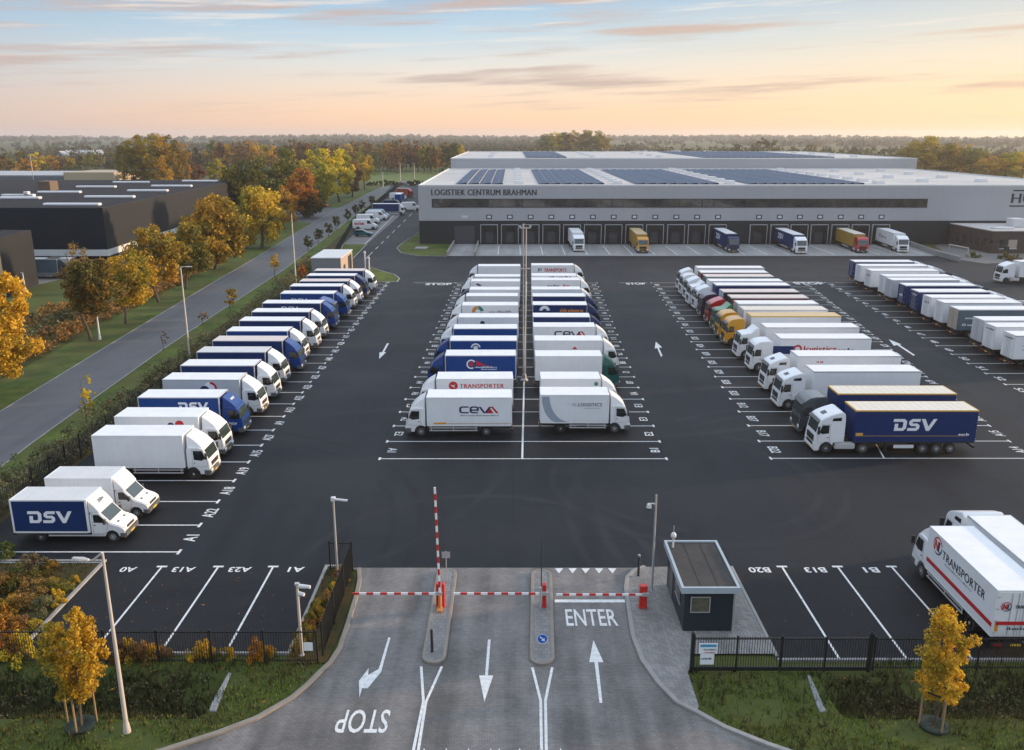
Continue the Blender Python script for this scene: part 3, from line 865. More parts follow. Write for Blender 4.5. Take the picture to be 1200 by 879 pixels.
def tractor_parts(root, xc, cabm, lod, sunroof=True, var=0):
    cab = obj('cab', cab_big(cabm, var), root, (xc, 0, 0))
    g = MB(); quad_on(g, (2.115, 2.68), (2.275, 1.82), -1.03, 1.03, .014)
    obj('windscreen', cached('ws_big', lambda: g.mesh('windscreen', SCREEN)), cab)
    v = MB(); v.prism([(2.08, 2.88), (2.26, 2.72), (2.28, 2.76), (2.06, 2.95)], -1.1, 1.1)
    obj('sun_visor', cached('visor', lambda: v.mesh('sun_visor', GREYPL, bevel=.01)), cab)
    for s in (-1, 1):
        def sw(s=s):
            y = s * 1.227
            return MB().prism([(1.28, 1.80), (1.28, 2.50), (1.86, 2.50), (2.06, 1.86), (1.8, 1.74)], min(y, y - s * .02), max(y, y - s * .02)).mesh('side_window', GLASS)
        obj('side_window', cached(('sw_big', s), sw), cab)
        def mi(s=s):
            m = MB(); y = s * 1.38
            m.box(2.12, 2.26, y - .12, y + .12, 1.78, 2.42); m.tube((2.05, s * 1.2, 2.45), (2.16, y, 2.38), .025, n=5); m.tube((2.12, s * 1.2, 1.8), (2.17, y, 1.84), .025, n=5)
            return m.mesh('mirror', BLACKPL, bevel=.03)
        obj('mirror', cached(('mi_big', s), mi), cab)
        if lod == 0 and var == 0:
            def uw(s=s):
                y = s * 1.226
                return MB().prism([(.34, 2.86), (.34, 3.16), (1.02, 3.10), (1.12, 2.86)], min(y, y - s * .02), max(y, y - s * .02)).mesh('roof_window', GLASS)
            obj('roof_window', cached(('uw_big', s), uw), cab)
        if lod == 0:
            def dr(s=s):
                m = MB(); y = s * 1.223
                P = [(1.18, .98), (1.18, 2.58), (1.9, 2.58), (2.14, 1.82), (2.18, 1.1), (1.95, .98)]
                for a, b in zip(P, P[1:] + P[:1]):
                    m.tube((a[0], y, a[1]), (b[0], y, b[1]), .009, n=4)
                m.box(1.26, 1.40, min(y, y + s * .03), max(y, y + s * .03), 1.42, 1.48)
                return m.mesh('door', GREYPL)
            obj('door', cached(('dr_big', s), dr), cab)
    if sunroof and lod == 0 and var == 0:
        def hat():
            m = MB(); quad_on(m, (1.25, 3.33), (1.62, 3.165), -.3, .3, .03, th=.03); return m.mesh('roof_hatch', GREYPL)
        obj('roof_hatch', cached('hatch', hat), cab)
    gr = MB()
    gr.box(2.3, 2.395, -.78, .78, .98, 1.50); gr.box(2.3, 2.385, -.8, .8, .62, .88)
    for k in range(4):
        gr.box(2.39, 2.41, -.76, .76, 1.02 + k * .12, 1.05 + k * .12)
    obj('grille', cached('gr_big', lambda: gr.mesh('grille', BLACKPL)), cab)
    bu = MB(); bu.box(1.98, 2.44, -1.24, 1.24, .28, .60)
    bo = obj('bumper', cached(('bu_big', cabm.name), lambda: bu.mesh('bumper', cabm if cabm is WHITE else GREYPL, bevel=.07, seg=2, smooth=True)), cab)
    for s in (-1, 1):
        hl = MB(); hl.box(2.30, 2.425, s * .98 - .17, s * .98 + .17, .62, .90)
        obj('headlight', cached(('hl_big', s), lambda: hl.mesh('headlight', LAMP, bevel=.03)), bo)
    obj('number_plate', cached('plate_b', lambda: MB().box(2.43, 2.452, -.26, .26, .36, .47).mesh('number_plate', PLATE)), bo)
    obj('tractor_chassis', cached('trch', lambda: MB().box(-3.0, 1.9, -.45, .45, .58, .98).box(-2.3, -1.1, -.55, .55, .98, 1.1).mesh('tractor_chassis', CHASSIS)), root, (xc, 0, 0))
    def tank():
        m = MB()
        for s in (-1, 1):
            m.box(-.98, .72, s * 1.0 - .24, s * 1.0 + .24, .42, .96)
        return m.mesh('fuel_tank', ALU, bevel=.08, seg=2, smooth=True)
    obj('fuel_tank', cached('tank', tank), root, (xc, 0, 0))
    wheels(root, [xc + 1.42, xc - 1.62], .50, .30, 2.46, lod, dual=(1,))
    return cab

def artic(label, x, y, rotz, Lt, cabm=None, boxm=None, roofm=None, lod=1, group=None, h=3.8, side=1, art=None, trim=None, cat='lorry',
          w=2.52, gap=.75, rear=None, rearart=None, tractor=True, var=0, frontm=None, name='articulated_lorry'):
    cabm = cabm or WHITE; boxm = boxm or WPANEL; roofm = roofm or ROOFW; trim = trim or ALU
    Lt = round(Lt, 1)
    root = thing(name, label, cat, (x, y, 0), rotz + R.uniform(-.008, .008), group)
    z0, z1 = 1.08, h
    box = obj('trailer_box', cached(('tbox', Lt, h, w, boxm.name), lambda: MB().box(0, Lt, -w / 2, w / 2, z0, z1 - .06).mesh('trailer_box', boxm)), root)
    obj('roof_panel', cached(('troof', Lt, h, w, roofm.name), lambda: MB().box(.04, Lt - .04, -w / 2 + .04, w / 2 - .04, z1 - .063, z1).mesh('roof_panel', roofm, bevel=.012)), box)
    def tr():
        m = MB(); t = .09; e = .012
        for s in (-1, 1):
            yo = s * (w / 2 + e); yi = s * (w / 2 - t); ya, yb = min(yo, yi), max(yo, yi)
            m.box(t, Lt - t, min(yo, s * (w / 2 - .035)), max(yo, s * (w / 2 - .035)), z1 - .12, z1 + .004)
            for xa, xb in ((-e, t), (Lt - t, Lt + e)):
                m.box(xa, xb, ya, yb, z1 - .14, z1 + .004)
        for xa, xb in ((-e, t), (Lt - t, Lt + e)):
            m.box(xa, xb, -w / 2 + t, w / 2 - t, z1 - .12, z1 + .003)
        return m.mesh('edge_trim', trim)
    obj('edge_trim', cached(('ttrim', Lt, h, w, trim.name), tr), box)
    obj('trailer_chassis', cached(('tch', Lt), lambda: MB().box(.1, Lt - .1, -.5, .5, .72, 1.05).box(.05, Lt - .05, -w / 2 + .03, w / 2 - .03, .98, 1.075).mesh('trailer_chassis', CHASSIS)), root)
    wheels(root, [1.9, 3.05, 4.2], .48, .36, 2.46, lod)
    def sg():
        m = MB()
        for s in (-1, 1):
            m.box(4.95, Lt - 3.4, s * 1.2 - .02, s * 1.2 + .02, .52, .80)
        return m.mesh('side_guard', WHITE if lod == 0 else ALU)
    obj('side_guard', cached(('tsg', Lt, lod), sg), root)
    if lod == 0:
        def lg():
            m = MB()
            for s in (-1, 1):
                m.box(Lt - 3.0, Lt - 2.86, s * .8 - .06, s * .8 + .06, .22, 1.0); m.box(Lt - 3.05, Lt - 2.8, s * .8 - .12, s * .8 + .12, .16, .22)
            return m.mesh('landing_leg', CHASSIS)
        obj('landing_leg', cached(('lg', Lt), lg), root)
    if frontm:
        obj('front_panel', cached(('tfp', Lt, h, frontm.name), lambda: MB().box(Lt - .01, Lt + .008, -w / 2 + .03, w / 2 - .03, z0 + .03, z1 - .15).mesh('front_panel', frontm)), box)
    cab = tractor_parts(root, Lt + gap, cabm, lod, var=var) if tractor else None
    rd = rear_end(box, Lt, w, z0, z1, lod, pm=(rear or boxm), root=root) if (lod == 0 or rear) else None
    if art:
        for a, cx, cz in (art if isinstance(art, list) else [art]):
            decal('lettering', a, box, (cx, side * (w / 2 + .006), cz), (1, 0, 0) if side < 0 else (-1, 0, 0), (0, 0, 1))
    if rearart:
        decal('lettering', rearart[0], rd or box, (-.036, rearart[1], rearart[2]), (0, -1, 0), (0, 0, 1))
    return root, box, cab, rd

# ================================================================ panel van and car
def panel_van(label, x, y, rotz, paint, group, art=None):
    root = thing('panel_van', label, 'van', (x, y, 0), rotz, group)
    W2 = 1.0
    def body():
        prof = [(0, .45), (0, 2.3), (.12, 2.45), (3.6, 2.5), (4.1, 2.42), (4.85, 1.5), (5.5, 1.2), (5.68, .95), (5.7, .45), (5.35, .4)] + arc(4.85, .38, .44, .05, PI - .05, 8) + [(1.75, .4)] + arc(1.25, .38, .44, .05, PI - .05, 8) + [(.4, .4)]
        return MB().prism(prof, -W2, W2).mesh('body', paint, bevel=.12, seg=2, smooth=True, bsel=lambda e: all(abs(abs(v.co.y) - W2) < 1e-4 for v in e.verts) and min(v.co.z for v in e.verts) > 1.0)
    b = obj('body', cached(('pv', paint.name), body), root)
    g = MB(); quad_on(g, (4.15, 2.36), (4.83, 1.53), -.86, .86, .012)
    obj('windscreen', cached('pv_ws', lambda: g.mesh('windscreen', SCREEN)), b)
    for s in (-1, 1):
        def sw(s=s):
            yy = s * 1.006
            return MB().prism([(3.5, 1.5), (3.5, 2.2), (4.05, 2.2), (4.62, 1.5)], min(yy, yy - s * .02), max(yy, yy - s * .02)).mesh('side_window', GLASS)
        obj('side_window', cached(('pv_sw', s), sw), b)
        obj('headlight', cached(('pv_hl', s), lambda s=s: MB().box(5.45, 5.71, s * .72 - .18, s * .72 + .18, .92, 1.1).mesh('headlight', LAMP, bevel=.03)), b)
    obj('bumper', cached('pv_bu', lambda: MB().box(5.4, 5.8, -1.01, 1.01, .3, .66).box(-.1, .2, -1.0, 1.0, .3, .55).mesh('bumper', GREYPL, bevel=.06, seg=2)), b)
    wheels(root, [4.85, 1.25], .36, .24, 1.92, 1)
    if art:
        decal('lettering', art, b, (1.6, -1.008, 1.6), (1, 0, 0), (0, 0, 1))
    return root

def car(label, x, y, rotz, paint, group=None):
    root = thing('car', label, 'car', (x, y, 0), rotz, group)
    def body():
        prof = [(0, .4), (-.03, .75), (.1, 1.0), (.35, 1.42), (.6, 1.5), (1.9, 1.52), (2.25, 1.45), (2.95, 1.0), (3.9, .86), (4.2, .7), (4.22, .35), (3.85, .3)] + arc(3.4, .32, .37, .0, PI, 8) + [(1.2, .28)] + arc(.8, .32, .37, 0, PI, 8)
        return MB().prism(prof, -.88, .88).mesh('body', paint, bevel=.12, seg=3, smooth=True, bsel=lambda e: all(abs(abs(v.co.y) - .88) < 1e-4 for v in e.verts) and min(v.co.z for v in e.verts) > .7)
    b = obj('body', cached(('car', paint.name), body), root)
    g = MB(); quad_on(g, (2.28, 1.42), (2.92, 1.02), -.72, .72, .012); quad_on(g, (.37, 1.40), (.12, 1.02), -.7, .7, -.0)
    obj('windscreen', cached('car_ws', lambda: g.mesh('windscreen', GLASS)), b)
    for s in (-1, 1):
        def sw(s=s):
            yy = s * .886
            return MB().prism([(.4, 1.02), (.55, 1.38), (2.15, 1.4), (2.7, 1.02)], min(yy, yy - s * .02), max(yy, yy - s * .02)).mesh('side_window', GLASS)
        obj('side_window', cached(('car_sw', s), sw), b)
        obj('headlight', cached(('car_hl', s), lambda s=s: MB().box(4.0, 4.225, s * .62 - .16, s * .62 + .16, .62, .74).mesh('headlight', LAMP, bevel=.02)), b)
    wheels(root, [3.4, .8], .33, .22, 1.76, 1)
    return root
# ================================================================ ground materials
ASPH = ground_mat('asphalt', (0.0052, 0.0075, 0.0115), (0.0150, 0.0185, 0.0245), 0.66, big=0.05, mid=0.5, fine=9, streak=(0.45, 0.035, 0.7, (0.0055, 0.0065, 0.0085)), bump=0.2, spec=0.2, tint=((0.020, 0.021, 0.023), 0.09, 0.5), worn=True)
BAYM = ground_mat('fresh_shaded_asphalt', (0.006, 0.007, 0.009), (0.012, 0.013, 0.015), 0.66, big=0.08, mid=0.6, fine=9, streak=(0.05, 0.5, 0.3, (0.005, 0.005, 0.006)), bump=0.2, spec=0.22, oil=True)  # newer asphalt, with some of the parked lorries' shade put into its tone
ROADM = ground_mat('old_asphalt', (0.085, 0.086, 0.090), (0.135, 0.135, 0.138), 0.75, big=0.06, mid=0.5, fine=8, streak=(0.6, 0.03, 0.4, (0.07, 0.07, 0.073)), bump=0.2)
PAVE = paver_mat('road_pavers', (0.190, 0.180, 0.172), (0.148, 0.140, 0.136), (0.07, 0.066, 0.063), streak=0.7, rot=0.0)
WALKP = paver_mat('walkway_pavers', (0.25, 0.24, 0.23), (0.17, 0.165, 0.16), (0.06, 0.058, 0.055), 0.30, 0.15, 0.785, streak=0.4)
ISLP = paver_mat('island_pavers', (0.20, 0.195, 0.19), (0.155, 0.15, 0.147), (0.07, 0.067, 0.065), 0.3, 0.3, 0.0, streak=0.3)
KERB = mat('kerb_concrete', (0.30, 0.29, 0.275), 0.8, dirt_or_sheen=0.5, scale=1.5, bump=0.2)
KERBW = mat('warm_kerb_concrete', (0.25, 0.222, 0.188), 0.8, dirt_or_sheen=0.45, scale=1.5, bump=0.2)
CONC = ground_mat('dock_concrete', (0.22, 0.22, 0.215), (0.34, 0.335, 0.325), 0.8, big=0.08, mid=0.6, fine=6, streak=(0.6, 0.05, 0.4, (0.15, 0.148, 0.142)), bump=0.1)
YARD = ground_mat('yard_paving', (0.12, 0.115, 0.11), (0.19, 0.18, 0.17), 0.8, big=0.08, mid=0.6, fine=6, bump=0.1)
LINE = mat('road_paint', (0.76, 0.76, 0.74), 0.65, dirt_or_sheen=0.55, scale=4.5, dcol=(0.24, 0.24, 0.24))
GRASSG = ground_mat('meadow_ground', (0.045, 0.062, 0.015), (0.105, 0.12, 0.034), 0.95, big=0.02, mid=0.25, fine=3, tint=((0.085, 0.062, 0.030), 0.012, 0.55), bump=0.6, spec=0.15)
LAWN = ground_mat('lawn', (0.030, 0.050, 0.010), (0.125, 0.165, 0.034), 0.95, big=0.22, mid=0.9, fine=4, tint=((0.105, 0.095, 0.035), 0.16, 0.6), bump=0.7, spec=0.15)
SOIL = ground_mat('leaf_strewn_soil', (0.028, 0.028, 0.012), (0.070, 0.062, 0.026), 0.95, big=0.3, mid=1.2, fine=7, tint=((0.11, 0.06, 0.018), 0.5, 0.6), bump=0.8, spec=0.15)
FIELD = ground_mat('green_field', (0.09, 0.13, 0.04), (0.13, 0.17, 0.055), 0.95, big=0.02, mid=0.2, fine=2, bump=0.2, spec=0.15)

# ---------------------------------------------------------------- terrain with the two drainage ditches
def dz(x, y):
    d = 0.0
    if 33.0 < y < 38.6:
        cy = 35.8; t = max(0.0, 1 - ((y - cy) / 1.9) ** 2)
        k = 0.0
        if x < -13.9: k = min(1.0, (-13.9 - x) / 0.5)
        elif x > 14.9: k = min(1.0, (x - 14.9) / 0.5)
        d = 1.15 * t * k
        d += 0.06 * math.sin(x * 1.7 + y) * t * k
    return -0.05 - d
def axis(lo, hi, fine0, fine1, st, coarse):
    a = [c for c in coarse if c < fine0 - 1] + list(np.arange(fine0, fine1 + .01, st)) + [c for c in coarse if c > fine1 + 1]
    return a
xs = axis(0, 0, -46, 46, 0.7, [-6500, -3000, -1200, -500, -200, -90, 90, 200, 500, 1200, 3000, 6500])
ys = axis(0, 0, 18, 42, 0.4, [-600, -100, 0, 60, 100, 200, 400, 800, 1600, 3200, 6500])
tv = [(x, y, dz(x, y)) for y in ys for x in xs]; nx = len(xs)
tf = [(j * nx + i, j * nx + i + 1, (j + 1) * nx + i + 1, (j + 1) * nx + i) for j in range(len(ys) - 1) for i in range(nx - 1)]
mb = MB(); mb.add(tv, tf)
ground = struct('ground', mb.mesh('ground', GRASSG, smooth=True, fix=False))

# ---------------------------------------------------------------- the lorry park's asphalt
XBED = -25.3; XLOT0 = -34.8
pL = G(17, 765); pR = G(335, 765)
YF = pL[1]                                    # front edge of the left lot
YR = G(1000, 773)[1]                          # front edge of the right lot
YE = G(600, 665)[1]                           # where the asphalt meets the pavers
XS = 13.35                                    # right edge of the walkway
lot = [(XBED, YF), (-11.45, YF), (-11.45, YE), (XS, YE), (XS, YR), (90, YR), (150, 60), (150, 190), (-22.4, 190), (-22.4, 300), G(520, 214), G(462, 214), G(413, 268), (-36.0, 176), (XLOT0, 160), (XLOT0, 49.0), (XBED, 49.0)]
asphalt = struct('asphalt_lot', MB().poly(lot, 0.0).mesh('asphalt_lot', ASPH, fix=False))
kl = [(418.5, 667), (419.5, 680), (416, 698), (405, 733), (396, 760), (385, 777), (375, 786), (358, 803), (340, 818), (300, 841), (255, 858), (190, 879), (100, 906), (20, 930)]
KL = [G(*p) for p in kl]
kr = [(757, 665.5), (745, 670), (737, 678), (735.5, 690), (738, 708), (744, 746), (755, 774), (774, 801), (796, 823), (817, 833.5), (850, 851.5), (900, 871.5), (960, 892), (1060, 920)]
KR = [G(*p) for p in kr]
pav = struct('entrance_road', MB().poly([(-11.4, YE), (-9.3, YE - .3)] + KL[1:] + [(-26, 15), (26, 15)] + KR[::-1][:-1] + [(KR[0][0], YE - .1), (XS, YE - .1), (XS, YE)], -0.012).mesh('entrance_road', PAVE, fix=False))

# left public road, its verge and the side road
def ql(v, a): return G(a, v)
rl = [(-60, 519), (4.5, 480), (75, 437), (150, 391), (240, 337), (300, 302), (352, 270), (392, 247), (440, 222.5), (470, 212)]
rr = [(-60, 592), (0, 547), (35, 520), (109, 467), (189, 410), (240, 376), (332, 316), (395, 268), (450, 226.5), (490, 212)]
RL = [G(*p) for p in rl]; RRt = [G(*p) for p in rr]
RL = [(RL[0][0] + 1.5, 0.0)] + RL; RRt = [(RRt[0][0] + 1.0, 0.0)] + RRt
def widen(P, s, w): return [(x + s * w, y) for x, y in P]
verge_r = struct('verge', MB().poly(RRt + widen(RRt, 1, 3.2)[::-1], -0.02).mesh('verge', LAWN, fix=False))
verge_l = struct('verge', MB().poly(RL + widen(RL, -1, 5.5)[::-1], -0.02).mesh('verge', LAWN, fix=False))
road = struct('road', MB().poly(RRt + RL[::-1], -0.008).mesh('road', ROADM, fix=False))
sr = [G(395, 262), G(372, 262), G(330, 258), G(330, 248), G(372, 243), G(410, 243)]
struct('side_road', MB().poly(sr, -0.004).mesh('side_road', ROADM, fix=False))
mk = MB()
mk.strip(RL, 0, .14, -.05, .02); mk.strip(RRt, -.14, 0, -.05, .02)
struct('road_kerb', mk.mesh('road_kerb', KERB))
struct('field', MB().poly([G(440, 216), G(700, 216), G(700, 201.5), G(405, 201.5)], -0.01).mesh('field', FIELD, fix=False))
struct('yard', MB().poly([(-230, 150), G(24, 342), G(47, 333), G(75, 327), G(100, 316), (-79, 166), (-79, 182), (-230, 182)], -0.01).mesh('yard', YARD, fix=False))

# ---------------------------------------------------------------- bay surfaces and all painted lines
def lin(p, q, y): return p[0] + (q[0] - p[0]) * (y - p[1]) / (q[1] - p[1])
LA, LB = G(210, 647), G(455, 330)
CLA, CLB, CRA, CRB, CMA, CMB = G(445, 537.6), G(535, 330), G(781, 537.6), G(699, 330), G(612, 537.6), G(617, 330)
RA, RB = G(903, 537), G(762, 330); RC, RD_ = G(1180, 515), G(940, 328)
FA, FB = G(1169, 445.6), G(960, 327.6)
LY = [50.1 + 3.92 * k for k in range(28)]; CY = [66.5 + 4.13 * k for k in range(22)]
AY = [66.6 + 4.13 * k for k in range(22)]; FY = [153.6 - 4.35 * k for k in range(21)]
bay = MB()
bay.poly([(lin(LA, LB, LY[0]), LY[0]), (lin(LA, LB, LY[-1]), LY[-1]), (-34.3, LY[-1]), (-34.3, LY[0])], .003)
bay.poly([(lin(CLA, CLB, CY[0]), CY[0]), (lin(CRA, CRB, CY[0]), CY[0]), (lin(CRA, CRB, CY[-1]), CY[-1]), (lin(CLA, CLB, CY[-1]), CY[-1])], .003)
bay.poly([(lin(RA, RB, AY[0]), AY[0]), (lin(RC, RD_, AY[0]) + 3, AY[0]), (lin(RC, RD_, AY[-1]), AY[-1]), (lin(RA, RB, AY[-1]), AY[-1])], .003)
bay.poly([(lin(FA, FB, FY[-1]), FY[-1]), (lin(FA, FB, FY[-1]) + 22, FY[-1]), (lin(FA, FB, FY[0]) + 22, FY[0]), (lin(FA, FB, FY[0]), FY[0])], .003)
bay.poly([(XBED, YF), (-11.5, YF), (-11.5, YE), (-22, YE), (XBED, 48.9)], .003)
bay.poly([(XS + .1, YR), (60, YR), (60, YE), (XS + .1, YE)], .003)
struct('parking_bays', bay.mesh('parking_bays', BAYM, fix=False), asphalt)
ln = MB(); Z1 = .009; LW = .13
def hline(x0, x1, y): ln.poly([(x0, y - LW / 2), (x1, y - LW / 2), (x1, y + LW / 2), (x0, y + LW / 2)], Z1)
def tick(x, y, dx=.30): ln.poly([(x - .09 , y - dx), (x + .09, y - dx), (x + .09, y + dx), (x - .09, y + dx)], Z1 + .004)
for y in LY:
    x = lin(LA, LB, y); hline(-33.6, x, y); tick(x, y, .34)
for y in CY:
    a, b = lin(CLA, CLB, y), lin(CRA, CRB, y); hline(a, b, y); tick(a, y); tick(b, y)
ln.flat_strip([(CMA[0], CMA[1]), (CMB[0], CMB[1])], .16, Z1 + .008)
for y in AY:
    a, b = lin(RA, RB, y), lin(RC, RD_, y)
    hline(a, b + (6 if y == AY[0] else 0), y); tick(a, y); tick(b, y)
for y in FY:
    a = lin(FA, FB, y); hline(a, a + 21, y); tick(a, y)
ln.flat_strip([G(1024, 516), G(1036, 537)], .13, Z1 + .008)
hline(-33, -25.2, 48.7)
for x in (-21.4, -17.95, -14.6):      # bays by the front fence, left
    ln.poly([(x - .06, YF + .1), (x + .06, YF + .1), (x + .06, YE), (x - .06, YE)], Z1)
    ln.poly([(x - .32, YE + .01), (x + .32, YE + .01), (x + .32, YE + .2), (x - .32, YE + .2)], Z1)
for x in (16.5, 19.9, 23.2, 26.6):
    ln.poly([(x - .06, YR + .1), (x + .06, YR + .1), (x + .06, YE), (x - .06, YE)], Z1)
    ln.poly([(x - .32, YE + .01), (x + .32, YE + .01), (x + .32, YE + .2), (x - .32, YE + .2)], Z1)
def rpt(u, v): return G(u, v)
def gp(pts, z=None): ln.poly([G(*p) for p in pts], z or Z1)
# aisle arrows
gp([(444.3, 420.6), (452.6, 412.8), (449.9, 413), (455.8, 402.4), (453.5, 402.6), (447.6, 413), (444.8, 412.9)])
gp([(774.5, 418), (776.3, 417), (772, 407.5), (776, 407.3), (768.5, 400.5), (767.3, 408.5), (770.2, 408)])
gp([(1070.6, 417), (1072.2, 416.2), (1053.9, 404.0), (1056.4, 403.7), (1041.5, 397.7), (1047.4, 405.2), (1051.3, 404.4)])
# corridor centre line and edge lines towards the upper left
for k in range(11):
    v0 = 305 - k * 6.4; v1 = v0 - (7 if k == 0 else 3.2)
    u = lambda v: 431 + (301 - v) * 1.02
    ln.flat_strip([G(u(v0), v0), G(u(v1), v1)], .15, Z1)
ln.flat_strip([G(410.5, 301), G(433, 281), G(462, 252)], .14, Z1)
hline(lin(CLA, CLB, CY[-1]) - 7.5, lin(CLA, CLB, CY[-1]), CY[-1] + .2)
hline(lin(CRA, CRB, CY[-1]) + 4, lin(CRA, CRB, CY[-1]) + 9, CY[-1] + .2)
hline(46.5, 55, 154.6); ln.flat_strip([(46.5, 154.4), (46.8, 147)], .25, Z1)
hline(78, 86, 132.5)
struct('bay_lines', ln.mesh('bay_lines', LINE, fix=False), asphalt)

nb = MB()
def gtext(t, c, ex, ey, w, h, z=Z1, bold=.03):
    v, f, a = text2d(t, bold)
    put2d(nb, v, f, (c[0] - ex[0] * w / 2 - ey[0] * h / 2, c[1] - ex[1] * w / 2 - ey[1] * h / 2, z), (ex[0], ex[1], 0), (ey[0], ey[1], 0), w, h)
LN = ['A1', 'A22', 'A18', 'A19', 'A15', 'A27', 'A9', 'A13', 'A22', 'A23', 'A32', 'A27', 'A40', 'A42', 'A28', 'A17', 'A25', 'A30', 'A33', 'A29', 'A35', 'A36', 'A38', 'A39', 'A41', 'A43', 'A44']
for k, t in enumerate(LN):
    y = LY[k] + 1.96; gtext(t, (lin(LA, LB, y) + .05, y), (0, 1), (-1, 0), 1.0 + .45 * (len(t) - 2), .85, Z1, .015)
CN = ['A1', 'E2', 'A2', 'E3', 'A5', 'A4', 'A7', 'A6', 'E9', 'E8', 'A11', 'A12', 'A13', 'A14', 'A15', 'A16', 'A17', 'A18', 'A19', 'A20', 'A21']
for k, t in enumerate(CN):
    y = CY[k] + 2.0; gtext(t, (lin(CLA, CLB, y) + .75, y), (0, -1), (1, 0), 1.0 + .35 * (len(t) - 2), .75, Z1, .015)
BN = ['B1', 'E2', 'E3', 'E1', '1A', 'B7', 'D', 'B8', 'B2', '10', '11', '12', '13', '15', '16', '17', '18', '19', '20', '21', '22']
for k, t in enumerate(BN):
    y = CY[k] + 2.0; gtext(t, (lin(CRA, CRB, y) - .7, y), (0, 1), (-1, 0), 1.0 if len(t) > 1 else .6, .75, Z1, .015)
ANN = ['B22', 'B17', 'B37', 'B12', 'B20', 'B28', 'B29', 'B25', 'B39', 'B24', 'B23', 'B21', 'B26', 'B27', 'B30', 'B31', 'B32', 'B33', 'B34', 'B35', 'B36']
for k, t in enumerate(ANN):
    y = AY[k] + 2.0; gtext(t, (lin(RA, RB, y) + .8, y), (0, -1), (1, 0), 1.5, .85, Z1, .015)
    y2 = AY[k] + 2.0; gtext('A' + str(14 + k), (lin(RC, RD_, y2) - .2, y2), (0, 1), (-1, 0), 1.5, .85, Z1, .015)
for k in range(20):
    y = FY[k] - 2.1; gtext(str(38 + k), (lin(FA, FB, y) + .6, y), (0, -1), (1, 0), 1.5, .8, Z1, .015)
for t, u in (('A0', 150), ('A13', 215), ('A23', 281), ('A1', 347)):
    gtext(t, G(u, 667.5), (-1, 0), (0, -1), 1.35 if len(t) == 3 else .95, .62, bold=.02)
for t, u in (('B20', 890), ('B13', 955.5), ('B1', 1021)):
    gtext(t, G(u, 668), (-1, 0), (0, -1), 1.3 if len(t) == 3 else .9, .65, bold=.02)
gtext('STOP', G(514, 333), (1, 0), (0, 1), 4.6, 2.0); gtext('STOP', G(745, 332.5), (1, 0), (0, 1), 3.4, 2.0); gtext('STOP', G(948, 332), (1, 0), (0, 1), 5.4, 2.4)
gtext('STOP', (82, 135.2), (1, 0), (0, 1), 5.4, 2.4)
struct('bay_numbers', nb.mesh('bay_numbers', LINE, fix=False), asphalt)

# markings on the paver road
ln = MB(); nb = MB(); ZP = .0
Z1 = ZP
gp([(455, 747), (457.6, 747.2), (446.6, 787.5), (431, 806.5), (424.2, 806.5), (421.2, 817.5), (420.6, 798), (432, 783), (431.5, 791), (443.8, 784)])
gp([(571.8, 749.5), (575, 749.5), (571.8, 791.5), (578, 791.5), (567.6, 822.5), (561.5, 791.5), (568.4, 791.5)])
gp([(702.6, 824), (706, 823.6), (700.8, 776), (707.2, 776), (695.4, 750), (690.4, 776), (696.6, 776)])
for P in ([(493.6, 781), (496.2, 822), (484.5, 879), (470, 960)], [(517.8, 781), (499, 823), (490.2, 879), (477, 960)], [(623.8, 782), (633.6, 821), (634.6, 879), (635.5, 960)], [(647.2, 782), (639.2, 821), (640.2, 879), (641.5, 960)]):
    ln.flat_strip([G(*p) for p in P], .13, ZP)
gp([(650, 702.6), (732, 702.6), (732.5, 706), (650, 706)])
for u in (655, 671, 686.3, 702, 717.6):
    gp([(u - 5, 665.9), (u + 5, 665.9), (u, 672)])
def gtext_px(t, u0, u1, v0, v1, flip=False):
    (xa, ya), (xb, yb) = G(u0, v1), G(u1, v0)
    xa2, xb2 = G(u0, (v0 + v1) / 2)[0], G(u1, (v0 + v1) / 2)[0]
    c = ((xa2 + xb2) / 2, (ya + yb) / 2); w = xb2 - xa2; h = yb - ya
    gtext(t, c, (-1, 0) if flip else (1, 0), (0, -1) if flip else (0, 1), w, h, ZP, .01)
gtext_px('ENTER', 663, 723, 714, 733.3); gtext_px('STOP', 394.5, 455.5, 831.5, 859, True)
for k in range(4):
    gp([(494 + 26 * k, 884), (500 + 26 * k, 884), (497 + 26 * k, 876.5)])
    gp([(582 + 24 * k, 884), (588 + 24 * k, 884), (585 + 24 * k, 876.5)])
rmk = struct('road_markings', ln.mesh('road_markings', LINE, fix=False), pav)
struct('road_lettering', nb.mesh('road_lettering', LINE, fix=False), pav)

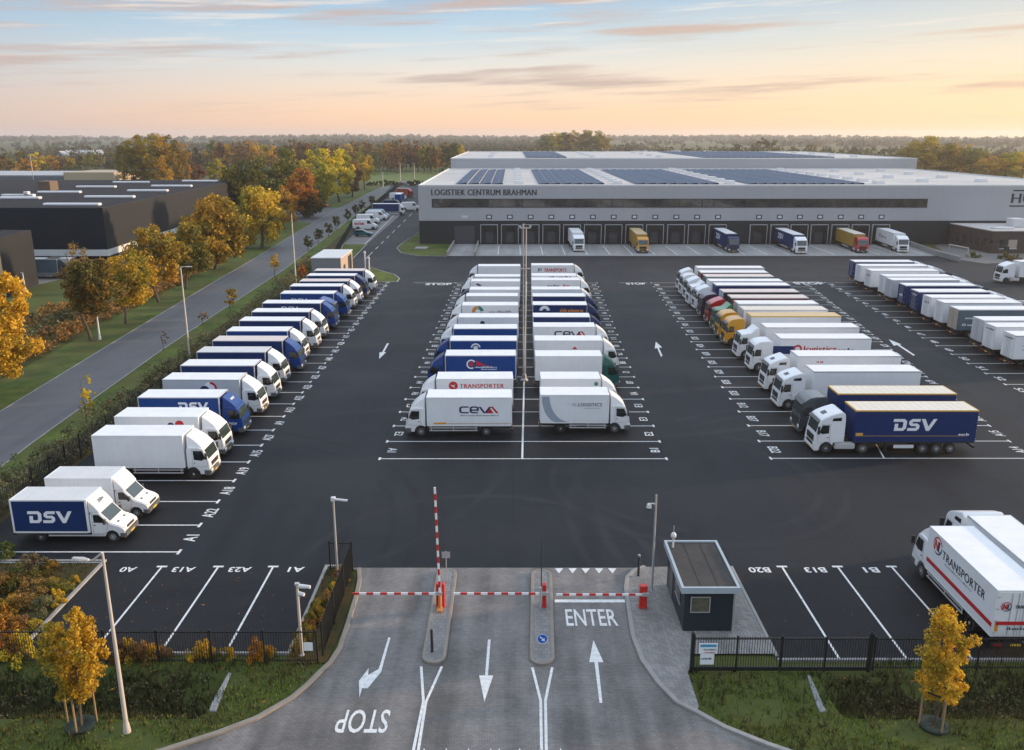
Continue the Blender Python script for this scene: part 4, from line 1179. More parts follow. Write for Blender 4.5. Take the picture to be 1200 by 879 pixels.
# ---------------------------------------------------------------- kerbs, walkway, traffic islands, planted beds
k = MB(); k.strip(KL, -.02, .22, -.05, .11); obj_kl = struct('kerb', k.mesh('kerb', KERBW, bevel=.015))
k = MB(); k.strip(KR, -.22, .02, -.05, .11); struct('kerb', k.mesh('kerb', KERB, bevel=.015))
wk = [G(*p) for p in kr[:10]]
wk = [(x + .0, y) for x, y in wk] + [G(819, 829), (G(806, 790)[0], G(806, 790)[1]), (9.2, 38.8), (XS, 38.8), (XS, YE - .02)]
struct('walkway', MB().poly(wk, .075).mesh('walkway', WALKP, fix=False))
k = MB(); k.strip([(XS + .02, YE), (XS + .02, 38.6)], -.06, .10, -.05, .10); struct('kerb', k.mesh('kerb', KERB))
def island(cx0, y0, cx1, y1, w):
    """rounded island, axis from (cx0, y0) near end to (cx1, y1) far end"""
    d = Vector((cx1 - cx0, y1 - y0)).normalized(); n = Vector((d.y, -d.x)); P = []
    for i in range(13):
        t = PI * i / 12
        P.append(Vector((cx1, y1)) - d * w / 2 + n * (w / 2 * math.cos(t)) + d * (w / 2 * math.sin(t)))
    for i in range(13):
        t = PI * i / 12
        P.append(Vector((cx0, y0)) + d * w / 2 - n * (w / 2 * math.cos(t)) - d * (w / 2 * math.sin(t)))
    k = MB(); k.strip([(p.x, p.y) for p in P], 0, .18, -.05, .13, closed=True)
    s = struct('traffic_island', MB().poly([(p.x, p.y) for p in P], .11).mesh('traffic_island', ISLP, fix=False))
    struct('kerb', k.mesh('kerb', KERBW, bevel=.015), s)
a, b = G(507.5, 779), G(524.5, 668); island(a[0], a[1], b[0], b[1], 1.22)
a, b = G(635.5, 780.5), G(634.5, 669); island(a[0], a[1], b[0], b[1], 1.26)
# beds
k = MB(); k.strip([(XBED, YF - .1), (XBED, 48.7), (-32.3, 48.7), (-34.6, 46.2)], -.2, 0, -.05, .12); k.strip([(XBED, YF - .02), (-11.3, YF - .02)], -.16, .0, -.05, .10)
k.strip([(-11.4, YF), (-11.4, YE + .1), (-9.9, YE + .1)], -.16, .02, -.05, .13)
struct('kerb', k.mesh('kerb', KERB, bevel=.01))
k = MB(); k.strip([(XS, YR), (70, YR)], -.16, 0, -.05, .10); struct('kerb', k.mesh('kerb', KERB))
struct('planting_bed', MB().poly([(XBED - .1, YF - .2), (XBED - .1, 48.6), (-32.3, 48.6), (-40, 45), (-44, 36.9), (-26, 37.3)], -.015).mesh('planting_bed', SOIL, fix=False))
struct('planting_bed', MB().poly([(-11.3, 38.0), (-11.3, YE + .05), (-9.95, YE + .05), (KL[1][0] - .1, KL[1][1]), (KL[3][0] - .1, KL[3][1]), (KL[5][0] - .1, KL[5][1])], .03).mesh('planting_bed', SOIL, fix=False))
# grass wedges by the far corner and the warehouse
def wedge(pts, nm='lawn'):
    P = [G(*p) for p in pts]
    s = struct(nm, MB().poly(P, .05).mesh(nm, LAWN, fix=False))
    kk = MB(); kk.strip(P, -.08, .12, -.02, .09, closed=True); struct('kerb', kk.mesh('kerb', KERB), s)
wedge([(431, 312.5), (446, 317.5), (462, 322), (468, 326.5), (465, 330.5), (441, 330.5)])
wedge([(495, 270), (520, 283.5), (531, 284.5), (523, 300.5), (490, 300), (470, 296.5), (465, 291), (471, 285.5)])
wedge([(396, 303), (414, 303), (430, 286.5), (402, 286.5)])
struct('parking_strip', MB().poly([G(402, 286), G(430, 286), G(475, 247), G(447, 247)], .006).mesh('parking_strip', YARD, fix=False))

# dock apron
ap = [(XS, 0)]
YA = G(600, 300)[1]; YW = 210.0
apr = struct('dock_apron', MB().poly([(-15.0, YA), (97, YA), (97, YW), (-15, YW)], .012).mesh('dock_apron', CONC, fix=False))
k = MB()
for u in [561 + 24.0 * i for i in range(21)]:
    x = (u - 600) * 209 / F
    k.poly([(x - .1, YA + 2), (x + .1, YA + 2), (x + .1, YW - 3), (x - .1, YW - 3)], .018)
struct('dock_lines', k.mesh('dock_lines', LINE, fix=False), apr)

# ================================================================ foliage
GOLD = leaf_mat('golden_leaves', [(0.0, (0.33, 0.20, 0.014)), (.45, (0.58, 0.36, 0.02)), (1, (0.70, 0.46, 0.04))], ([(0, (0.12, 0.14, 0.02)), (1, (0.30, 0.28, 0.035))], .9, .75))
ORANGE = leaf_mat('orange_leaves', [(0.0, (0.34, 0.15, 0.015)), (.5, (0.58, 0.28, 0.02)), (1, (0.75, 0.45, 0.035))], ([(0, (0.16, 0.12, 0.016)), (1, (0.40, 0.25, 0.025))], 1.0, .75))
OLIVE = leaf_mat('olive_leaves', [(0.0, (0.07, 0.085, 0.015)), (.5, (0.14, 0.14, 0.024)), (1, (0.27, 0.22, 0.036))], ([(0, (0.28, 0.18, 0.018)), (1, (0.50, 0.32, 0.028))], 1.0, .7))
RUST = leaf_mat('rust_leaves', [(0.0, (0.15, 0.065, 0.022)), (.5, (0.26, 0.12, 0.035)), (1, (0.38, 0.20, 0.065))], ([(0, (0.12, 0.075, 0.03)), (1, (0.2, 0.13, 0.05))], 1.0, .6))
GREENL = leaf_mat('green_leaves', [(0.0, (0.04, 0.06, 0.014)), (.5, (0.085, 0.11, 0.024)), (1, (0.15, 0.16, 0.035))], ([(0, (0.15, 0.12, 0.025)), (1, (0.28, 0.19, 0.035))], 1.1, .5))
DULL = leaf_mat('dull_hedge_leaves', [(0.0, (0.06, 0.066, 0.024)), (.5, (0.13, 0.13, 0.055)), (1, (0.25, 0.23, 0.12))], ([(0, (0.10, 0.065, 0.03)), (1, (0.22, 0.15, 0.075))], .35, .6))
WOOD = leaf_mat('woodland_leaves', [(0.0, (0.07, 0.06, 0.022)), (.5, (0.16, 0.11, 0.035)), (1, (0.30, 0.18, 0.045))], ([(0, (0.05, 0.065, 0.022)), (1, (0.12, 0.125, 0.04))], .02, .8))
FARW = leaf_mat('hazy_woodland_leaves', [(0.0, (0.045, 0.046, 0.026)), (.5, (0.095, 0.080, 0.040)), (1, (0.17, 0.125, 0.06))], ([(0, (0.045, 0.055, 0.028)), (1, (0.085, 0.095, 0.05))], .01, .8))  # distance haze is put into these leaves as a duller, greyer colour
BARK = mat('bark', (0.085, 0.068, 0.05), 0.9, dirt_or_sheen=0.5, scale=3, bump=0.4, bscale=20)
STAKE = mat('timber_stake', (0.30, 0.20, 0.10), 0.8, dirt_or_sheen=0.3, scale=4)
BLADE = leaf_mat('grass_blades', [(0.0, (0.075, 0.12, 0.016)), (.5, (0.15, 0.21, 0.032)), (1, (0.28, 0.30, 0.06))], ([(0, (0.13, 0.115, 0.03)), (1, (0.26, 0.21, 0.07))], .22, .6), 0.3)
DRYB = leaf_mat('dry_grass_blades', [(0.0, (0.028, 0.030, 0.012)), (.5, (0.055, 0.052, 0.022)), (1, (0.13, 0.11, 0.05))], ([(0, (0.025, 0.038, 0.010)), (1, (0.06, 0.08, 0.02))], .3, .7), 0.3)

def leaves_mesh(name, centres, sizes, per, leaf, rng, m, flat=0.75, hollow=0.35, zr=1.0):
    """clumps of leaf-sized faces scattered round the given centres"""
    n = len(centres) * per
    C = np.repeat(np.array(centres), per, axis=0); S = np.repeat(np.array(sizes), per)
    d = rng.normal(size=(n, 3)); d /= np.linalg.norm(d, axis=1)[:, None]
    r = (hollow + (1 - hollow) * rng.random(n) ** .5) * S
    P = C + d * r[:, None] * np.array([1, 1, flat])
    u = rng.normal(size=(n, 3)); u /= np.linalg.norm(u, axis=1)[:, None]
    w = np.cross(u, rng.normal(size=(n, 3))); w /= np.linalg.norm(w, axis=1)[:, None]
    L = leaf * (0.55 + 0.9 * rng.random(n)); W = L * (0.45 + .3 * rng.random(n))
    u[:, 2] /= zr; w[:, 2] /= zr
    V = np.empty((n, 4, 3))
    V[:, 0] = P - u * L[:, None] * .5; V[:, 1] = P + w * W[:, None] * .5; V[:, 2] = P + u * L[:, None] * .5; V[:, 3] = P - w * W[:, None] * .5
    me = D.meshes.new(name)
    me.vertices.add(4 * n); me.vertices.foreach_set('co', V.reshape(-1))
    me.loops.add(4 * n); me.loops.foreach_set('vertex_index', np.arange(4 * n, dtype=np.int32))
    me.polygons.add(n); me.polygons.foreach_set('loop_start', np.arange(0, 4 * n, 4, dtype=np.int32))
    me.materials.append(m); me.update(calc_edges=True); me.validate()
    return me

def crown_mesh(kind, seed, m, clumps=70, per=70, leaf=.11, zr=1.6):
    """crown in a unit box: x, y in -1..1, z in 0..1"""
    zr = round(zr * 2) / 2
    key = ('crown', kind, seed, m.name, clumps, per, leaf, zr)
    def fn():
        rng = np.random.default_rng(seed + 100); C = []; S = []
        while len(C) < clumps:
            p = rng.uniform(-1, 1, 3); z = (p[2] + 1) / 2
            if kind == 'round': lim = math.sqrt(max(0, 1 - ((z - .46) / .56) ** 2)) * (0.82 + .2 * math.sin(5 * math.atan2(p[1], p[0]) + seed + 4 * z) + .14 * math.sin(11 * z + 2 * seed + 2 * math.atan2(p[1], p[0])))
            elif kind == 'tall': lim = (.62 + .3 * math.sin(3.2 * z)) * math.sqrt(max(0, 1 - ((z - .45) / .57) ** 2)) * (0.9 + .2 * math.sin(4 * math.atan2(p[1], p[0]) + seed + 6 * z))
            elif kind == 'cone': lim = (1.02 - z) ** .75 * (0.85 + .2 * math.sin(9 * z + seed))
            else: lim = math.sqrt(max(0, 1 - ((z - .4) / .62) ** 2)) * (.7 + .35 * math.sin(7 * p[0] + seed))
            rr = math.hypot(p[0], p[1])
            if rr < lim * .88 and (rr > lim * .42 or rng.random() < .35 or z > .8):
                C.append((p[0], p[1], z * .94 + .03)); S.append(rng.uniform(.14, .27))
        me = leaves_mesh('crown', C, S, per, leaf, rng, m, flat=.85 / zr, zr=zr)
        return me
    return cached(key, fn)

def trunk_mesh(seed, branch=True):
    """unit trunk with limbs: height 1 is the top of the crown"""
    def fn():
        r = random.Random(seed); m = MB()
        p = Vector((0, 0, 0)); rad = .030; prev = p
        lean = Vector((r.uniform(-.03, .03), r.uniform(-.03, .03), 0))
        for i in range(6):
            q = prev + Vector((lean.x + r.uniform(-.012, .012), lean.y + r.uniform(-.012, .012), .14))
            m.tube(prev, q, rad, rad * .78, 7, caps=False); prev = q; rad *= .78
            if branch and i >= 2:
                for _ in range(3):
                    a = r.uniform(0, 2 * PI); l = r.uniform(.12, .24)
                    e = q + Vector((math.cos(a) * l, math.sin(a) * l, r.uniform(.06, .16)))
                    m.tube(q, e, rad * .6, rad * .15, 5, caps=False)
        return m.mesh('trunk', BARK, smooth=True)
    return cached(('trunk', seed, branch), fn)

def one_mesh_tree(seed, m, kind, clumps=46, per=40, leaf=.15):
    """small far tree: crown and trunk in one mesh, unit height"""
    def fn():
        c = crown_mesh(kind, seed, m, clumps, per, leaf, 3.2)
        bm = bmesh.new(); bm.from_mesh(c)
        for v in bm.verts:
            v.co.x *= .5; v.co.y *= .5; v.co.z = .14 + v.co.z * .86
        t = MB().tube((0, 0, 0), (0, 0, .5), .022, .012, 6, mi=1)
        n0 = [bm.verts.new(v) for v in t.v]
        for f in t.f:
            ff = bm.faces.new([n0[i] for i in f]); ff.material_index = 1
        me = D.meshes.new('tree'); bm.to_mesh(me); bm.free()
        me.materials.append(m); me.materials.append(BARK)
        return me
    return cached(('far', seed, m.name, kind, clumps, per, leaf), fn)

def tree(label, base, top_v, cu, cv_bot, half, m, kind='round', seed=0, clumps=80, per=75, leaf=.105, name='tree', group='autumn trees along the left road', cat='tree'):
    """base: (u, v) where the trunk meets the ground; crown given by its top and bottom rows, centre column and half width in pixels"""
    x, y = G(*base); zt = Zt(base[1], top_v); zb = Zt(base[1], cv_bot)
    zc = y * CP + (HC - (zt + zb) / 2) * SP
    cx = (cu - 600) * zc / F; hw = half * zc / F
    root = thing(name, label, cat, (x, y, -.03), 0, group)
    t = obj('trunk', trunk_mesh(seed % 5), root); t.scale = (hw * 2.2, hw * 2.2, zt * .92); t.rotation_euler = (0, 0, seed * 1.3)
    c = obj('crown', crown_mesh(kind, seed % 6, m, clumps, per, leaf, (zt - zb) / hw), root, (cx - x, 0, zb)); c.scale = (hw, hw, zt - zb); c.rotation_euler = (0, 0, seed * 1.7)
    return root
# ================================================================ the distribution centre
WALLP = mat('grey_wall_panel', (0.37, 0.38, 0.40), 0.5, dirt_or_sheen=0.12, scale=0.15, dcol=(0.30, 0.31, 0.33))
PLINTH = mat('charcoal_plinth', (0.010, 0.015, 0.020), 0.6, dirt_or_sheen=0.2, scale=0.3, dcol=(0.020, 0.023, 0.026))
BROWNW = mat('dark_brown_wall', (0.055, 0.040, 0.034), 0.65, dirt_or_sheen=0.25, scale=0.6, dcol=(0.085, 0.06, 0.05))
ROOFM = ground_mat('roof_membrane', (0.40, 0.385, 0.365), (0.58, 0.56, 0.53), 0.7, big=0.03, mid=0.25, fine=2, streak=(0.03, 0.5, 0.5, (0.33, 0.31, 0.29)), bump=0.1)
DARKROOF = ground_mat('dark_roof_felt', (0.017, 0.016, 0.019), (0.032, 0.030, 0.032), 0.85, spec=.12, big=0.04, mid=0.3, fine=3, bump=0.1)
DARKW = mat('black_steel_wall', (0.007, 0.013, 0.021), 0.6, dirt_or_sheen=0.2, scale=0.25, dcol=(0.012, 0.016, 0.02), spec=.2)
GREYW = mat('dark_grey_wall', (0.017, 0.018, 0.021), 0.65, dirt_or_sheen=0.3, scale=0.25, dcol=(0.028, 0.028, 0.029), spec=.25)
SUNCREAMW = mat('sunlit_cream_wall', (0.55, 0.42, 0.24), 0.6, dirt_or_sheen=0.15, scale=0.4)  # the sunlit look of the front face is put into this cream
WHITEC = mat('white_coping', (0.62, 0.63, 0.63), 0.5, dirt_or_sheen=0.2, scale=0.5)
OFFGL = mat('office_glass', (0.020, 0.024, 0.028), 0.05, spec=0.8, dirt_or_sheen=0.9, scale=0.35, dcol=(0.11, 0.10, 0.08))  # the lighter blotches are reflections painted into the glass colour
FRAMED = mat('dark_frame', (0.025, 0.028, 0.032), 0.5)
GALV = mat('galvanised_steel', (0.46, 0.46, 0.45), 0.45, 0.4, dirt_or_sheen=0.25, scale=4)
POLEW = mat('pale_lamp_post', (0.52, 0.47, 0.42), 0.5, 0.1, dirt_or_sheen=0.2, scale=3)
SKYL = mat('skylight_dome', (0.70, 0.71, 0.72), 0.2)
PV = None
def pv_mat():
    m = D.materials.new('solar_panel'); nt, b = nodes_of(m)
    pos = nt.nodes.new('ShaderNodeNewGeometry').outputs['Position']
    br = nt.nodes.new('ShaderNodeTexBrick'); br.offset = 0.0
    br.inputs['Brick Width'].default_value = 1.75; br.inputs['Row Height'].default_value = 1.1; br.inputs['Mortar Size'].default_value = 0.05
    br.inputs['Scale'].default_value = 1.0
    br.inputs['Color1'].default_value = (0.050, 0.080, 0.135, 1); br.inputs['Color2'].default_value = (0.062, 0.095, 0.155, 1); br.inputs['Mortar'].default_value = (0.20, 0.22, 0.25, 1)
    nt.links.new(pos, br.inputs['Vector'])
    nt.links.new(br.outputs[0], b.inputs['Base Color']); b.inputs['Roughness'].default_value = 0.55; b.inputs['Specular IOR Level'].default_value = 0.06
    return m
PV = pv_mat()

WX0, WX1, WY0, WY1, WH = -22.2, 139.0, YW, 316.0, 13.9
wh = thing('distribution_centre', 'huge grey warehouse with solar roof, dark dock doors and long window strip', 'warehouse', (0, 0, 0))
zb = Zt(284.5, 257.5)
obj('wall', MB().box(WX0, WX1, WY0, WY1 - .5, zb, WH - .3).mesh('wall', WALLP), wh)
obj('plinth', MB().box(WX0 + .05, WX1 - .05, WY0 + .12, WY1 - .6, 0, zb - .002).mesh('plinth', PLINTH), wh)
rf = obj('roof', MB().box(WX0 + .4, WX1 - .4, WY0 + .4, WY1, WH - .299, WH - .25).mesh('roof', ROOFM), wh)
pp = MB(); pp.strip([(WX0, WY0), (WX1, WY0), (WX1, WY1 - 1), (WX0, WY1 - 1)], 0, .38, WH - .298, WH, closed=True)
obj('parapet', pp.mesh('parapet', WHITEC), wh)
UX0, UX1, UY1, UH = -21.6, 143.0, 440.0, 17.3
up = obj('rear_hall', MB().box(UX0, UX1, WY1 + .1, UY1, 0, UH - .3).mesh('rear_hall', WALLP), wh)
obj('roof', MB().box(UX0 + .3, UX1 - .3, WY1 + .3, UY1 - .3, UH - .299, UH - .2).mesh('roof', ROOFM), up)
pp = MB(); pp.strip([(UX0, WY1 + .1), (UX1, WY1 + .1), (UX1, UY1), (UX0, UY1)], 0, .3, UH - .298, UH, closed=True)
obj('parapet', pp.mesh('parapet', WHITEC), up)
def solar(x0, x1, y0, y1, z):
    m = MB(); n = max(2, int((x1 - x0) / 2.35)); w = (x1 - x0) / n
    for i in range(n):
        m.add([(x0 + i * w + .07, y0, z + .05), (x0 + (i + 1) * w - .07, y0, z + .30), (x0 + (i + 1) * w - .07, y1, z + .30), (x0 + i * w + .07, y1, z + .05)], [(0, 1, 2, 3)])
        m.box(x0 + (i + 1) * w - .07, x0 + (i + 1) * w - .03, y0, y1, z - .2, z + .28, 1)
    return obj('solar_array', m.mesh('solar_array', [PV, GALV], fix=False), rf if z < 15 else up)
for x0, x1 in ((-13.8, -2.2), (6.4, 22.5), (30, 50.5), (57.5, 86)):
    solar(x0, x1, WY0 + 7, WY1 - 12, WH - .2)
for x0, x1 in ((5, 20), (70, 118)):
    solar(x0, x1, WY1 + 12, UY1 - 8, UH - .15)
dome = cached('dome', lambda: MB().box(-1.1, 1.1, -1.3, 1.3, 0, .3).box(-1.0, 1.0, -1.2, 1.2, .3, .8).mesh('skylight', SKYL, smooth=True))
for x in (1.8, 26.0, 53.8, 90.5):
    for i in range(9):
        obj('skylight', dome, rf, (x, WY0 + 10 + i * 10.2, WH - .25))
for x in (105, 120):
    for i in range(4):
        obj('skylight', dome, rf, (x, WY0 + 18 + i * 21, WH - .25))
for x in (-8, 30, 55, 128):
    for i in range(4):
        obj('skylight', dome, up, (x, WY1 + 20 + i * 24, UH - .2))
# window strip and its mullions
def fx(u): return (u - 600) * (YW * CP + (HC - 8) * SP) / F
wz0, wz1 = Zt(284.5, 241.5), Zt(284.5, 232.7)
ws = obj('window_strip', MB().box(fx(507), fx(1085), WY0 - .05, WY0 + .01, wz0, wz1).mesh('window_strip', OFFGL), wh)
k = MB(); nm = 44
for i in range(nm + 1):
    x = fx(507) + (fx(1085) - fx(507)) * i / nm; t = .14 if i % 4 == 0 else .06
    k.box(x - t, x + t, WY0 - .09, WY0 - .052, wz0, wz1)
k.box(fx(507) - .15, fx(1085) + .15, WY0 - .11, WY0 - .002, wz0 - .14, wz0); k.box(fx(507) - .15, fx(1085) + .15, WY0 - .11, WY0 - .002, wz1, wz1 + .14)
obj('window_frame', k.mesh('window_frame', FRAMED), ws)
# panel joints
k = MB()
for i in range(28):
    x = WX0 + 5.8 * (i + .4)
    k.box(x - .015, x + .015, WY0 - .012, WY0 - .001, zb + .05, wz0 - .3); k.box(x - .015, x + .015, WY0 - .012, WY0 - .001, wz1 + .3, WH - .35)
pj = obj('panel_joint', k.mesh('panel_joint', mat('joint_grey', (0.24, 0.25, 0.26), 0.6)), wh); pj['kind'] = 'stuff'
# lettering on the facade
def wall_text(t, u0, u1, z0, z1, y, m, bold=.02, extra=None):
    mb = MB(); v, f, a = text2d(t, 0.0, 0.0, 1.06); x0, x1 = fx(u0), fx(u1)
    for q in (-2, -1, 0, 1, 2):      # stout strokes: layered plates
        put2d(mb, v, f, (x0 + q * bold, y - .004 * (q + 2), z0), (1, 0, 0), (0, 0, 1), x1 - x0, z1 - z0)
    o = obj('lettering', mb.mesh('lettering', m, fix=False), wh)
    for a in extra or (): obj('sign_bar', MB().box(*a).mesh('sign_bar', m), wh)
    return o
wall_text('LOGISTIEK CENTRUM BRAHMAN', 506, 628.5, Zt(284.5, 228.1), Zt(284.5, 221.2), WY0 - .03, INKD, .035)
hz0, hz1 = Zt(284.5, 237), Zt(284.5, 226)
wall_text('HU', 1183.5, 1208, hz0, hz1, WY0 - .03, INKD, .06, [(fx(1184), fx(1240), WY0 - .06, WY0 - .02, hz1 + .55, hz1 + .85), (fx(1182), fx(1240), WY0 - .06, WY0 - .02, hz0 - .85, hz0 - .55)])
# dock doors
DOORP = mat('dock_door_panel', (0.045, 0.050, 0.058), 0.55, dirt_or_sheen=0.2); SEAL = mat('dock_seal_black', (0.012, 0.012, 0.013), 0.8); DFR = mat('dock_frame_grey', (0.36, 0.37, 0.38), 0.5)
dzt = Zt(284.5, 262.3)
def dock_door(x):
    d = obj('dock_door', cached('ddoor', lambda: MB().box(-1.5, 1.5, WY0 + .02, WY0 + .10, .25, dzt - .5).box(-.95, -.55, WY0 - .0, WY0 + .03, 2.35, 2.65).box(.55, .95, WY0 - .0, WY0 + .03, 2.35, 2.65).mesh('dock_door', DOORP)), wh, (x, 0, 0))
    m = MB()
    m.box(-1.95, -1.12, WY0 - .55, WY0 + .11, .15, dzt); m.box(1.12, 1.95, WY0 - .55, WY0 + .11, .15, dzt); m.box(-1.12, 1.12, WY0 - .55, WY0 + .11, dzt - 1.3, dzt)
    obj('dock_seal', cached('dseal', lambda: m.mesh('dock_seal', SEAL, bevel=.05)), d)
    f = MB()
    for s in (-1, 1):
        f.box(s * 2.02 - .07, s * 2.02 + .07, WY0 - .60, WY0 + .10, .1, dzt + .1)
    f.box(-1.95, 1.95, WY0 - .60, WY0 + .10, dzt + .002, dzt + .12)
    obj('door_frame', cached('dfr', lambda: f.mesh('door_frame', DFR)), d)
    b = MB()
    for s in (-1, 1):
        b.box(s * 1.5 - .18, s * 1.5 + .18, WY0 - .85, WY0 - .551, .2, .75)
    b.box(-1.1, 1.1, WY0 - .7, WY0 + .02, .12, .25)
    obj('dock_bumper', cached('dbump', lambda: b.mesh('dock_bumper', RUBBER)), d)
    sg = MB(); zs = Zt(284.5, 253); z2 = .5
    sg.box(-.68, .68, WY0 - .06, WY0 - .003, zs - z2, zs + z2); sg.box(-.42, .42, WY0 - .075, WY0 - .061, zs - z2 + .22, zs + z2 - .22, 1)
    obj('number_sign', cached('dsign', lambda: sg.mesh('number_sign', [FRAMED, WHITEC])), d)
dock_us = [573.3 + 24.2 * i for i in range(10)] + [815.7, 840, 887.8, 912, 935.4, 959, 983, 1006.8, 1030.5]
dock_us[9] = 791.5
for u in dock_us:
    dock_door((u - 600) * (YW * CP + (HC - 2) * SP) / F)
gd = obj('loading_door', MB().box(fx(532), fx(556), WY0 + .02, WY0 + .10, .02, 4.3).mesh('loading_door', DOORP), wh)
obj('number_sign', MB().box(fx(541), fx(548), WY0 - .06, WY0 - .003, Zt(284.5, 254.2), Zt(284.5, 251.5)).mesh('number_sign', [WHITEC]), wh)
rampk = thing('ramp_wall', 'pair of low pale walls beside the ground level door left of the docks', 'wall', (0, 0, 0))
for pts_ in (((533, 284.6), (524, 300)), ((561, 284.6), (556.5, 300))):
    obj('wall_panel', MB().strip([G(*q) for q in pts_], -.15, .15, 0, .9).mesh('wall_panel', KERB), rampk)
q0 = G(494, 291.5); slab_ = obj('cover_slab', MB().box(q0[0] - 1.4, q0[0] + 1.4, q0[1] - 1.6, q0[1] + 1.6, .05, .3).mesh('cover_slab', KERB, bevel=.03)); tag(slab_, 'pale concrete cover slab on the lawn at the warehouse corner', 'cover slab')
# low office wing at the right
OX0 = 98.5; c0 = G(1160, 297); OZ = Zt(297, 270.3)
ow = thing('office_wing', 'low dark brown office wing with flat roof in front of the warehouse', 'office building', (0, 0, 0))
obj('wall', MB().slab([(c0[0], c0[1]), (175, c0[1]), (175, WY0 - .05), (c0[0] - 1.2, WY0 - .05)], 0, OZ - .2).mesh('wall', BROWNW), ow)
rw = obj('roof', MB().slab([(c0[0] - .1, c0[1] - .1), (175, c0[1] - .1), (175, WY0 - .05), (c0[0] - 1.3, WY0 - .05)], OZ - .198, OZ).mesh('roof', ROOFM), ow)
k = MB(); k.box(114, 117, 200, 203, OZ + .002, OZ + 1.9); k.box(118, 121, 200, 203, OZ + .002, OZ + 1.5)
obj('air_handler', k.mesh('air_handler', WHITEC, bevel=.1), rw)
k = MB()
for x, y in ((110, 197), (126, 196), (133, 194)):
    k.box(x - 2.2, x + 2.2, y - 1, y + 1, OZ + .002, OZ + .4)
obj('skylight', k.mesh('skylight', SKYL, bevel=.1), rw)
for i, x in enumerate((107.5, 109.6, 114.0, 118.5)):
    w_ = obj('window', MB().box(x, x + (1.9 if i < 2 else 1.0), c0[1] - .06, c0[1] - .005, 1.1, 3.0).mesh('window', [OFFGL, BEIGE][i == 1]), ow)
    obj('window_frame', MB().box(x - .1, x + (2.0 if i < 2 else 1.1), c0[1] - .09, c0[1] - .003, .95, 1.09).mesh('window_frame', WHITEC), w_)
for i in range(7):
    y = 190 + i * 2.6
    xx = c0[0] - 1.2 * (y - c0[1]) / (WY0 - c0[1])
    obj('window', MB().box(xx - .08, xx + .02, y, y + 1.1, 1.2, 3.0).mesh('window', OFFGL), ow)
obj('door', MB().box(c0[0] - .35, c0[0] - .03, 185.6, 187.0, 0, 2.4).mesh('door', FRAMED), ow)
rwall = thing('ramp_wall', 'low pale concrete ramp wall running from docks to office wing', 'wall', (0, 0, 0))
obj('wall_panel', MB().strip([G(1066, 288), G(1100, 300.5), G(1115, 304.5), G(1125, 307)], -.15, .15, 0, 1.1).mesh('wall_panel', CONC), rwall)
struct('pavement', MB().poly([G(1095, 288), G(1120, 304), G(1155, 309), G(1260, 304), G(1260, 291), G(1110, 284)], .016).mesh('pavement', YARD, fix=False))
hr = thing('guard_rail', 'pale guard rail between ramp and brown office wing', 'railing', (0, 0, 0))
pA, pB = G(1112, 293.5), G(1134, 298)
k = MB(); k.tube((pA[0], pA[1], 1.35), (pB[0], pB[1], 1.35), .14, n=6)
obj('rail', k.mesh('rail', POLEW), hr)
for q in (pA, pB):
    obj('post', MB().tube((q[0], q[1], 0), (q[0], q[1], 1.3), .1, n=6).mesh('post', POLEW), hr)

# ================================================================ street furniture
def lamp_post(label, u, v, vtop, m, arm=None, r=.085, group=None, head=True, name='street_lamp', z=0.0):
    x, y = G(u, v); h = Zt(v, vtop)
    root = thing(name, label, 'street lamp', (x, y, z), 0, group)
    obj('post', MB().tube((0, 0, 0), (0, 0, h * .45), r, r * .8, 10).tube((0, 0, h * .45), (0, 0, h), r * .8, r * .5, 10).lathe([(r * 1.6, 0), (r * 1.6, .05), (r * 1.1, .5)], n=10).mesh('post', m, smooth=True), root)
    ax, ay, az = arm or (0, 0, 0)
    if arm:
        obj('arm', MB().tube((0, 0, h), (ax * .55, ay * .55, h + az), r * .45, n=8).mesh('arm', m, smooth=True), root)
    if head:
        d = Vector((ax, ay, 0)).normalized() if arm else Vector((1, 0, 0)); s = Vector((-d.y, d.x, 0))
        k = MB(); c = Vector((ax, ay, h + az - .02)); e = c + d * .55; c = c - d * .25
        vs = []
        for p, w_, t in ((c, .08, .06), (c + d * .35, .17, .07), (e, .09, .05)):
            vs += [p + s * w_ + Vector((0, 0, -t * .4)), p - s * w_ + Vector((0, 0, -t * .4)), p - s * w_ * .7 + Vector((0, 0, t)), p + s * w_ * .7 + Vector((0, 0, t))]
        k.add(vs, [(0, 1, 2, 3), (0, 4, 5, 1), (1, 5, 6, 2), (2, 6, 7, 3), (3, 7, 4, 0), (4, 8, 9, 5), (5, 9, 10, 6), (6, 10, 11, 7), (7, 11, 8, 4), (8, 11, 10, 9)])
        obj('lamp_head', k.mesh('lamp_head', GALV if m is not POLEW else POLEW, bevel=.015), root)
    return root
lamp_post('tall pale lamp post on the front verge beside the staked golden tree', 149, 858, 648, POLEW, (-.95, .25, -.42), r=.11)
lamp_post('pale lamp post standing by the hedge behind the navy-sided lorries', 223, 425, 313, POLEW, (.75, 0, .05), r=.12)
lamp_post('tall thin pale lamp post beside the orange bush at the far end of left row', 347, 334, 251, POLEW, (.1, 0, .05), r=.14, head=False)
lamp_post('short white post with lamp among the road trees beside the lawn', 117, 398, 351, WHITEC, None, r=.13, head=False)
lamp_post('white lamp post at the corner of the dark grey hall', 29.5, 341, 320, WHITEC, (-.6, 0, .05), r=.15)
for i, (u, v, t) in enumerate(((449, 219, 202), (469.5, 216.5, 191), (486, 216, 191.5))):
    lamp_post(('short pale lamp post by the far road bend', 'tall thin lamp post before the green field, nearer the road', 'tall thin lamp post before the green field, closest to the warehouse')[i], u, v, t, POLEW, (-.8, 0, .05), r=.22, group='lamp posts by the far field')
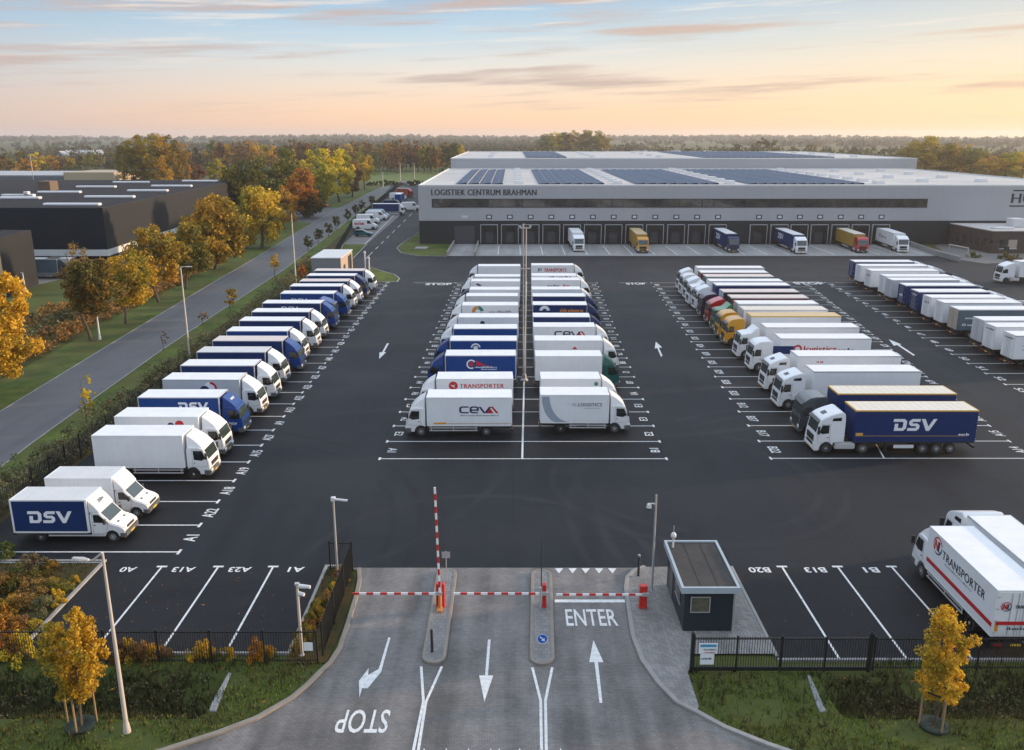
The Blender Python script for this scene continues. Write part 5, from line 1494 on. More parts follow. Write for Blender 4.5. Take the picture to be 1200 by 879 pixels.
lamp_post('thin lamp post above the grey low roofs far left', 41, 222, 183, POLEW, (-.9, 0, .05), r=.25)

# floodlight mast in the middle of the park
x, y = G(614.3, 446); hm = Zt(446, 262)
ms = thing('floodlight_mast', 'tall twin-tube cream mast rising between the two middle lorry rows', 'mast', (x, y, 0))
for dx in (-.13, .15):
    obj('tube', MB().tube((dx * .6, 0, .3), (dx, 0, hm - (.4 if dx > 0 else 0)), .075, .055, 8).mesh('tube', POLEW, smooth=True), ms)
obj('base_plate', MB().lathe([(.42, .013), (.42, .12), (.25, .3), (.22, .7), (.14, .75)], n=12).mesh('base_plate', GALV), ms)
k = MB(); k.box(-.55, .62, -.06, .06, hm - .5, hm - .38); k.box(-.5, .6, -.05, .05, hm * .72, hm * .72 + .1)
for i in range(12):
    k.box(-.15, .17, -.03, .03, 1.4 + i * 1.1, 1.47 + i * 1.1)
obj('cross_arm', k.mesh('cross_arm', POLEW), ms)
for dx in (-.5, .56):
    obj('floodlight', MB().box(dx - .11, dx + .11, -.16, .06, hm - .36, hm - .2).mesh('floodlight', GALV, bevel=.03), ms)

# camera poles
def cam_pole(label, u, v, vtop, parts, m=GALV, r=.075, z=0.0):
    x, y = G(u, v); h = Zt(v, vtop)
    root = thing('camera_pole', label, 'camera pole', (x, y, z))
    obj('post', MB().tube((0, 0, 0), (0, 0, h), r, r * .75, 10).lathe([(r * 1.8, 0), (r * 1.8, .04), (r * 1.1, .1)], n=10).mesh('post', m, smooth=True), root)
    for p in parts:
        if p == 'bullet':
            c = obj('camera', MB().tube((.15, 0, h - .12), (.85, -.1, h - .16), .075, .075, 10).box(-.12, .12, -.12, .12, h - .2, h + .02).mesh('camera', WHITEC, bevel=.01), root)
            obj('lens', MB().tube((.85, -.1, h - .16), (.88, -.104, h - .162), .06, n=10).mesh('lens', GLASS), c)
        if p == 'dome':
            c = obj('camera', MB().tube((0, 0, h - .55), (-.3, -.02, h - .5), .04, n=8).lathe([(.03, h - .5), (.12, h - .56), (.15, h - .7), (.15, h - .78)], cx=-.38, n=12).mesh('camera', WHITEC, smooth=True), root)
            obj('lens', MB().lathe([(.13, h - .781), (.12, h - .87), (.07, h - .93), (.01, h - .94)], cx=-.38, n=12).mesh('lens', GLASS, smooth=True), c)
        if p == 'floods':
            for dz_, l in ((-.08, .62), (-.5, .3)):
                obj('floodlight', MB().tube((.05, 0, h + dz_), (.05 + l, -.08, h + dz_ - .02), .12, .09, 10).mesh('floodlight', WHITEC, smooth=True), root)
            obj('cap', MB().box(-.1, .1, -.1, .1, h, h + .08).mesh('cap', GALV), root)
    return root
cam_pole('grey pole with small camera in the bed behind the tall mesh fence', 396, 679, 583, ['bullet'])
cam_pole('pale pole with two white floodlights at the front fence corner', 354, 768, 685, ['floods'], POLEW, .085)
cam_pole('grey pole with white dome camera on the walkway beside the guard booth', 763.8, 692.5, 580, ['dome'])
cam_pole('thin dark pole with small white ring on the right-hand traffic island', 634.3, 692, 637, [], BLACKPL, .035, z=.11)
x, y = G(430, 317)
k = thing('white_marker_post', 'pair of white posts on the grass tip beyond the left row', 'post', (x, y, .05))
for dx, h in ((-.3, 3.3), (.45, 2.2)):
    obj('post', MB().tube((dx, 0, 0), (dx, 0, h), .16, .13, 8).lathe([(.2, h), (.22, h + .2), (.1, h + .4)], cx=dx, n=8).mesh('post', WHITEC, smooth=True), k)

def bollard(label, u, v, vtop, cap=True, z=.11):
    x, y = G(u, v); h = Zt(v, vtop)
    b = thing('bollard', label, 'bollard', (x, y, z))
    obj('post', MB().lathe([(.085, 0), (.075, .05), (.07, h - .06), (.06, h)], n=12).mesh('post', BLACKPL, smooth=True), b)
    if cap:
        obj('cap', MB().lathe([(.078, h + .001), (.07, h + .09), (.02, h + .12)], n=12).mesh('cap', GALV, smooth=True), b)
bollard('black bollard with grey cap on the walkway beside the enter lane', 748, 676, 653, z=.075)
bollard('black bollard at the rounded front end of the left traffic island', 506.5, 766, 740, False)

# barriers
REDB = mat('barrier_red', (0.55, 0.02, 0.012), 0.35, dirt_or_sheen=0.15, scale=3); WHB = mat('barrier_white', (0.80, 0.80, 0.79), 0.4, dirt_or_sheen=0.1)
ORB = mat('orange_base', (0.55, 0.20, 0.05), 0.5, dirt_or_sheen=0.2)
def boom(parent, L, n, name='boom'):
    """striped arm along local x from 0 to L"""
    m = MB(); t = .055
    for i in range(n):
        a, b_ = L * i / n, L * (i + 1) / n
        m.box(a + .001, b_ - .001, -.035, .035, -t, t, i % 2)
    m.box(-.35, 0, -.07, .07, -.09, .09, 2)
    return obj(name, m.mesh(name, [WHB, REDB, GALV]), parent)
def barrier(label, u, v, vtop, z=.11, boxes=((0, 0),), up_=False, L=0, n=12, dirn=-1, off=0, post=None):
    x, y = G(u, v); h = Zt(v, vtop)
    b = thing('barrier', label, 'barrier', (x, y, z))
    for dx, w_ in boxes:
        obj('cabinet', MB().box(dx - w_, dx + w_, -.17, .17, 0, h).box(dx - w_ - .02, dx + w_ + .02, -.19, .19, 0, .08).mesh('cabinet', REDB, bevel=.03), b)
    bm_ = boom(b, L, n)
    bm_.location = (off, -.24, .92)
    if up_: bm_.rotation_euler = (0, -math.radians(91.2), 0)
    elif dirn < 0: bm_.rotation_euler = (0, 0, PI)
    return b, h
w3 = (748 - 600) * 1.0 / ppm(711)
b1, h1 = barrier('open barrier with its striped arm raised on the left traffic island', 515.6, 712, 685, boxes=((-.12, .07), (.21, .07)), up_=True, L=6.3, n=17, off=.03)
obj('base', MB().box(-.12, .16, -.75, -.2, 0, .12).lathe([(.10, .12), (.09, .85)], cx=.03, cy=-.33, n=10).mesh('base', ORB, bevel=.01), b1)
b2, h2 = barrier('closed barrier with lowered arm across the left exit lane', 512.6, 712.5, 688, boxes=((.0, .03),), L=4.6, n=12, dirn=-1, off=-.05)
obj('tip_rest', MB().tube((-4.55, -.24, 0), (-4.55, -.24, .86), .03, n=6).mesh('tip_rest', GALV), b2)
b3, h3 = barrier('closed barrier on the right traffic island with arm across the middle lane', 637.6, 712.5, 686, boxes=((0, .11),), L=4.9, n=13, dirn=-1, off=-.12)
obj('boom_support', MB().box(-.27, -.16, -.3, -.18, 0, 1.3).mesh('boom_support', GALV), b3)
b4, h4 = barrier('closed barrier beside the walkway with arm across the enter lane', 753, 713, 687, z=.075, boxes=((0, .21),), L=4.75, n=13, dirn=-1, off=-.1)

# signs
def sign_post(label, u, v, vtop, z=.11):
    x, y = G(u, v); return thing('road_sign', label, 'sign', (x, y, z)), Zt(v, vtop)
s, h = sign_post('small grey sign plate on a thin post beside the raised barrier', 523.3, 684, 648)
obj('post', MB().tube((0, 0, 0), (0, 0, h), .03, n=8).mesh('post', GALV), s)
obj('plate', MB().box(-.24, .24, -.05, -.032, h - .42, h - .02).mesh('plate', GALV, bevel=.005), s)
SIGNB = mat('sign_blue', (0.006, 0.11, 0.48), 0.4)
s, h = sign_post('round blue sign with white arrow at the front end of the right traffic island', 635.4, 769.5, 745)
obj('post', MB().tube((0, 0, 0), (0, 0, h - .1), .03, n=8).mesh('post', GALV), s)
dk = obj('plate', MB().lathe([(.27, -.05), (.27, -.03)], cx=0, cy=h - .26, n=24, axis='y').mesh('plate', SIGNB), s)
rw_ = MB(); c = math.cos(-PI / 4); sn = math.sin(-PI / 4)
P = [(-.17, -.03), (.03, -.03), (.03, -.11), (.18, 0), (.03, .11), (.03, .03), (-.17, .03)]
rw_.add([(a * c - b_ * sn, -.055, h - .26 + a * sn + b_ * c) for a, b_ in P], [tuple(range(7))])
obj('arrow', rw_.mesh('arrow', INKW, fix=False), dk)
rg = MB(); v_, f_ = disc2d(0, 0, .27, 28, .245); rg.add([(a, -.054, h - .26 + b_) for a, b_ in v_], f_)
obj('rim', rg.mesh('rim', INKW, fix=False), dk)

# fences
FEN = mat('black_fence_steel', (0.012, 0.013, 0.014), 0.5, dirt_or_sheen=0.2, scale=3)
def fence(label, P, h, z=0.0, sp=.125, post=2.6, thick=(), name='fence', beam=False, group=None):
    root = thing(name, label, 'fence', (P[0][0], P[0][1], z), 0, group)
    x0, y0 = P[0]; bars = MB(); rails = MB()
    for a, b_ in zip(P, P[1:]):
        A, B = Vector(a), Vector(b_); Ln = (B - A).length; d = (B - A) / Ln
        n = int(Ln / sp); ang = math.atan2(d.y, d.x)
        for i in range(n + 1):
            p = A + d * (Ln * i / n); q = (p.x - x0, p.y - y0)
            t = .011
            bars.add([(q[0] + ca, q[1] + cb, zz) for zz in (.08, h) for ca, cb in ((-t, -t), (t, -t), (t, t), (-t, t))],
                     [(0, 1, 5, 4), (1, 2, 6, 5), (2, 3, 7, 6), (3, 0, 4, 7), (4, 5, 6, 7)])
        nrm = Vector((-d.y, d.x))
        for zz, tk in ((.16, .10 if beam else .025), (h - .12, .03)):
            c_ = [A + nrm * .026 - d * 0, B + nrm * .026]
            q = [(p.x - x0, p.y - y0) for p in c_]
            rails.strip(q, -.012 if not beam else -.05, .018 if not beam else .05, zz - tk, zz + tk)
        m_ = max(1, round(Ln / post))
        for i in range(m_ + 1):
            if i == 0 and a != P[0]: continue
            p = A + d * (Ln * i / m_)
            wd = .085 if (i in thick) else .04
            o = obj('post', cached(('fpost', wd, h), lambda: MB().box(-wd, wd, -wd, wd, 0, h + (.16 if wd > .05 else .04)).mesh('post', FEN)), root, (p.x - x0, p.y - y0, 0), ang)
            if wd > .05:
                obj('cap', cached('fcap', lambda: MB().lathe([(.05, h + .16), (.08, h + .22), (.02, h + .3)], n=8).mesh('cap', FEN)), o)
    obj('palings', bars.mesh('palings', FEN, fix=False), root)
    obj('rail', rails.mesh('rail', FEN), root)
    return root
YFR = G(900, 787)[1]; YFL = G(200, 777)[1]
gx0 = G(810, 787)[0]; gx1 = G(1017, 787)[0]
fence('black sliding gate with thick bottom beam in front of the guard booth', [(gx0, YFR), (gx1, YFR)], 1.95, thick=(0, 4), post=2.15, beam=True, name='sliding_gate')
fence('black paling fence right of the sliding gate, behind the small golden tree', [(gx1 + .25, YFR + .1), (46, YFR + .1)], 1.85)
fence('black paling fence along the left front verge ending at the driveway', [(-44, YFL), (G(373, 776)[0], YFL)], 1.85)
fA = G(375, 772); fB = G(413.5, 669)
fence('black fence running back along the driveway bed beside the camera pole', [(fA[0] + .1, fA[1] + .25), (fB[0], fB[1]), (fB[0] - 1.35, fB[1] + .05)], 1.95)
NB = mat('notice_board_white', (0.74, 0.78, 0.80), 0.4, dirt_or_sheen=.1); NBL = mat('notice_blue', (0.05, 0.28, 0.48), 0.5)
x, y = gx0 + .3, YFR - .05
s = thing('notice_sign', 'two white notice boards with blue heading on the sliding gate', 'sign', (x, y, 0))
b_ = obj('board', MB().box(0, .9, -.03, -.005, 1.05, 1.62).box(.08, .76, -.03, -.005, .45, 1.02).mesh('board', NB), s)
k = MB(); k.box(.06, .84, -.034, -.0301, 1.42, 1.56, 0)
obj('heading', k.mesh('heading', NBL), b_)
decal('lettering', art_bits(.6, .09, INKD, .1, 0, 14, 3) + art_bits(.5, .07, INKR, .1, -.15, 12, 4) + art_bits(.5, .1, INKD, -.05, -.5, 9, 6), b_, (.42, -.036, 1.28), (1, 0, 0), (0, 0, 1))
x, y = G(367, 777)
s = thing('notice_sign', 'small blank white notice board on the left fence beside the floodlight pole', 'sign', (x - .2, YFL - .05, 0))
obj('board', MB().box(-.2, .25, -.03, -.005, .75, 1.2).mesh('board', NB), s)

# guard booth
BOOTHW = mat('booth_wall_blue_black', (0.009, 0.020, 0.029), 0.45, dirt_or_sheen=.15, scale=1)
BROOF = ground_mat('booth_roof_felt', (0.028, 0.026, 0.025), (0.062, 0.056, 0.052), 0.8, big=0.5, mid=1.5, fine=9, bump=.2)
FASC = mat('booth_fascia', (0.36, 0.42, 0.46), 0.4, dirt_or_sheen=.15, scale=2)
bx0, by0 = G(800, 741); bx1 = G(857, 741)[0]; by1 = by0 + 5.0; bh = 2.42
bt = thing('guard_booth', 'dark blue guard booth with flat felt roof on the walkway', 'booth', (bx0, by0, .075))
W_ = bx1 - bx0; Lb_ = by1 - by0
obj('wall', MB().box(0, W_, 0, Lb_, 0, bh).mesh('wall', BOOTHW, bevel=.02), bt)
k = MB(); k.strip([(-.22, -.25), (W_ + .22, -.25), (W_ + .22, Lb_ + .22), (-.22, Lb_ + .22)], -.02, .12, bh - .06, bh + .28, closed=True)
rf_ = obj('roof', MB().box(-.12, W_ + .12, -.15, Lb_ + .12, bh + .002, bh + .20).mesh('roof', BROOF), bt)
obj('fascia', k.mesh('fascia', FASC), rf_)
k = MB()
for i in (1, 2):
    k.box(-.1 + i * (W_ + .2) / 3, -.07 + i * (W_ + .2) / 3, -.12, Lb_ + .1, bh + .20, bh + .215)
obj('seam', k.mesh('seam', BROOF), rf_)
wn = obj('window', MB().box(.36, 1.32, -.03, -.004, 1.15, 2.0).mesh('window', mat('lit_booth_glass', (0.13, 0.12, 0.09), 0.08, spec=.8, dirt_or_sheen=.8, scale=3, dcol=(0.035, 0.035, 0.03))), bt)
k = MB(); k.strip([(.32, 1.11), (1.36, 1.11), (1.36, 2.04), (.32, 2.04)], 0, .05, .01, .045, closed=True)
k.v = [(a, -c_, b2_) for a, b2_, c_ in k.v]
obj('window_frame', k.mesh('window_frame', GALV), wn)
wn2 = obj('window', MB().box(-.03, -.004, 1.0, 2.4, 1.05, 2.0).mesh('window', OFFGL), bt)
k = MB(); k.box(-.045, -.003, .94, 2.46, .97, 1.045); k.box(-.045, -.003, .94, 2.46, 2.005, 2.06); obj('window_frame', k.mesh('window_frame', GALV), wn2)
obj('door', MB().box(-.03, -.004, 3.2, 4.15, .03, 2.1).mesh('door', GREYPL), bt)
obj('downpipe', MB().tube((W_ + .05, -.06, 0), (W_ + .05, -.06, bh - .06), .045, n=8).mesh('downpipe', GALV), bt)
s = thing('booth_camera', 'small white camera with aerial on the guard booth roof', 'camera', (bx0 + .15, by1 - .5, .075 + bh + .2))
obj('stem', MB().tube((0, 0, 0), (0, 0, .75), .055, n=8).mesh('stem', WHITEC), s)
obj('camera_body', MB().lathe([(.06, .55), (.15, .65), (.16, .8), (.08, .92), (.03, .95)], n=12).mesh('camera_body', WHITEC, smooth=True), s)
obj('aerial', MB().tube((0, 0, .95), (0, 0, 1.35), .02, n=6).mesh('aerial', GALV), s)

# culvert headwalls in the ditch ends
CULV = mat('culvert_concrete', (0.27, 0.28, 0.29), 0.8, dirt_or_sheen=.3, scale=2)
for (pts, lab) in (([(268, 788), (271, 789), (256, 826), (253, 834), (245, 833), (249, 822)], 'pale slanting culvert edging at the end of the left ditch'), ([(946, 792), (949, 791), (963, 822), (968, 833), (961, 835), (956, 824)], 'pale slanting culvert edging at the end of the right ditch')):
    k = MB(); k.slab([G(*p) for p in pts], -.7, .03)
    c_ = thing('culvert_edging', lab, 'kerbstone', (0, 0, 0)); obj('edging_slab', k.mesh('edging_slab', CULV, bevel=.02), c_)

# dark fence behind the left row and the hedge in front of the road
fenceL = [(XLOT0 - .3, 49.5), (XLOT0 - .3, 160), (-36.8, 178), G(413, 266), G(470, 217)]
tagf = thing('boundary_fence', 'long dark green mesh fence behind the left lorry row', 'fence', (0, 0, 0))
k = MB()
for a, b_ in zip(fenceL, fenceL[1:]):
    A, B = Vector(a), Vector(b_); n = int((B - A).length / .22)
    for i in range(n):
        p = A + (B - A) * (i / n); t = .016
        k.add([(p.x - t, p.y - t, .05), (p.x + t, p.y - t, .05), (p.x + t, p.y + t, .05), (p.x - t, p.y + t, .05), (p.x - t, p.y - t, 2.0), (p.x + t, p.y - t, 2.0), (p.x + t, p.y + t, 2.0), (p.x - t, p.y + t, 2.0)],
              [(0, 1, 5, 4), (1, 2, 6, 5), (2, 3, 7, 6), (3, 0, 4, 7), (4, 5, 6, 7)])
for zz in (.3, .85, 1.4, 1.95):
    k.strip(fenceL, -.02, .02, zz, zz + .03)
obj('mesh_panel', k.mesh('mesh_panel', mat('dark_green_mesh', (0.012, 0.020, 0.015), 0.7), fix=False), tagf)
for i in range(46):
    y = 49.6 + i * 2.42
    if y < 160:
        obj('post', cached('bpost', lambda: MB().box(-.05, .05, -.05, .05, 0, 2.15).mesh('post', FEN)), tagf, (XLOT0 - .3, y, 0))

# ================================================================ buildings on the left
bb = thing('black_warehouse', 'long black flat-roofed warehouse with pale plinth beyond the left road', 'warehouse', (0, 0, 0))
cn = G(128.7, 319); zr = Zt(319, 243.7); zp1 = Zt(319, 292.5); zp0 = Zt(319, 300)
fc = (G(282.5, 211, zr))
foot = [(-260, cn[1]), (cn[0], cn[1]), fc, (-260, fc[1])]
obj('wall', MB().slab(foot, zp1 + .002, zr).mesh('wall', DARKW), bb)
ins = [(-259, cn[1] + 2.5), (cn[0] - .15, cn[1] + 2.5), (fc[0] - .15, fc[1] - .2), (-259, fc[1] - .2)]
obj('dock_recess', MB().slab(ins, 0, zp0).mesh('dock_recess', SEAL), bb)
side = MB(); side.strip([cn, fc], -.12, -.001, .6, zr + .02)
obj('side_cladding', side.mesh('side_cladding', GREYW), bb)
obj('plinth_band', MB().slab([(-260, cn[1] - .05), (cn[0] + .16, cn[1] - .05), (fc[0] + .16, fc[1]), (fc[0] - 1, fc[1] - .3), (cn[0] - 1, cn[1] + 2.4), (-260, cn[1] + 2.4)], zp0, zp1).mesh('plinth_band', WHITEC), bb)
rb = obj('roof', MB().slab([(-259.5, cn[1] + .4), (cn[0] - .4, cn[1] + .4), (fc[0] - .4, fc[1] - .4), (-259.5, fc[1] - .4)], zr + .001, zr + .03).mesh('roof', DARKROOF), bb)
for (u0, u1, v) in ((52, 118, 241.2), (100, 158, 232.2), (90, 136, 220.2), (45, 95, 226.5), (150, 197, 224.8), (178, 225, 219.2), (133, 175, 214.8), (214, 256, 213.3), (0, 48, 233.5)):
    a, b_ = G(u0, v, zr), G(u1, v, zr)
    obj('roof_light', MB().box(a[0], b_[0], a[1] - .7, a[1] + .7, zr + .031, zr + .55).mesh('roof_light', SKYL, bevel=.15), rb)
a = G(52, 224, zr); obj('roof_plant', MB().box(a[0] - 1.5, a[0] + 1.5, a[1], a[1] + 4, zr + .031, zr + 2.3).mesh('roof_plant', mat('brown_plant_box', (.13, .09, .06), .7)), rb)
a = G(20, 231, zr); obj('roof_plant', MB().box(a[0] - 3.5, a[0] + 3.5, a[1], a[1] + 1.4, zr + .031, zr + .6).box(a[0] + 1.6, a[0] + 2.6, a[1] - .3, a[1] + .9, zr + .6, zr + 1.2).mesh('roof_plant', WHITEC, bevel=.1), rb)
nb_ = thing('dark_grey_hall', 'dark grey hall with sunlit-toned cream front wall at the left edge', 'hall', (0, 0, 0))
c1 = G(8, 349); z1 = Zt(349, 280); c2 = G(45.5, 333)
obj('wall', MB().slab([c1, c2, (c2[0] - 40, c2[1]), (c1[0] - 40, c1[1])], 0, z1).mesh('wall', GREYW), nb_)
obj('front_wall', MB().strip([(c1[0] - 40, c1[1]), c1], -.08, -.002, .3, z1 + .02).mesh('front_wall', SUNCREAMW), nb_)
obj('roof', MB().slab([(c1[0] - .3, c1[1] + .3), (c2[0] - .3, c2[1] - .3), (c2[0] - 40, c2[1] - .3), (c1[0] - 40, c1[1] + .3)], z1 + .001, z1 + .05).mesh('roof', DARKROOF), nb_)
# low buildings further off
WARM = mat('beige_far_wall', (0.42, 0.33, 0.22), 0.7); GREYR = mat('pale_flat_roof', (0.40, 0.41, 0.42), 0.7, dirt_or_sheen=.3, scale=.1)
fb = thing('flat_roofed_hall', 'grey flat-roofed hall with beige end wall behind the black warehouse', 'hall', (0, 0, 0))
f0 = G(86, 222); f1 = G(136, 222)
obj('wall', MB().box(f0[0] - 120, f1[0] - 24, f0[1], f0[1] + 50, 0, Zt(222, 206.5)).mesh('wall', mat('blue_grey_wall', (0.10, 0.12, 0.15), .6)), fb)
obj('end_wall', MB().box(f1[0] - 23.9, f1[0], f0[1] - .5, f0[1] + 30, 0, Zt(222, 202)).mesh('end_wall', WARM), fb)
obj('roof', MB().box(f0[0] - 120, f1[0] - 24, f0[1], f0[1] + 50, Zt(222, 206.5) + .01, Zt(222, 206.5) + .5).mesh('roof', GREYR), fb)
lw = thing('white_far_hall', 'very long low white hall far behind the grey warehouse', 'hall', (0, 0, 0))
l0 = G(716, 184); l1 = G(855, 184)
obj('wall', MB().box(l0[0], l1[0], l0[1], l0[1] + 90, 0, Zt(184, 179)).mesh('wall', WHITEC), lw)
obj('roof', MB().box(l0[0], l1[0], l0[1], l0[1] + 90, Zt(184, 179) + .01, Zt(184, 179) + 1.0).mesh('roof', mat('grey_far_roof', (0.25, 0.26, 0.28), .7)), lw)
l0 = G(266, 200); 
tw = thing('white_tower_block', 'small white block poking out of the left woods', 'tower', (0, 0, 0))
obj('wall', MB().box(l0[0] - 3, l0[0] + 2.2, l0[1], l0[1] + 5, 0, Zt(200, 181.5)).mesh('wall', WHITEC), tw)
obj('annex', MB().box(l0[0] - 5.5, l0[0] - 3.01, l0[1], l0[1] + 5, 0, Zt(200, 189)).mesh('annex', WHITEC), tw)
for i in range(9):
    u = 74 + i * 5.2; a = G(u, 192 - (i % 3) * 1.2)
    hs = thing('house', 'small pale-roofed house in the far village at left', 'house', (a[0], a[1], 0), .3 * i, 'houses of the far village')
    hw = 5
    obj('wall', cached('hw', lambda: MB().box(-hw, hw, -4, 4, 0, 7).mesh('wall', WHITEC)), hs)
    obj('roof', cached('hr', lambda: MB().prism([(-5.4, 7.01), (0, 11), (5.4, 7.01)], -4.4, 4.4).mesh('roof', GREYR)), hs)
# cabin at the end of the left row
CABW = mat('cabin_grey_panel', (0.20, 0.21, 0.22), .55, dirt_or_sheen=.15, scale=.5); CABSUN = mat('cabin_sunlit_beige', (0.42, 0.33, 0.26), .55, dirt_or_sheen=.15)  # the end panel's beige has low sunlight painted into it
cb = thing('portable_cabin', 'grey flat-roofed cabin with sunlit-toned beige end beyond the left lorry row', 'cabin', (0, 0, 0))
zc_ = 3.9; a = G(364.5, 302, zc_); b_ = G(399, 302, zc_); far = G(411.5, 292.3, zc_)[1]
obj('wall', MB().box(a[0], b_[0] - .1, a[1], far, 0, zc_ - .15).mesh('wall', CABW), cb)
obj('end_wall', MB().box(b_[0] - .098, b_[0], a[1] + .02, far - .02, 0, zc_ - .15).mesh('end_wall', CABSUN), cb)
obj('roof', MB().box(a[0] - .1, b_[0] + .1, a[1] - .1, far + .1, zc_ - .148, zc_).mesh('roof', WHITEC), cb)
dy = far - a[1]
obj('door', MB().box(b_[0], b_[0] + .05, a[1] + dy * .2, a[1] + dy * .35, .05, 2.2).mesh('door', FRAMED), cb)
obj('gate', MB().box(b_[0], b_[0] + .06, a[1] + dy * .6, a[1] + dy * .9, .05, 3.2).mesh('gate', FRAMED), cb)
# ================================================================ the lorries
def Zside(Yn, v):
    zc = Yn * CP + HC * SP
    return Zt(YH + F * HC / (CP * zc), v)
def Xside(Yn, z, u):
    return (u - 600) * (Yn * CP + (HC - z) * SP) / F
GL = 'lorries parked along the left row'; GC = 'lorries in the left half of the middle block'; GRr = 'lorries in the right half of the middle block'
GA = 'articulated lorries in the right block'; GF = 'trailers seen from behind at far right'; GD = 'lorries backed up to the dock doors'
def row(xl, xr, v, z, w):
    x0, y = G(xl, v, z); x1, _ = G(xr, v, z)
    return x0, x1, y + w / 2, y
def pl(A, Yn, x0, sgn, u, v):
    """livery art centred at picture point (u, v) on the near side: returns (art, local x, z)"""
    z = Zside(Yn, v); X = Xside(Yn, z, u)
    return (A, (X - x0) * sgn, z)

# --- left row: rear at left, driving towards +x
x0, x1, yc, yn = row(10.2, 99.7, 586, 3.0, 2.15)
luton('small box van with navy side and big white letters, nearest of left row', x0, yc, 0, x1 - x0, WPANEL, GL, panel=NAVY, art=pl(art_dsv(.82), yn, x0, 1, 58, 606), frontart=art_dsv(.22, INKN))
x0, x1, yc, yn = row(51.8, 129.8, 560.3, 3.0, 2.15)
luton('plain white box van with bonnet beside the navy-sided van', x0, yc, 0, x1 - x0, WPANEL, GL)
LSPEC = [
 (107, 213.3, 510.5, WHITE, WPANEL, ROOFW, 0, 'plain white box lorry, first big lorry in the left row'),
 (133.8, 232, 488.3, WHITE, WPANEL, ROOFW, 0, 'white box lorry with half-hidden red roundel, beside the plain white one'),
 (160.8, 256, 465.8, BLUEP, BLUE, ROOFW, 0, 'bright blue box lorry with blue cab and white letters, nearest blue cab of left row'),
 (190.2, 280.3, 444.8, WHITE, GPANEL, ROOFW, 0, 'pale grey box lorry with dark and red roundel and white cab'),
 (211.2, 297.8, 428.4, WHITE, NAVY, ROOFW, 1, 'navy box lorry with white cab, directly behind the pale grey lorry'),
 (230.2, 310.6, 412.6, WHITE, NAVY, ROOFG, 1, 'navy box lorry with white cab, second behind the pale grey lorry'),
 (248.7, 331.1, 399.3, BLUEP, NAVY, ROOFP, 1, 'navy box lorry with blue cab standing between white-cabbed navy lorries'),
 (265, 336.8, 388, WHITE, BLUE, ROOFW, 1, 'navy box lorry with white cab, just behind the blue-cabbed one by the lamp post'),
 (280.1, 352, 375.8, WHITE, NAVY, ROOFW, 1, 'navy lorry with white cab, fourth white cab beyond the lamp post'),
 (294.6, 362, 365.5, WHITE, NAVY, ROOFW, 1, 'navy lorry with white cab in front of two lettered navy lorries'),
 (307.2, 375.8, 355.3, BLUEP, NAVY, ROOFW, 1, 'navy lorry with blue cab and faint white letters, lower-roofed of the lettered pair'),
 (328.2, 391.1, 344, BLUEP, BLUE, ROOFW, 1, 'navy lorry with blue cab and white letters, broader-roofed of the lettered pair'),
 (339.4, 399.8, 335.4, WHITE, NAVY, ROOFW, 1, 'navy lorry with white cab, fifth from the far end of left row'),
 (350.9, 407.5, 329.6, WHITE, NAVY, ROOFP, 1, 'navy lorry with white cab, third from the far end of left row'),
 (359.4, 415.7, 323, NAVYP, NAVY, ROOFW, 1, 'navy lorry with navy cab, second from the far end of left row'),
 (368.1, 425.8, 317.2, WHITE, NAVY, ROOFP, 1, 'navy lorry with white cab, last of the left row beside the cabin'),
]
for i, (a, b, v, cm, bm_, rm, lod, lab) in enumerate(LSPEC):
    x0, x1, yc, yn = row(a, b, v, 3.6, 2.5)
    art = None; fa = None
    if i == 1: art = pl([(disc2d(.25, 0, .36, 18) + (INKR,)), (disc2d(-.45, -.12, .3, 14) + (INKN,))], yn, x0, 1, 207, 497.5)
    if i == 2: art = pl(art_dsv(.75), yn, x0, 1, 226, 476.5); fa = art_dsv(.26)
    if i == 3: art = pl([(disc2d(0, 0, .62, 20) + (INKW,)), (disc2d(0, 0, .62, 12, .4, -.9, 1.6) + (INKR,)), (disc2d(-.55, -.2, .45, 14) + (INKN,))], yn, x0, 1, 247, 455)
    if i in (10, 11): art = pl(art_text('DSV', .7, 2.2, INKW, .02), yn, x0, 1, (340, 351)[i - 10], (362.2, 352.6)[i - 10])
    r_, box_, cab_, rd_ = rigid(lab, x0, yc, 0, x1 - x0, cm, bm_, rm, lod, GL, art=art, frontart=(fa, .62, 3.14) if fa else None, cat='lorry', trim=WHITE if bm_ is WPANEL else ALU)
    if i == 2:
        decal('lettering', art_text('DSV', .22, .7, INKW, .01), cab_, (.85, -1.17, 1.18), (1, 0, 0), (0, 0, 1))
# a tractor without trailer tucked between the two lettered lorries
x0, y0 = G(394, 363); 
tr = thing('tractor_unit', 'blue tractor unit without trailer wedged between lettered navy lorries', 'lorry', (-24.7 - 3.0, 119.5, 0), 0, GL)
tractor_parts(tr, .9, BLUEP, 1)

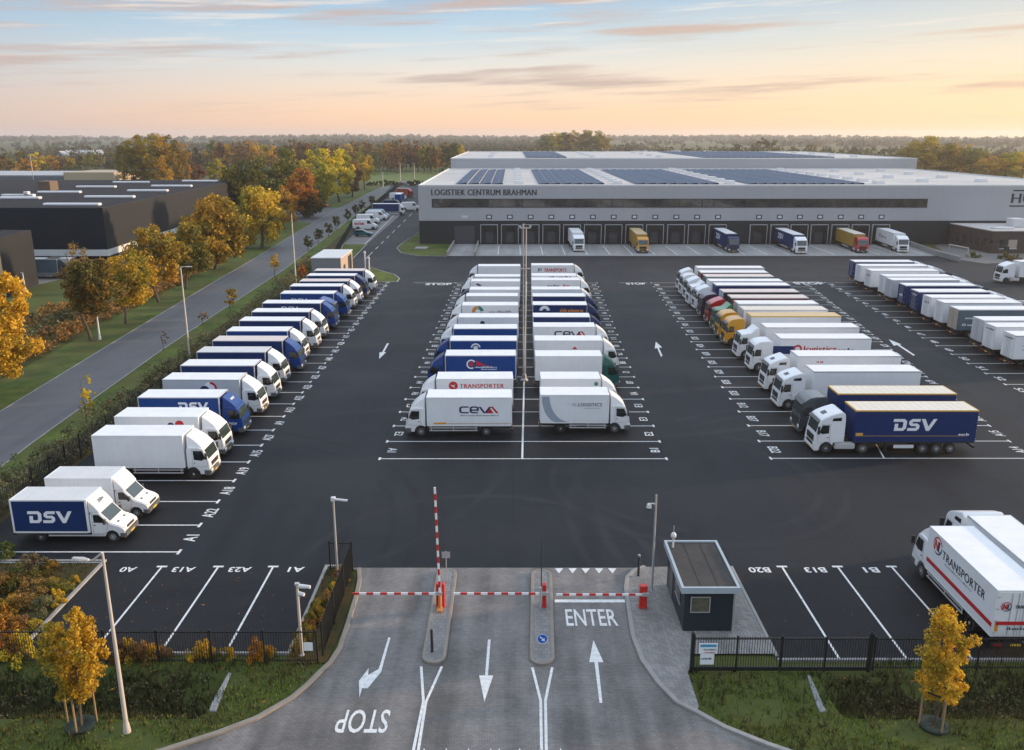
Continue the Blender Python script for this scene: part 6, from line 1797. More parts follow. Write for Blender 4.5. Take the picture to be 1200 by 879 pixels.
# --- middle block, left half: cab at left
CSPEC = [
 (499.6, 599.3, 465.8, WHITE, WPANEL, ROOFW, 0, 'white box lorry with navy letters and red peak, front left of the middle block'),
 (511.2, 600.6, 443.8, WHITE, WPANEL, ROOFW, 0, 'white box lorry with red roundel and red capitals in the middle block'),
 (521.3, 604.7, 416.6, BLUEP, BLUE, ROOFW, 0, 'blue lorry with white and red wheel emblem behind the red-lettered lorry'),
 (527, 605.9, 399.2, BLUEP, BLUE, ROOFW, 0, 'blue lorry with plain white ring emblem and blue cab in the middle block'),
 (531.2, 606.5, 385, WHITE, BLUE, ROOFW, 1, 'blue box lorry with white cab in the middle block'),
 (537.2, 607.7, 372, WHITE, WPANEL, ROOFW, 1, 'plain white lorry between blue box and the teal and orange ring lorry'),
 (541.7, 607.3, 357.8, WHITE, WPANEL, ROOFW, 1, 'white lorry with teal and orange ring emblem and grey lettering'),
 (546, 607.3, 347, WHITE, GPANEL, ROOFW, 1, 'pale grey-sided lorry with white cab behind the teal and orange ring lorry'),
 (550.4, 608.8, 339.5, NAVYP, WPANEL, ROOFW, 1, 'white box lorry with navy cab, only navy cab in its half'),
 (552.2, 609.3, 329.7, WHITE, WPANEL, ROOFW, 1, 'white lorry just behind the navy-cabbed white lorry'),
 (556, 609.8, 324.1, WHITE, GPANEL, ROOFW, 1, 'white lorry with grey side, second last in the left half of middle block'),
 (560.2, 609.8, 311.9, WHITE, WPANEL, ROOFW, 1, 'plain white lorry standing last in the left half of middle block'),
]
for i, (a, b, v, cm, bm_, rm, lod, lab) in enumerate(CSPEC):
    x0, x1, yc, yn = row(a, b, v, 3.6, 2.5)
    P = lambda A, u, vv: pl(A, yn, x1, -1, u, vv)
    art = None
    if i == 0: art = P(art_ceva(.62), 561.5, 480.3)
    if i == 1: art = P(art_transporter(.40), 558, 452.2)
    if i == 2: art = P([(disc2d(-.9, .1, .5, 18, .36, .6, 5.2) + (INKW,)), (disc2d(-.9, .1, .24, 12) + (INKR,)), ([(-.4, .5), (.5, .05), (1.3, .0), (-.4, -.05)], [(0, 1, 2, 3)], INKR)] + art_bits(2.2, .16, INKW, .55, -.2, 20, 4) + art_bits(1.6, .12, INKW, .9, -.42, 16, 5), 562.5, 428)
    if i == 3: art = P([(disc2d(0, 0, .55, 20, .38, .2, 3.0) + (INKW,)), (disc2d(0, 0, .26, 14) + (INKW,))], 557.5, 408)
    if i == 6: art = P(shift(art_ring(.78, INKT, INKO, SWOOSH2), -1.6, 0) + art_bits(2.8, .26, INKG, 1.3, .0, 12, 7), 574, 365.2)
    if i == 5: art = P([(disc2d(0, 0, .3, 12) + (INKN,))], 565.5, 379)
    if i == 9: art = P([([(-.5, .1), (.1, -.2), (.5, -.1), (-.1, .25)], [(0, 1, 2, 3)], INKN)], 561, 334)
    r_, box_, cab_, rd_ = rigid(lab, x1, yc, PI, x1 - x0, cm, bm_, rm, lod, GC, side=1, art=art, trim=WHITE if bm_ is WPANEL else ALU)
    if i == 0:
        decal('reflective_strip', [([(-.55, -.07), (.55, -.07), (.55, .1), (-.55, .06)], [(0, 1, 2, 3)], AMBER), ([(.55, -.05), (6.4, -.05), (6.4, -.0), (.55, .0)], [(0, 1, 2, 3)], OCHRE)], box_, (x1 - x0 - 1.1, 1.258, 1.24), (-1, 0, 0), (0, 0, 1))

RSPEC = [
 (633.7, 714.2, 462.7, WHITE, WPANEL, ROOFW, 0, 'white box lorry with grey swoosh and dark capitals, front right of the middle block'),
 (634, 704, 443.9, WHITE, WPANEL, ROOFW, 0, 'white lorry with small dark roundel behind the grey-swoosh lorry'),
 (627.7, 705.6, 417.3, GREENP, WPANEL, ROOFW, 0, 'white box lorry with teal green cab in the middle block'),
 (626.7, 706.2, 399, WHITE, WPANEL, ROOFW, 0, 'white lorry with small red peak just behind the green-cabbed lorry'),
 (625.3, 697.8, 383, WHITE, WPANEL, ROOFW, 1, 'white lorry with half-hidden navy letters and red peak in right half of block'),
 (624.6, 691.8, 371.2, NAVYP, NAVY, ROOFW, 1, 'plain navy lorry right behind the navy letters and red peak lorry'),
 (624.3, 688.3, 357.2, NAVYP, NAVY, ROOFW, 1, 'navy lorry with white half-round emblem and orange outlined lettering'),
 (624.1, 686.3, 347.2, NAVYP, NAVY, ROOFW, 1, 'plain navy lorry behind the orange outlined lettering'),
 (623.3, 680.6, 339.2, WHITE, WPANEL, ROOFW, 1, 'plain white lorry just behind the farthest navy lorry of middle block'),
 (623.1, 679.6, 328.2, WHITE, WPANEL, ROOFW, 1, 'white lorry with cut-off black and red lettering in right half of block'),
 (623.1, 675.5, 323, WHITE, WPANEL, ROOFW, 1, 'white lorry with cut-off black lettering, second last in right half of block'),
 (622.8, 672.7, 310.9, WHITE, WPANEL, ROOFW, 1, 'white lorry with dark red capitals, last in right half of middle block'),
]
for i, (a, b, v, cm, bm_, rm, lod, lab) in enumerate(RSPEC):
    x0, x1, yc, yn = row(a, b, v, 3.6, 2.5)
    P = lambda A, u, vv: pl(A, yn, x0, 1, u, vv)
    art = None
    if i == 0: art = P(art_nllog(.31), 687, 474.2)
    if i == 1: art = P([(disc2d(0, 0, .22, 14) + (SWOOSH,)), (disc2d(.03, -.03, .15, 12) + (INKT,))], 698.5, 449.8)
    if i == 3: art = P([([(-.32, -.15), (0, .18), (.32, -.15)], [(0, 1, 2)], INKR)], 673.5, 407.8)
    if i == 4: art = P(art_ceva(.7, False), 669, 391.5)
    if i == 6: art = P([(disc2d(-1.9, -.1, .7, 16, .3, .1, 3.04) + (INKW,))] + art_bits(2.9, .45, INKO, 1.6, 0, 12, 9), 655, 363.5)
    if i == 9: art = P(art_bits(1.8, .4, INKD, -.9, 0, 7, 2) + art_bits(.9, .4, INKR, 1.1, 0, 4, 3), 655, 335)
    if i == 10: art = P(art_bits(3.4, .4, INKD, 0, 0, 10, 8), 656, 324.6)
    if i == 11: art = P(art_text('JD', .62, .7, INKD, .015, 0, -2.3, 0) + art_text('TRANSPORTS', .6, 3.9, INKR, .015, 0, .4, 0), 648, 316.5)
    r_, box_, cab_, rd_ = rigid(lab, x0, yc, 0, x1 - x0, cm, bm_, rm, lod, GRr, art=art, trim=WHITE if bm_ is WPANEL else ALU)
    if i == 0:
        L_ = x1 - x0; hh = 2.4
        n = 14; arcp = [(.72 + 1.9 * (1 - math.cos(t * PI / 2 / n)) * 1.0, 2.35 - 2.35 * math.sin(t * PI / 2 / n)) for t in range(n + 1)]
        outer = [(.05 + 1.4 * (1 - math.cos(t * PI / 2 / n)), 2.35 - 2.35 * math.sin(t * PI / 2 / n)) for t in range(n + 1)]
        v_ = []; f_ = []
        for (xa, za), (xb, zb_) in zip(outer, arcp): v_ += [(xa, za), (xb, zb_)]
        f_ = [(2 * k_, 2 * k_ + 1, 2 * k_ + 3, 2 * k_ + 2) for k_ in range(n)]
        decal('swoosh', [(v_, f_, SWOOSH)], box_, (.06, -1.255, 1.08), (1, 0, 0), (0, 0, 1))

# --- right block: articulated lorries, cab at left
ASPEC = [
 (1004, 1147.6, 481, WHITE, NAVY, ROOFC, 0, NAVY, 'navy curtain-side lorry with big white letters and white cab, front of right block'),
 (983, 1121.6, 461.4, GREYP, NAVY, ROOFC, 0, NAVY, 'navy curtain-side lorry with dark grey cab in the right block'),
 (953.2, 1079.7, 435.2, WHITE, WPANEL, ROOFW, 0, None, 'plain white trailer lorry behind the dark grey cab'),
 (934.7, 1056.5, 417.3, WHITE, WPANEL, ROOFW, 0, None, 'white trailer lorry with tiny red mark, second white one from the front'),
 (915, 1021.8, 396.8, WHITE, WPANEL, ROOFW, 0, None, 'white trailer lorry with navy block and red lettering'),
 (898.2, 1007.5, 383.6, WHITE, WPANEL, ROOFW, 0, None, 'white trailer lorry between red lettering and the yellow cabs'),
 (881, 986, 370.6, YELP, WPANEL, ROOFY, 1, GPANEL, 'white trailer with ochre roof and yellow cab, nearer of two yellow cabs'),
 (872, 970.5, 363, YELP, WPANEL, ROOFC, 1, GPANEL, 'white trailer with cream roof and yellow cab, farther of two yellow cabs'),
 (865.4, 959.7, 356, DGREENP, GPANEL, ROOFW, 1, GPANEL, 'trailer lorry with green cab in the right block'),
 (857.7, 947.8, 349, REDP, MAROON, ROOFP, 1, PLINTH, 'maroon trailer lorry with bright red cab'),
 (848, 936.4, 342, PURP, PLINTH, ROOFP, 1, GPANEL, 'black-sided trailer with dark purple cab behind the red cab'),
 (839.7, 926.5, 334.4, WHITE, NAVY, ROOFW, 1, NAVY, 'navy trailer lorry with white cab just behind the dark purple cab'),
 (832.5, 918, 329.6, WHITE, WPANEL, ROOFW, 1, None, 'white trailer lorry with white cab in front of the slate-sided one'),
 (827.8, 907, 324, WHITE, SLATE, ROOFP, 1, SLATE, 'slate-sided trailer lorry with pinkish roof and white cab'),
 (821.8, 900.6, 319.5, WHITE, MAROON, ROOFW, 1, MAROON, 'maroon trailer lorry with white cab, second last in the right block'),
 (817.6, 895.9, 314, WHITE, WPANEL, ROOFW, 1, None, 'white trailer lorry with white cab, last in the right block'),
]
TRIMY = mat('ochre_trim', (0.62, 0.36, 0.06), .45)
for i, (a, b, v, cm, bm_, rm, lod, fm, lab) in enumerate(ASPEC):
    x0, x1, yc, yn = row(a, b, v, 3.8, 2.52)
    P = lambda A, u, vv: pl(A, yn, x1, -1, u, vv)
    art = None
    if i == 0: art = [P(art_dsv(1.02), 1071.5, 498), P([([(-4.6, -.02), (4.6, -.02), (4.6, .03), (-4.6, .03)], [(0, 1, 2, 3)], OCHRE)], 1068, 511), P(art_bits(.8, .2, INKW, 0, 0, 5, 2), 1129, 509), P([([(-.3, -.12), (.3, -.12), (.3, .12), (-.3, .12)], [(0, 1, 2, 3)], TRIMY)], 1007, 509)]
    if i == 3: art = P(art_bits(.6, .25, INKR, 0, 0, 3, 1), 960.5, 414.8 + 9)
    if i == 4: art = P([([(-4.6, -.55), (-2.6, -.55), (-2.2, .35), (-4.6, .35)], [(0, 1, 2, 3)], NAVY)] + [(disc2d(-1.9, 0, .5, 14, .28) + (INKR,))] + art_text('logistics', .8, 3.6, INKR, .015, 0, .6, -.05) + art_bits(1.6, .45, INKN, 3.4, -.1, 6, 2), 955, 409.3)
    artic(lab, x1, yc, PI, x1 - x0, cm, bm_, rm, lod, GA, side=1, art=art, trim=TRIMY if i < 2 or i == 6 else ALU, frontm=fm, rear=bm_ if lod == 0 else None, var=(0, 1, 0, 0, 1, 2, 1, 1, 2, 0, 1, 0, 2, 0, 1, 0)[i])

# --- far right: rears towards us, driving towards +x
FSPEC = [
 (1002, 1071.6, 306.7, NAVY, 'navy trailer seen from behind, farthest of the far right row'),
 (1009.7, 1088, 311.7, WPANEL, 'white trailer seen from behind, next to the farthest navy one'),
 (1021.5, 1101, 317.4, WPANEL, 'white trailer with small dark letters on its doors, far right row'),
 (1038.4, 1117.4, 324.1, WPANEL, 'white trailer squeezed before the pale grey one, far right row'),
 (1046.5, 1125, 328.4, GPANEL, 'pale grey trailer right behind two navy trailers, far right row'),
 (1061.9, 1144.5, 334.7, NAVY, 'navy trailer with white door plate, farther of the navy pair'),
 (1076.8, 1161, 342, NAVY, 'navy trailer with pale heading, nearer of the navy pair'),
 (1091.6, 1178.8, 348.9, WPANEL, 'white trailer with grey heading just before the navy pair'),
 (1107, 1198.8, 355, WPANEL, 'white trailer between the slate-blue trailer and another white one'),
 (1124, 1220, 362.8, SLATE, 'slate-blue trailer with beige doors at far right'),
 (1153, 1255, 375.6, GPANEL, 'grey-doored trailer with red tail lamps just before the slate-blue one'),
 (1167.5, 1275, 383.3, WPANEL, 'white trailer with yellow plate, second from front of the far right row'),
 (1190.6, 1300, 393.5, WPANEL, 'white trailer with dark side stripes at the right edge of the picture'),
]
for i, (a, b, v, bm_, lab) in enumerate(FSPEC):
    x0, x1, yc, yn = row(a, b, v, 3.8, 2.52)
    lod = 0 if i >= 9 else 1
    ra = None; art = None
    if i in (2, 7): ra = (art_bits(1.3, .3, INKN, 0, 0, 6, i), 0, 3.0)
    if i == 5: ra = ([([(-.5, -.15), (.5, -.15), (.5, .15), (-.5, .15)], [(0, 1, 2, 3)], INKW)], 0, 2.2)
    if i == 6: ra = (art_bits(1.6, .22, INKW, 0, 0, 8, 2), 0, 3.25)
    if i == 9: art = (art_bits(2.5, .3, SWOOSH2, 0, 0, 8, 2) + art_bits(3.5, .3, SWOOSH2, .2, -.9, 10, 3), 2.2, 2.7)
    if i in (11, 12): ra = (art_bits(1.7, .2, INKD, 0, 0, 12, 4), 0, 3.35)
    if i == 12: art = ([([(-.6, .25), (3, .25), (3, .4), (-.6, .4)], [(0, 1, 2, 3)], SWOOSH), ([(-.6, -.2), (3, -.2), (3, -.08), (-.6, -.08)], [(0, 1, 2, 3)], SWOOSH)], 1.6, 2.3)
    r_, box_, cab_, rd_ = artic(lab, x0, yc, 0, min(x1 - x0, 11.5), [WHITE, WHITE, GREYP][i % 3], bm_, ROOFW, lod, GF, side=-1, art=art, rear=BEIGE if i == 9 else bm_, rearart=ra)

# --- lorries on the docks, noses towards us
DS = [
 (678.3, 295.5, 671.5, WHITE, WPANEL, ROOFW, None, 'white lorry backed onto a dock, leftmost of the docked lorries'),
 (753.9, 297, 742.7, YELP, OCHRE, ROOFY, None, 'ochre trailer with yellow cab backed onto a dock'),
 (859.3, 296.5, 841, NAVYP, NAVY, ROOFW, 'd', 'navy lettered trailer with dark blue cab backed onto a dock'),
 (938.8, 298, 912.5, WHITE, NAVY, ROOFW, 'd', 'navy lettered trailer with white cab backed onto a dock'),
 (1010, 297, 984, REDP, OCHRE, ROOFC, None, 'ochre trailer with red cab backed onto a dock'),
 (1057.5, 296.5, 1030.8, WHITE, WPANEL, ROOFW, 't', 'white trailer with blue-grey lettering, rightmost docked lorry'),
]
for i, (uf, vf, ur, cm, bm_, rm, a, lab) in enumerate(DS):
    xf, yf = G(uf, vf); yr = YW - .9; xr = (ur - 600) * (YW * CP + (HC - 2) * SP) / F
    L_ = math.hypot(yr - yf, xf - xr); ang = math.atan2(yf - yr, xf - xr)
    art = None
    if a == 'd': art = (art_dsv(1.25), 5.0, 2.6)
    if a == 't': art = (art_bits(3.6, .6, INKG, .3, 0, 9, 5) + [(disc2d(-2.4, .1, .45, 14, .25) + (INKN,))], 5.2, 2.5)
    artic(lab, xr, yr, ang, L_ - 3.15, cm, bm_, rm, 1, GD, h=3.95, side=-1, art=art, var=(0, 1, 1, 0, 1, 0)[i])

# --- two lorries nose-in by the right front fence
zr_ = 3.62
xL = 26.9 + .35
yrear = G(1172, 755, .9)[1]
yfront = G(1082, 617, 3.2)[1]
xs_ = G(1169, 692, zr_); xe_ = G(1090.5, 616.5, zr_)
yR0, yR1 = xs_[1], xe_[1]; xl_ = (xs_[0] + xe_[0]) / 2
r_, box_, cab_, rd_ = rigid('white box lorry with red stripe and roundel, seen from behind at right front fence', xl_ + 1.25, yR0, PI / 2, yR1 - yR0, WHITE, WPANEL, ROOFW, 0, 'lorries facing away at the right front', side=1, rear=True, trim=WHITE, h=zr_)
Lbx = yR1 - yR0
decal('lettering', art_nlring(.52), box_, (Lbx - 1.15, 1.257, 2.92), (-1, 0, 0), (0, 0, 1))
decal('lettering', art_text('TRANSPORTER', .5, Lbx * .62, INKD, .008, 0, 0, 0, 1.08) + art_bits(Lbx * .4, .1, INKG, -Lbx * .06, -.42, 30, 3), box_, (Lbx * .45, 1.257, 2.72), (-1, 0, 0), (0, 0, 1))
decal('red_stripe', [([(-Lbx / 2 + .09, -.13), (Lbx / 2 - .09, -.13), (Lbx / 2 - .09, .13), (-Lbx / 2 + .09, .13)], [(0, 1, 2, 3)], INKR)], box_, (Lbx / 2, 1.256, 1.62), (-1, 0, 0), (0, 0, 1))
decal('lettering', shift(art_nlring(.26), -.75, 0) + art_text('TRANSPORTER', .18, 1.3, INKD, .02, 0, .35, 0) + [([(-1.15, -1.02), (1.15, -1.02), (1.15, -.82), (-1.15, -.82)], [(0, 1, 2, 3)], INKR)] + art_bits(1.5, .14, INKD, 0.2, -1.22, 12, 3), rd_, (-.08, 0, 2.75), (0, -1, 0), (0, 0, 1))
obj('side_marker', MB().box(-.05, .0, 1.0, 1.16, 1.35, 1.85).mesh('side_marker', AMBER), rd_)
x2 = xl_ + 3.95
artic('plain white lorry with roof spoiler, right beside the red-striped one', x2 + .1, yR0 + .4, PI / 2, 8.2, WHITE, WPANEL, ROOFW, 0, 'lorries facing away at the right front', rear=WPANEL, h=3.75, gap=.35)
# --- one white lorry coming in at the right edge
x0, y0 = G(1172, 332)
artic('white lorry driving in at the right edge beside the brown office wing', x0 + 3.15 + 10.6, y0 + 1.3, PI, 10.6, WHITE, WPANEL, ROOFW, 1, None, side=1, name='articulated_lorry')

# --- vehicles on the strip beyond the cabin
GV = 'vehicles on the strip beyond the cabin'
def at(u, v): return G(u, v)
_pv, _car = panel_van, car
def panel_van(*a, **k):
    r = _pv(*a, **k); r.scale = (1.15, 1.15, 1.15); return r
def car(*a, **k):
    r = _car(*a, **k); r.scale = (1.15, 1.15, 1.15); return r
p = at(414, 277.5); car('teal estate car, nearest vehicle beyond the cabin', p[0], p[1] + .9, 0, TEALP, GV)
p = at(413.5, 269.5); panel_van('white panel van with red side lettering beyond the teal car', p[0], p[1] + 1, 0, WHITE, GV, art_bits(2.2, .8, INKR, 0, 0, 7, 2))
p = at(418, 263); panel_van('plain white panel van behind the lettered van', p[0], p[1] + 1, 0, WHITE, GV)
p = at(424, 258.5); panel_van('plain white panel van just before the pale blue van', p[0] + 1.2, p[1] + 1, 0, WHITE, GV)
p = at(431, 256.5); panel_van('pale blue panel van next to the navy box lorry', p[0], p[1] + 1, 0, PALEB, GV)
p = at(437, 252); rigid('navy box lorry with white cab beyond the vans', p[0], p[1] + 1.2, 0, 8.6, WHITE, NAVY, ROOFW, 1, GV)
p = at(449, 247); panel_van('white panel van showing its nose past the navy box lorry', p[0] + 6.2, p[1] + 1, 0, WHITE, GV)
p = at(466.5, 239); rigid('blue box lorry seen from behind near the far road', p[0], p[1], PI / 2, 9, WHITE, BLUE, ROOFW, 1, GV)
p = at(464, 237); panel_van('white panel van hidden behind the rear of the blue box lorry', p[0] - 4, p[1] + 12, 0, WHITE, GV)
p = at(455, 245); panel_van('dark blue panel van between navy box lorry and blue box lorry', p[0] - 2, p[1] + 4, 0, NAVYP, GV)
p = at(471, 231); rigid('red lorry with pale roof near the far road', p[0] - 2, p[1] + 2, -.35, 5, REDP, mat('orange_red_panel', (.32, .06, .03), .5), ROOFG, 1, GV)
p = at(375.5, 242.8); car('orange car waiting on the side road', p[0] - 2, p[1], 0, mat('orange_paint', (.5, .16, .04), .3, coat=.4))
p = at(45, 325.5); rigid('blue-grey lorry on the yard under the black warehouse', p[0] - 3, p[1], 0, 7.5, GREYP, SLATE, ROOFG, 1, None)
p = at(78, 325.0); rigid('pale box lorry on the yard beside the brown tree', p[0] - 3, p[1], 0, 4.5, GREYP, GPANEL, ROOFG, 1, None)
# ================================================================ trees along the left road
T = tree
T('large orange and golden tree at the left edge beyond the road', (-8, 462), 305, -6, 446, 46, ORANGE, seed=1, clumps=120, per=110, leaf=.085)
T('golden green road tree, nearest full tree left of the road', (107, 399), 301, 106, 368, 36, OLIVE, seed=2, clumps=110, per=100, leaf=.09)
T('golden road tree standing over the ditch beside the first olive tree', (147.5, 379), 293, 150, 358, 31, GOLD, seed=3, clumps=100, per=100, leaf=.09)
T('golden olive road tree in front of the black warehouse corner', (186, 354), 264, 181, 330, 33, GOLD, seed=4, clumps=100, per=90)
T('olive green road tree between two golden ones', (218, 338), 260, 222, 318, 27, OLIVE, seed=5, clumps=90, per=80)
T('broad golden olive road tree beyond the lamp post', (253, 315), 228, 252, 306, 38, GOLD, seed=0, clumps=110, per=90)
T('sparse bare-looking rust tree in front of the black warehouse', (95, 352), 282, 93, 322, 20, RUST, seed=7, clumps=34, per=34, leaf=.10)
T('tall golden olive tree beside the reddish tree', (307, 291), 215, 303, 288, 33, GOLD, seed=8)
T('small rusty orange road tree between two golden trees', (333, 268), 216, 334, 262, 17, ORANGE, seed=9, clumps=70)
T('bright orange road tree before the tall olive trees', (358, 256), 197, 353, 246, 24, ORANGE, seed=10)
T('green road tree under the tall olive row', (362, 255), 218, 362, 252, 20, GREENL, seed=11)
T('tall olive poplar-like tree left in the row by the side road', (335, 252), 172, 338, 244, 27, OLIVE, 'tall', 12)
T('tall golden tree in the middle of the row by the side road', (372, 242), 172, 372, 238, 28, GOLD, 'tall', 13)
T('tall ochre tree at the right of the row by the side road', (398, 237), 175, 398, 232, 23, GOLD, 'tall', 14)
T('dark rust tree at the end of the row by the side road', (413, 231), 186, 411, 227, 16, RUST, 'round', 15)
T('rounded orange tree alone at the far end of the road', (427.5, 222), 181, 428, 212, 13, ORANGE, 'round', 16)
T('dark green tree behind the road trees, left of the tall row', (300, 262), 186, 298, 250, 30, GREENL, 'round', 17)
T('dark olive tree behind the black warehouse end', (268, 262), 192, 270, 250, 26, OLIVE, 'round', 18)
T('dark green tree filling the gap above the black warehouse end', (322, 254), 195, 318, 248, 22, GREENL, 'round', 20)
# the poplar clump behind the black warehouse
for i, (u, vt, hw) in enumerate(((147, 165, 15), (160, 157, 18), (174, 154.5, 19), (188, 154.5, 19), (201, 156, 18), (212, 162, 14))):
    T('big golden poplar in the clump behind the black warehouse', (u, 228 - i % 3), vt, u, 219, hw, (OLIVE, GOLD, OLIVE, GOLD, OLIVE, GOLD)[i], 'round', 20 + i, 90, 80, .09, group='golden poplars behind the black warehouse')
T('small rust tree right of the golden poplars', (232, 223), 191, 230, 218, 12, RUST, 'round', 27)
T('olive tree at the foot of the white block', (252, 220), 185, 254, 214, 13, OLIVE, 'round', 28)

# young trees on the right-hand verge
YG = 'young trees along the road verge'
def young(lab, base, vt, vb, hw, m, kind='tall', sd=0, n=26, per=44, leaf=.2):
    return T(lab, base, vt, base[0] + 0, vb, hw, m, kind, sd, n, per, leaf, group=YG, name='young_tree')
young('slim golden young tree by the verge opposite the first lorries', (102, 497), 435, 488, 10, GOLD, sd=31)
young('tiny rust sapling on the verge by the road', (192, 411), 384, 406, 6, RUST, sd=32, n=12, per=24)
young('small golden young tree beside the hedge and lamp post', (270, 368), 331, 358, 9, GOLD, sd=33)
young('small faded red sapling at the road edge', (238, 380), 362, 377, 7, RUST, sd=34, n=12, per=24)
young('slim orange young tree beside the far lamp post', (322, 325), 295, 317, 7, ORANGE, sd=35)
young('bushy orange young tree right of the far lamp post', (353, 331), 307, 327, 8, ORANGE, 'round', 36, 30, 60, .16)
for i, (u, vt) in enumerate(((361, 276), (373, 268), (385, 261), (394, 254), (407, 246), (417, 240), (424, 235), (436, 230))):
    young('small dark green sapling in the far verge line', (u, vt + 17 - i * .6), vt - 1, vt + 13 - i * .5, 6.5 - i * .25, GREENL, 'round', 37 + i, 40, 50, .16)

# staked young trees in the front lawn
def staked(lab, u, v, cu, vt, vb, hw, m, sd):
    r_ = T(lab, (u, v), vt, cu, vb, hw, m, 'round', sd, 110, 95, .105, group=None, name='staked_tree')
    for dx, dy in ((-.62, .1), (.08, -.55), (.55, .35)):
        obj('stake', cached('stake', lambda: MB().tube((0, 0, -.1), (0, 0, 1.95), .045, n=8).mesh('stake', STAKE)), r_, (dx, dy, 0))
    obj('tie', cached('tie', lambda: MB().strip([(-.62, .1), (.08, -.55), (.55, .35)], -.01, .02, 1.75, 1.83, closed=True).mesh('tie', RUBBER)), r_)
    obj('mulch_ring', cached('mulch', lambda: MB().lathe([(.62, 0), (.66, .14), (.5, .16), (.1, .1)], n=16).mesh('mulch_ring', mat('green_tree_bag', (.012, .03, .022), .8, dirt_or_sheen=.4, scale=5))), r_)
    return r_
staked('small golden tree with three stakes on the left front lawn', 95, 851, 84, 712, 817, 38, GOLD, 51)
staked('small orange-gold tree with three stakes on the right front lawn', 1094, 851, 1107, 709, 826, 33, ORANGE, 52)

# shrubs
def shrub_mesh(seed, m, n=20, per=95, leaf=.095):
    def fn():
        rng = np.random.default_rng(seed); C = []; S = []
        while len(C) < n:
            p = rng.uniform(-1, 1, 2); z = rng.random() ** 1.1
            if math.hypot(*p) < .95 * (1.05 - z * .85):
                C.append((p[0], p[1], .12 + z * .75)); S.append(rng.uniform(.12, .26))
        return leaves_mesh('foliage', C, S, per, leaf, rng, m, flat=1.0)
    return cached(('shrub', seed, m.name, n, per), fn)
def shrub(lab, x, y, w, h, m, group, sd):
    r_ = thing('shrub', lab, 'shrub', (x, y, 0), 0, group)
    f_ = obj('foliage', shrub_mesh(sd % 4, m), r_); f_.scale = (w, w, h); f_.rotation_euler = (0, 0, sd * 1.1)
    obj('stem', cached('shst', lambda: MB().tube((0, 0, -.05), (.08, .03, .6), .03, .015, 6).tube((0, 0, 0), (-.12, .05, .5), .025, .01, 6).mesh('stem', BARK)), r_)
    return r_
Rn = random.Random(11)
GB = 'autumn shrubs in the left planting bed'
bed = [(6, 744, 1.2, ORANGE), (14, 764, 1.0, GOLD), (38, 668, 1.1, DULL), (60, 668, .8, OLIVE), (22, 683, 1.2, GREENL), (40, 695, 1.1, RUST), (58, 690, .9, OLIVE), (30, 712, 1.1, RUST), (52, 718, 1.1, DULL), (66, 706, .8, GOLD), (10, 712, 1.2, ORANGE), (4, 690, 1.2, RUST), (75, 692, .6, OLIVE), (24, 740, 1.0, RUST), (44, 738, .7, OLIVE), (5, 650, 1.2, GREENL), (-14, 700, 1.4, GREENL), (-10, 735, 1.3, ORANGE), (86, 683, .5, GOLD)]
for i, (u, v, s_, m) in enumerate(bed):
    x, y = G(u, v); shrub('low autumn shrub in the planting bed at the left front', x, y, s_, s_ * Rn.uniform(.8, 1.15), m, GB, i)
GS = 'shrubs in the strip behind the driveway fence'
for i in range(16):
    t = i / 15; u = 345 + 60 * t + Rn.uniform(-6, 6); v = 764 - 92 * t
    x, y = G(u, v); x = min(max(x, -11.0), -9.9 - .5 * (1 - t)); shrub('yellow-green shrub in the strip beside the driveway fence', x, y, Rn.uniform(.45, .75), Rn.uniform(.6, 1.0), (OLIVE, GOLD, GREENL, OLIVE, RUST)[i % 5], GS, i + 3)
GF_ = 'shrubs along the left front fence'
for i, (u, m, s_) in enumerate(((120, ORANGE, .5), (142, RUST, .7), (150, GOLD, .8), (165, RUST, .9), (178, ORANGE, .6), (192, RUST, .5), (236, ORANGE, .8), (247, OLIVE, .6), (268, GOLD, .5), (301, ORANGE, .75), (312, GOLD, .6), (20, GOLD, 1.1), (8, ORANGE, 1.0))):
    x, y = G(u, 772); shrub('orange-brown shrub behind the left front fence', x, YFL + .45, s_, s_ * 1.5, m, GF_, i + 7)
GO = 'round shrubs before the office wing'
for i, (u, v) in enumerate(((1178, 304), (1188, 305.5), (1142, 302))):
    x, y = G(u, v); shrub('dark rounded shrub in front of the brown office wing', x, y, 1.6, 1.7, GREENL, GO, i)

# hedge between the road verge and the left row
rng = np.random.default_rng(5)
def hedge_mesh(P, w, h, m, step=.75, per=46, leaf=.34, seed=2, name='foliage'):
    rng = np.random.default_rng(seed); C = []; S = []
    for a, b in zip(P, P[1:]):
        L_ = math.hypot(b[0] - a[0], b[1] - a[1]); n = int(L_ / step * max(1, w / 1.1))
        for i in range(n):
            t = rng.random(); hh = h * (.55 + .45 * math.sin(t * L_ * .21 + seed) ** 2)
            C.append((a[0] + (b[0] - a[0]) * t + rng.uniform(-w, w) / 2, a[1] + (b[1] - a[1]) * t + rng.uniform(-.3, .3), rng.random() ** .7 * hh * .8 + .15)); S.append(rng.uniform(.35, .75))
    return leaves_mesh(name, C, S, per, leaf, rng, m, flat=.9)
hd = thing('hedge', 'long shaggy grey-green hedge between road verge and left lorry row', 'hedge', (0, 0, 0))
HP = [(-37.0, 46), (-36.9, 62), (-37.0, 90), (-37.4, 120), (-38.8, 155), (-41.0, 180)]
obj('foliage', hedge_mesh(HP, 3.3, 2.0, DULL, .62, 50, .22), hd)
obj('stem', hedge_mesh(HP, 2.6, .8, BARK, 1.4, 20, .3, 4, 'stem'), hd)
struct('hedge_bed', MB().poly([(-40.6, 44), (-34.9, 44), (-34.9, 160), (-36.9, 180), G(413, 262), G(470, 215), G(462, 215), G(400, 264), (-46, 180), (-42.5, 155), (-41, 120), (-40.3, 90)], -.03).mesh('hedge_bed', SOIL, fix=False))
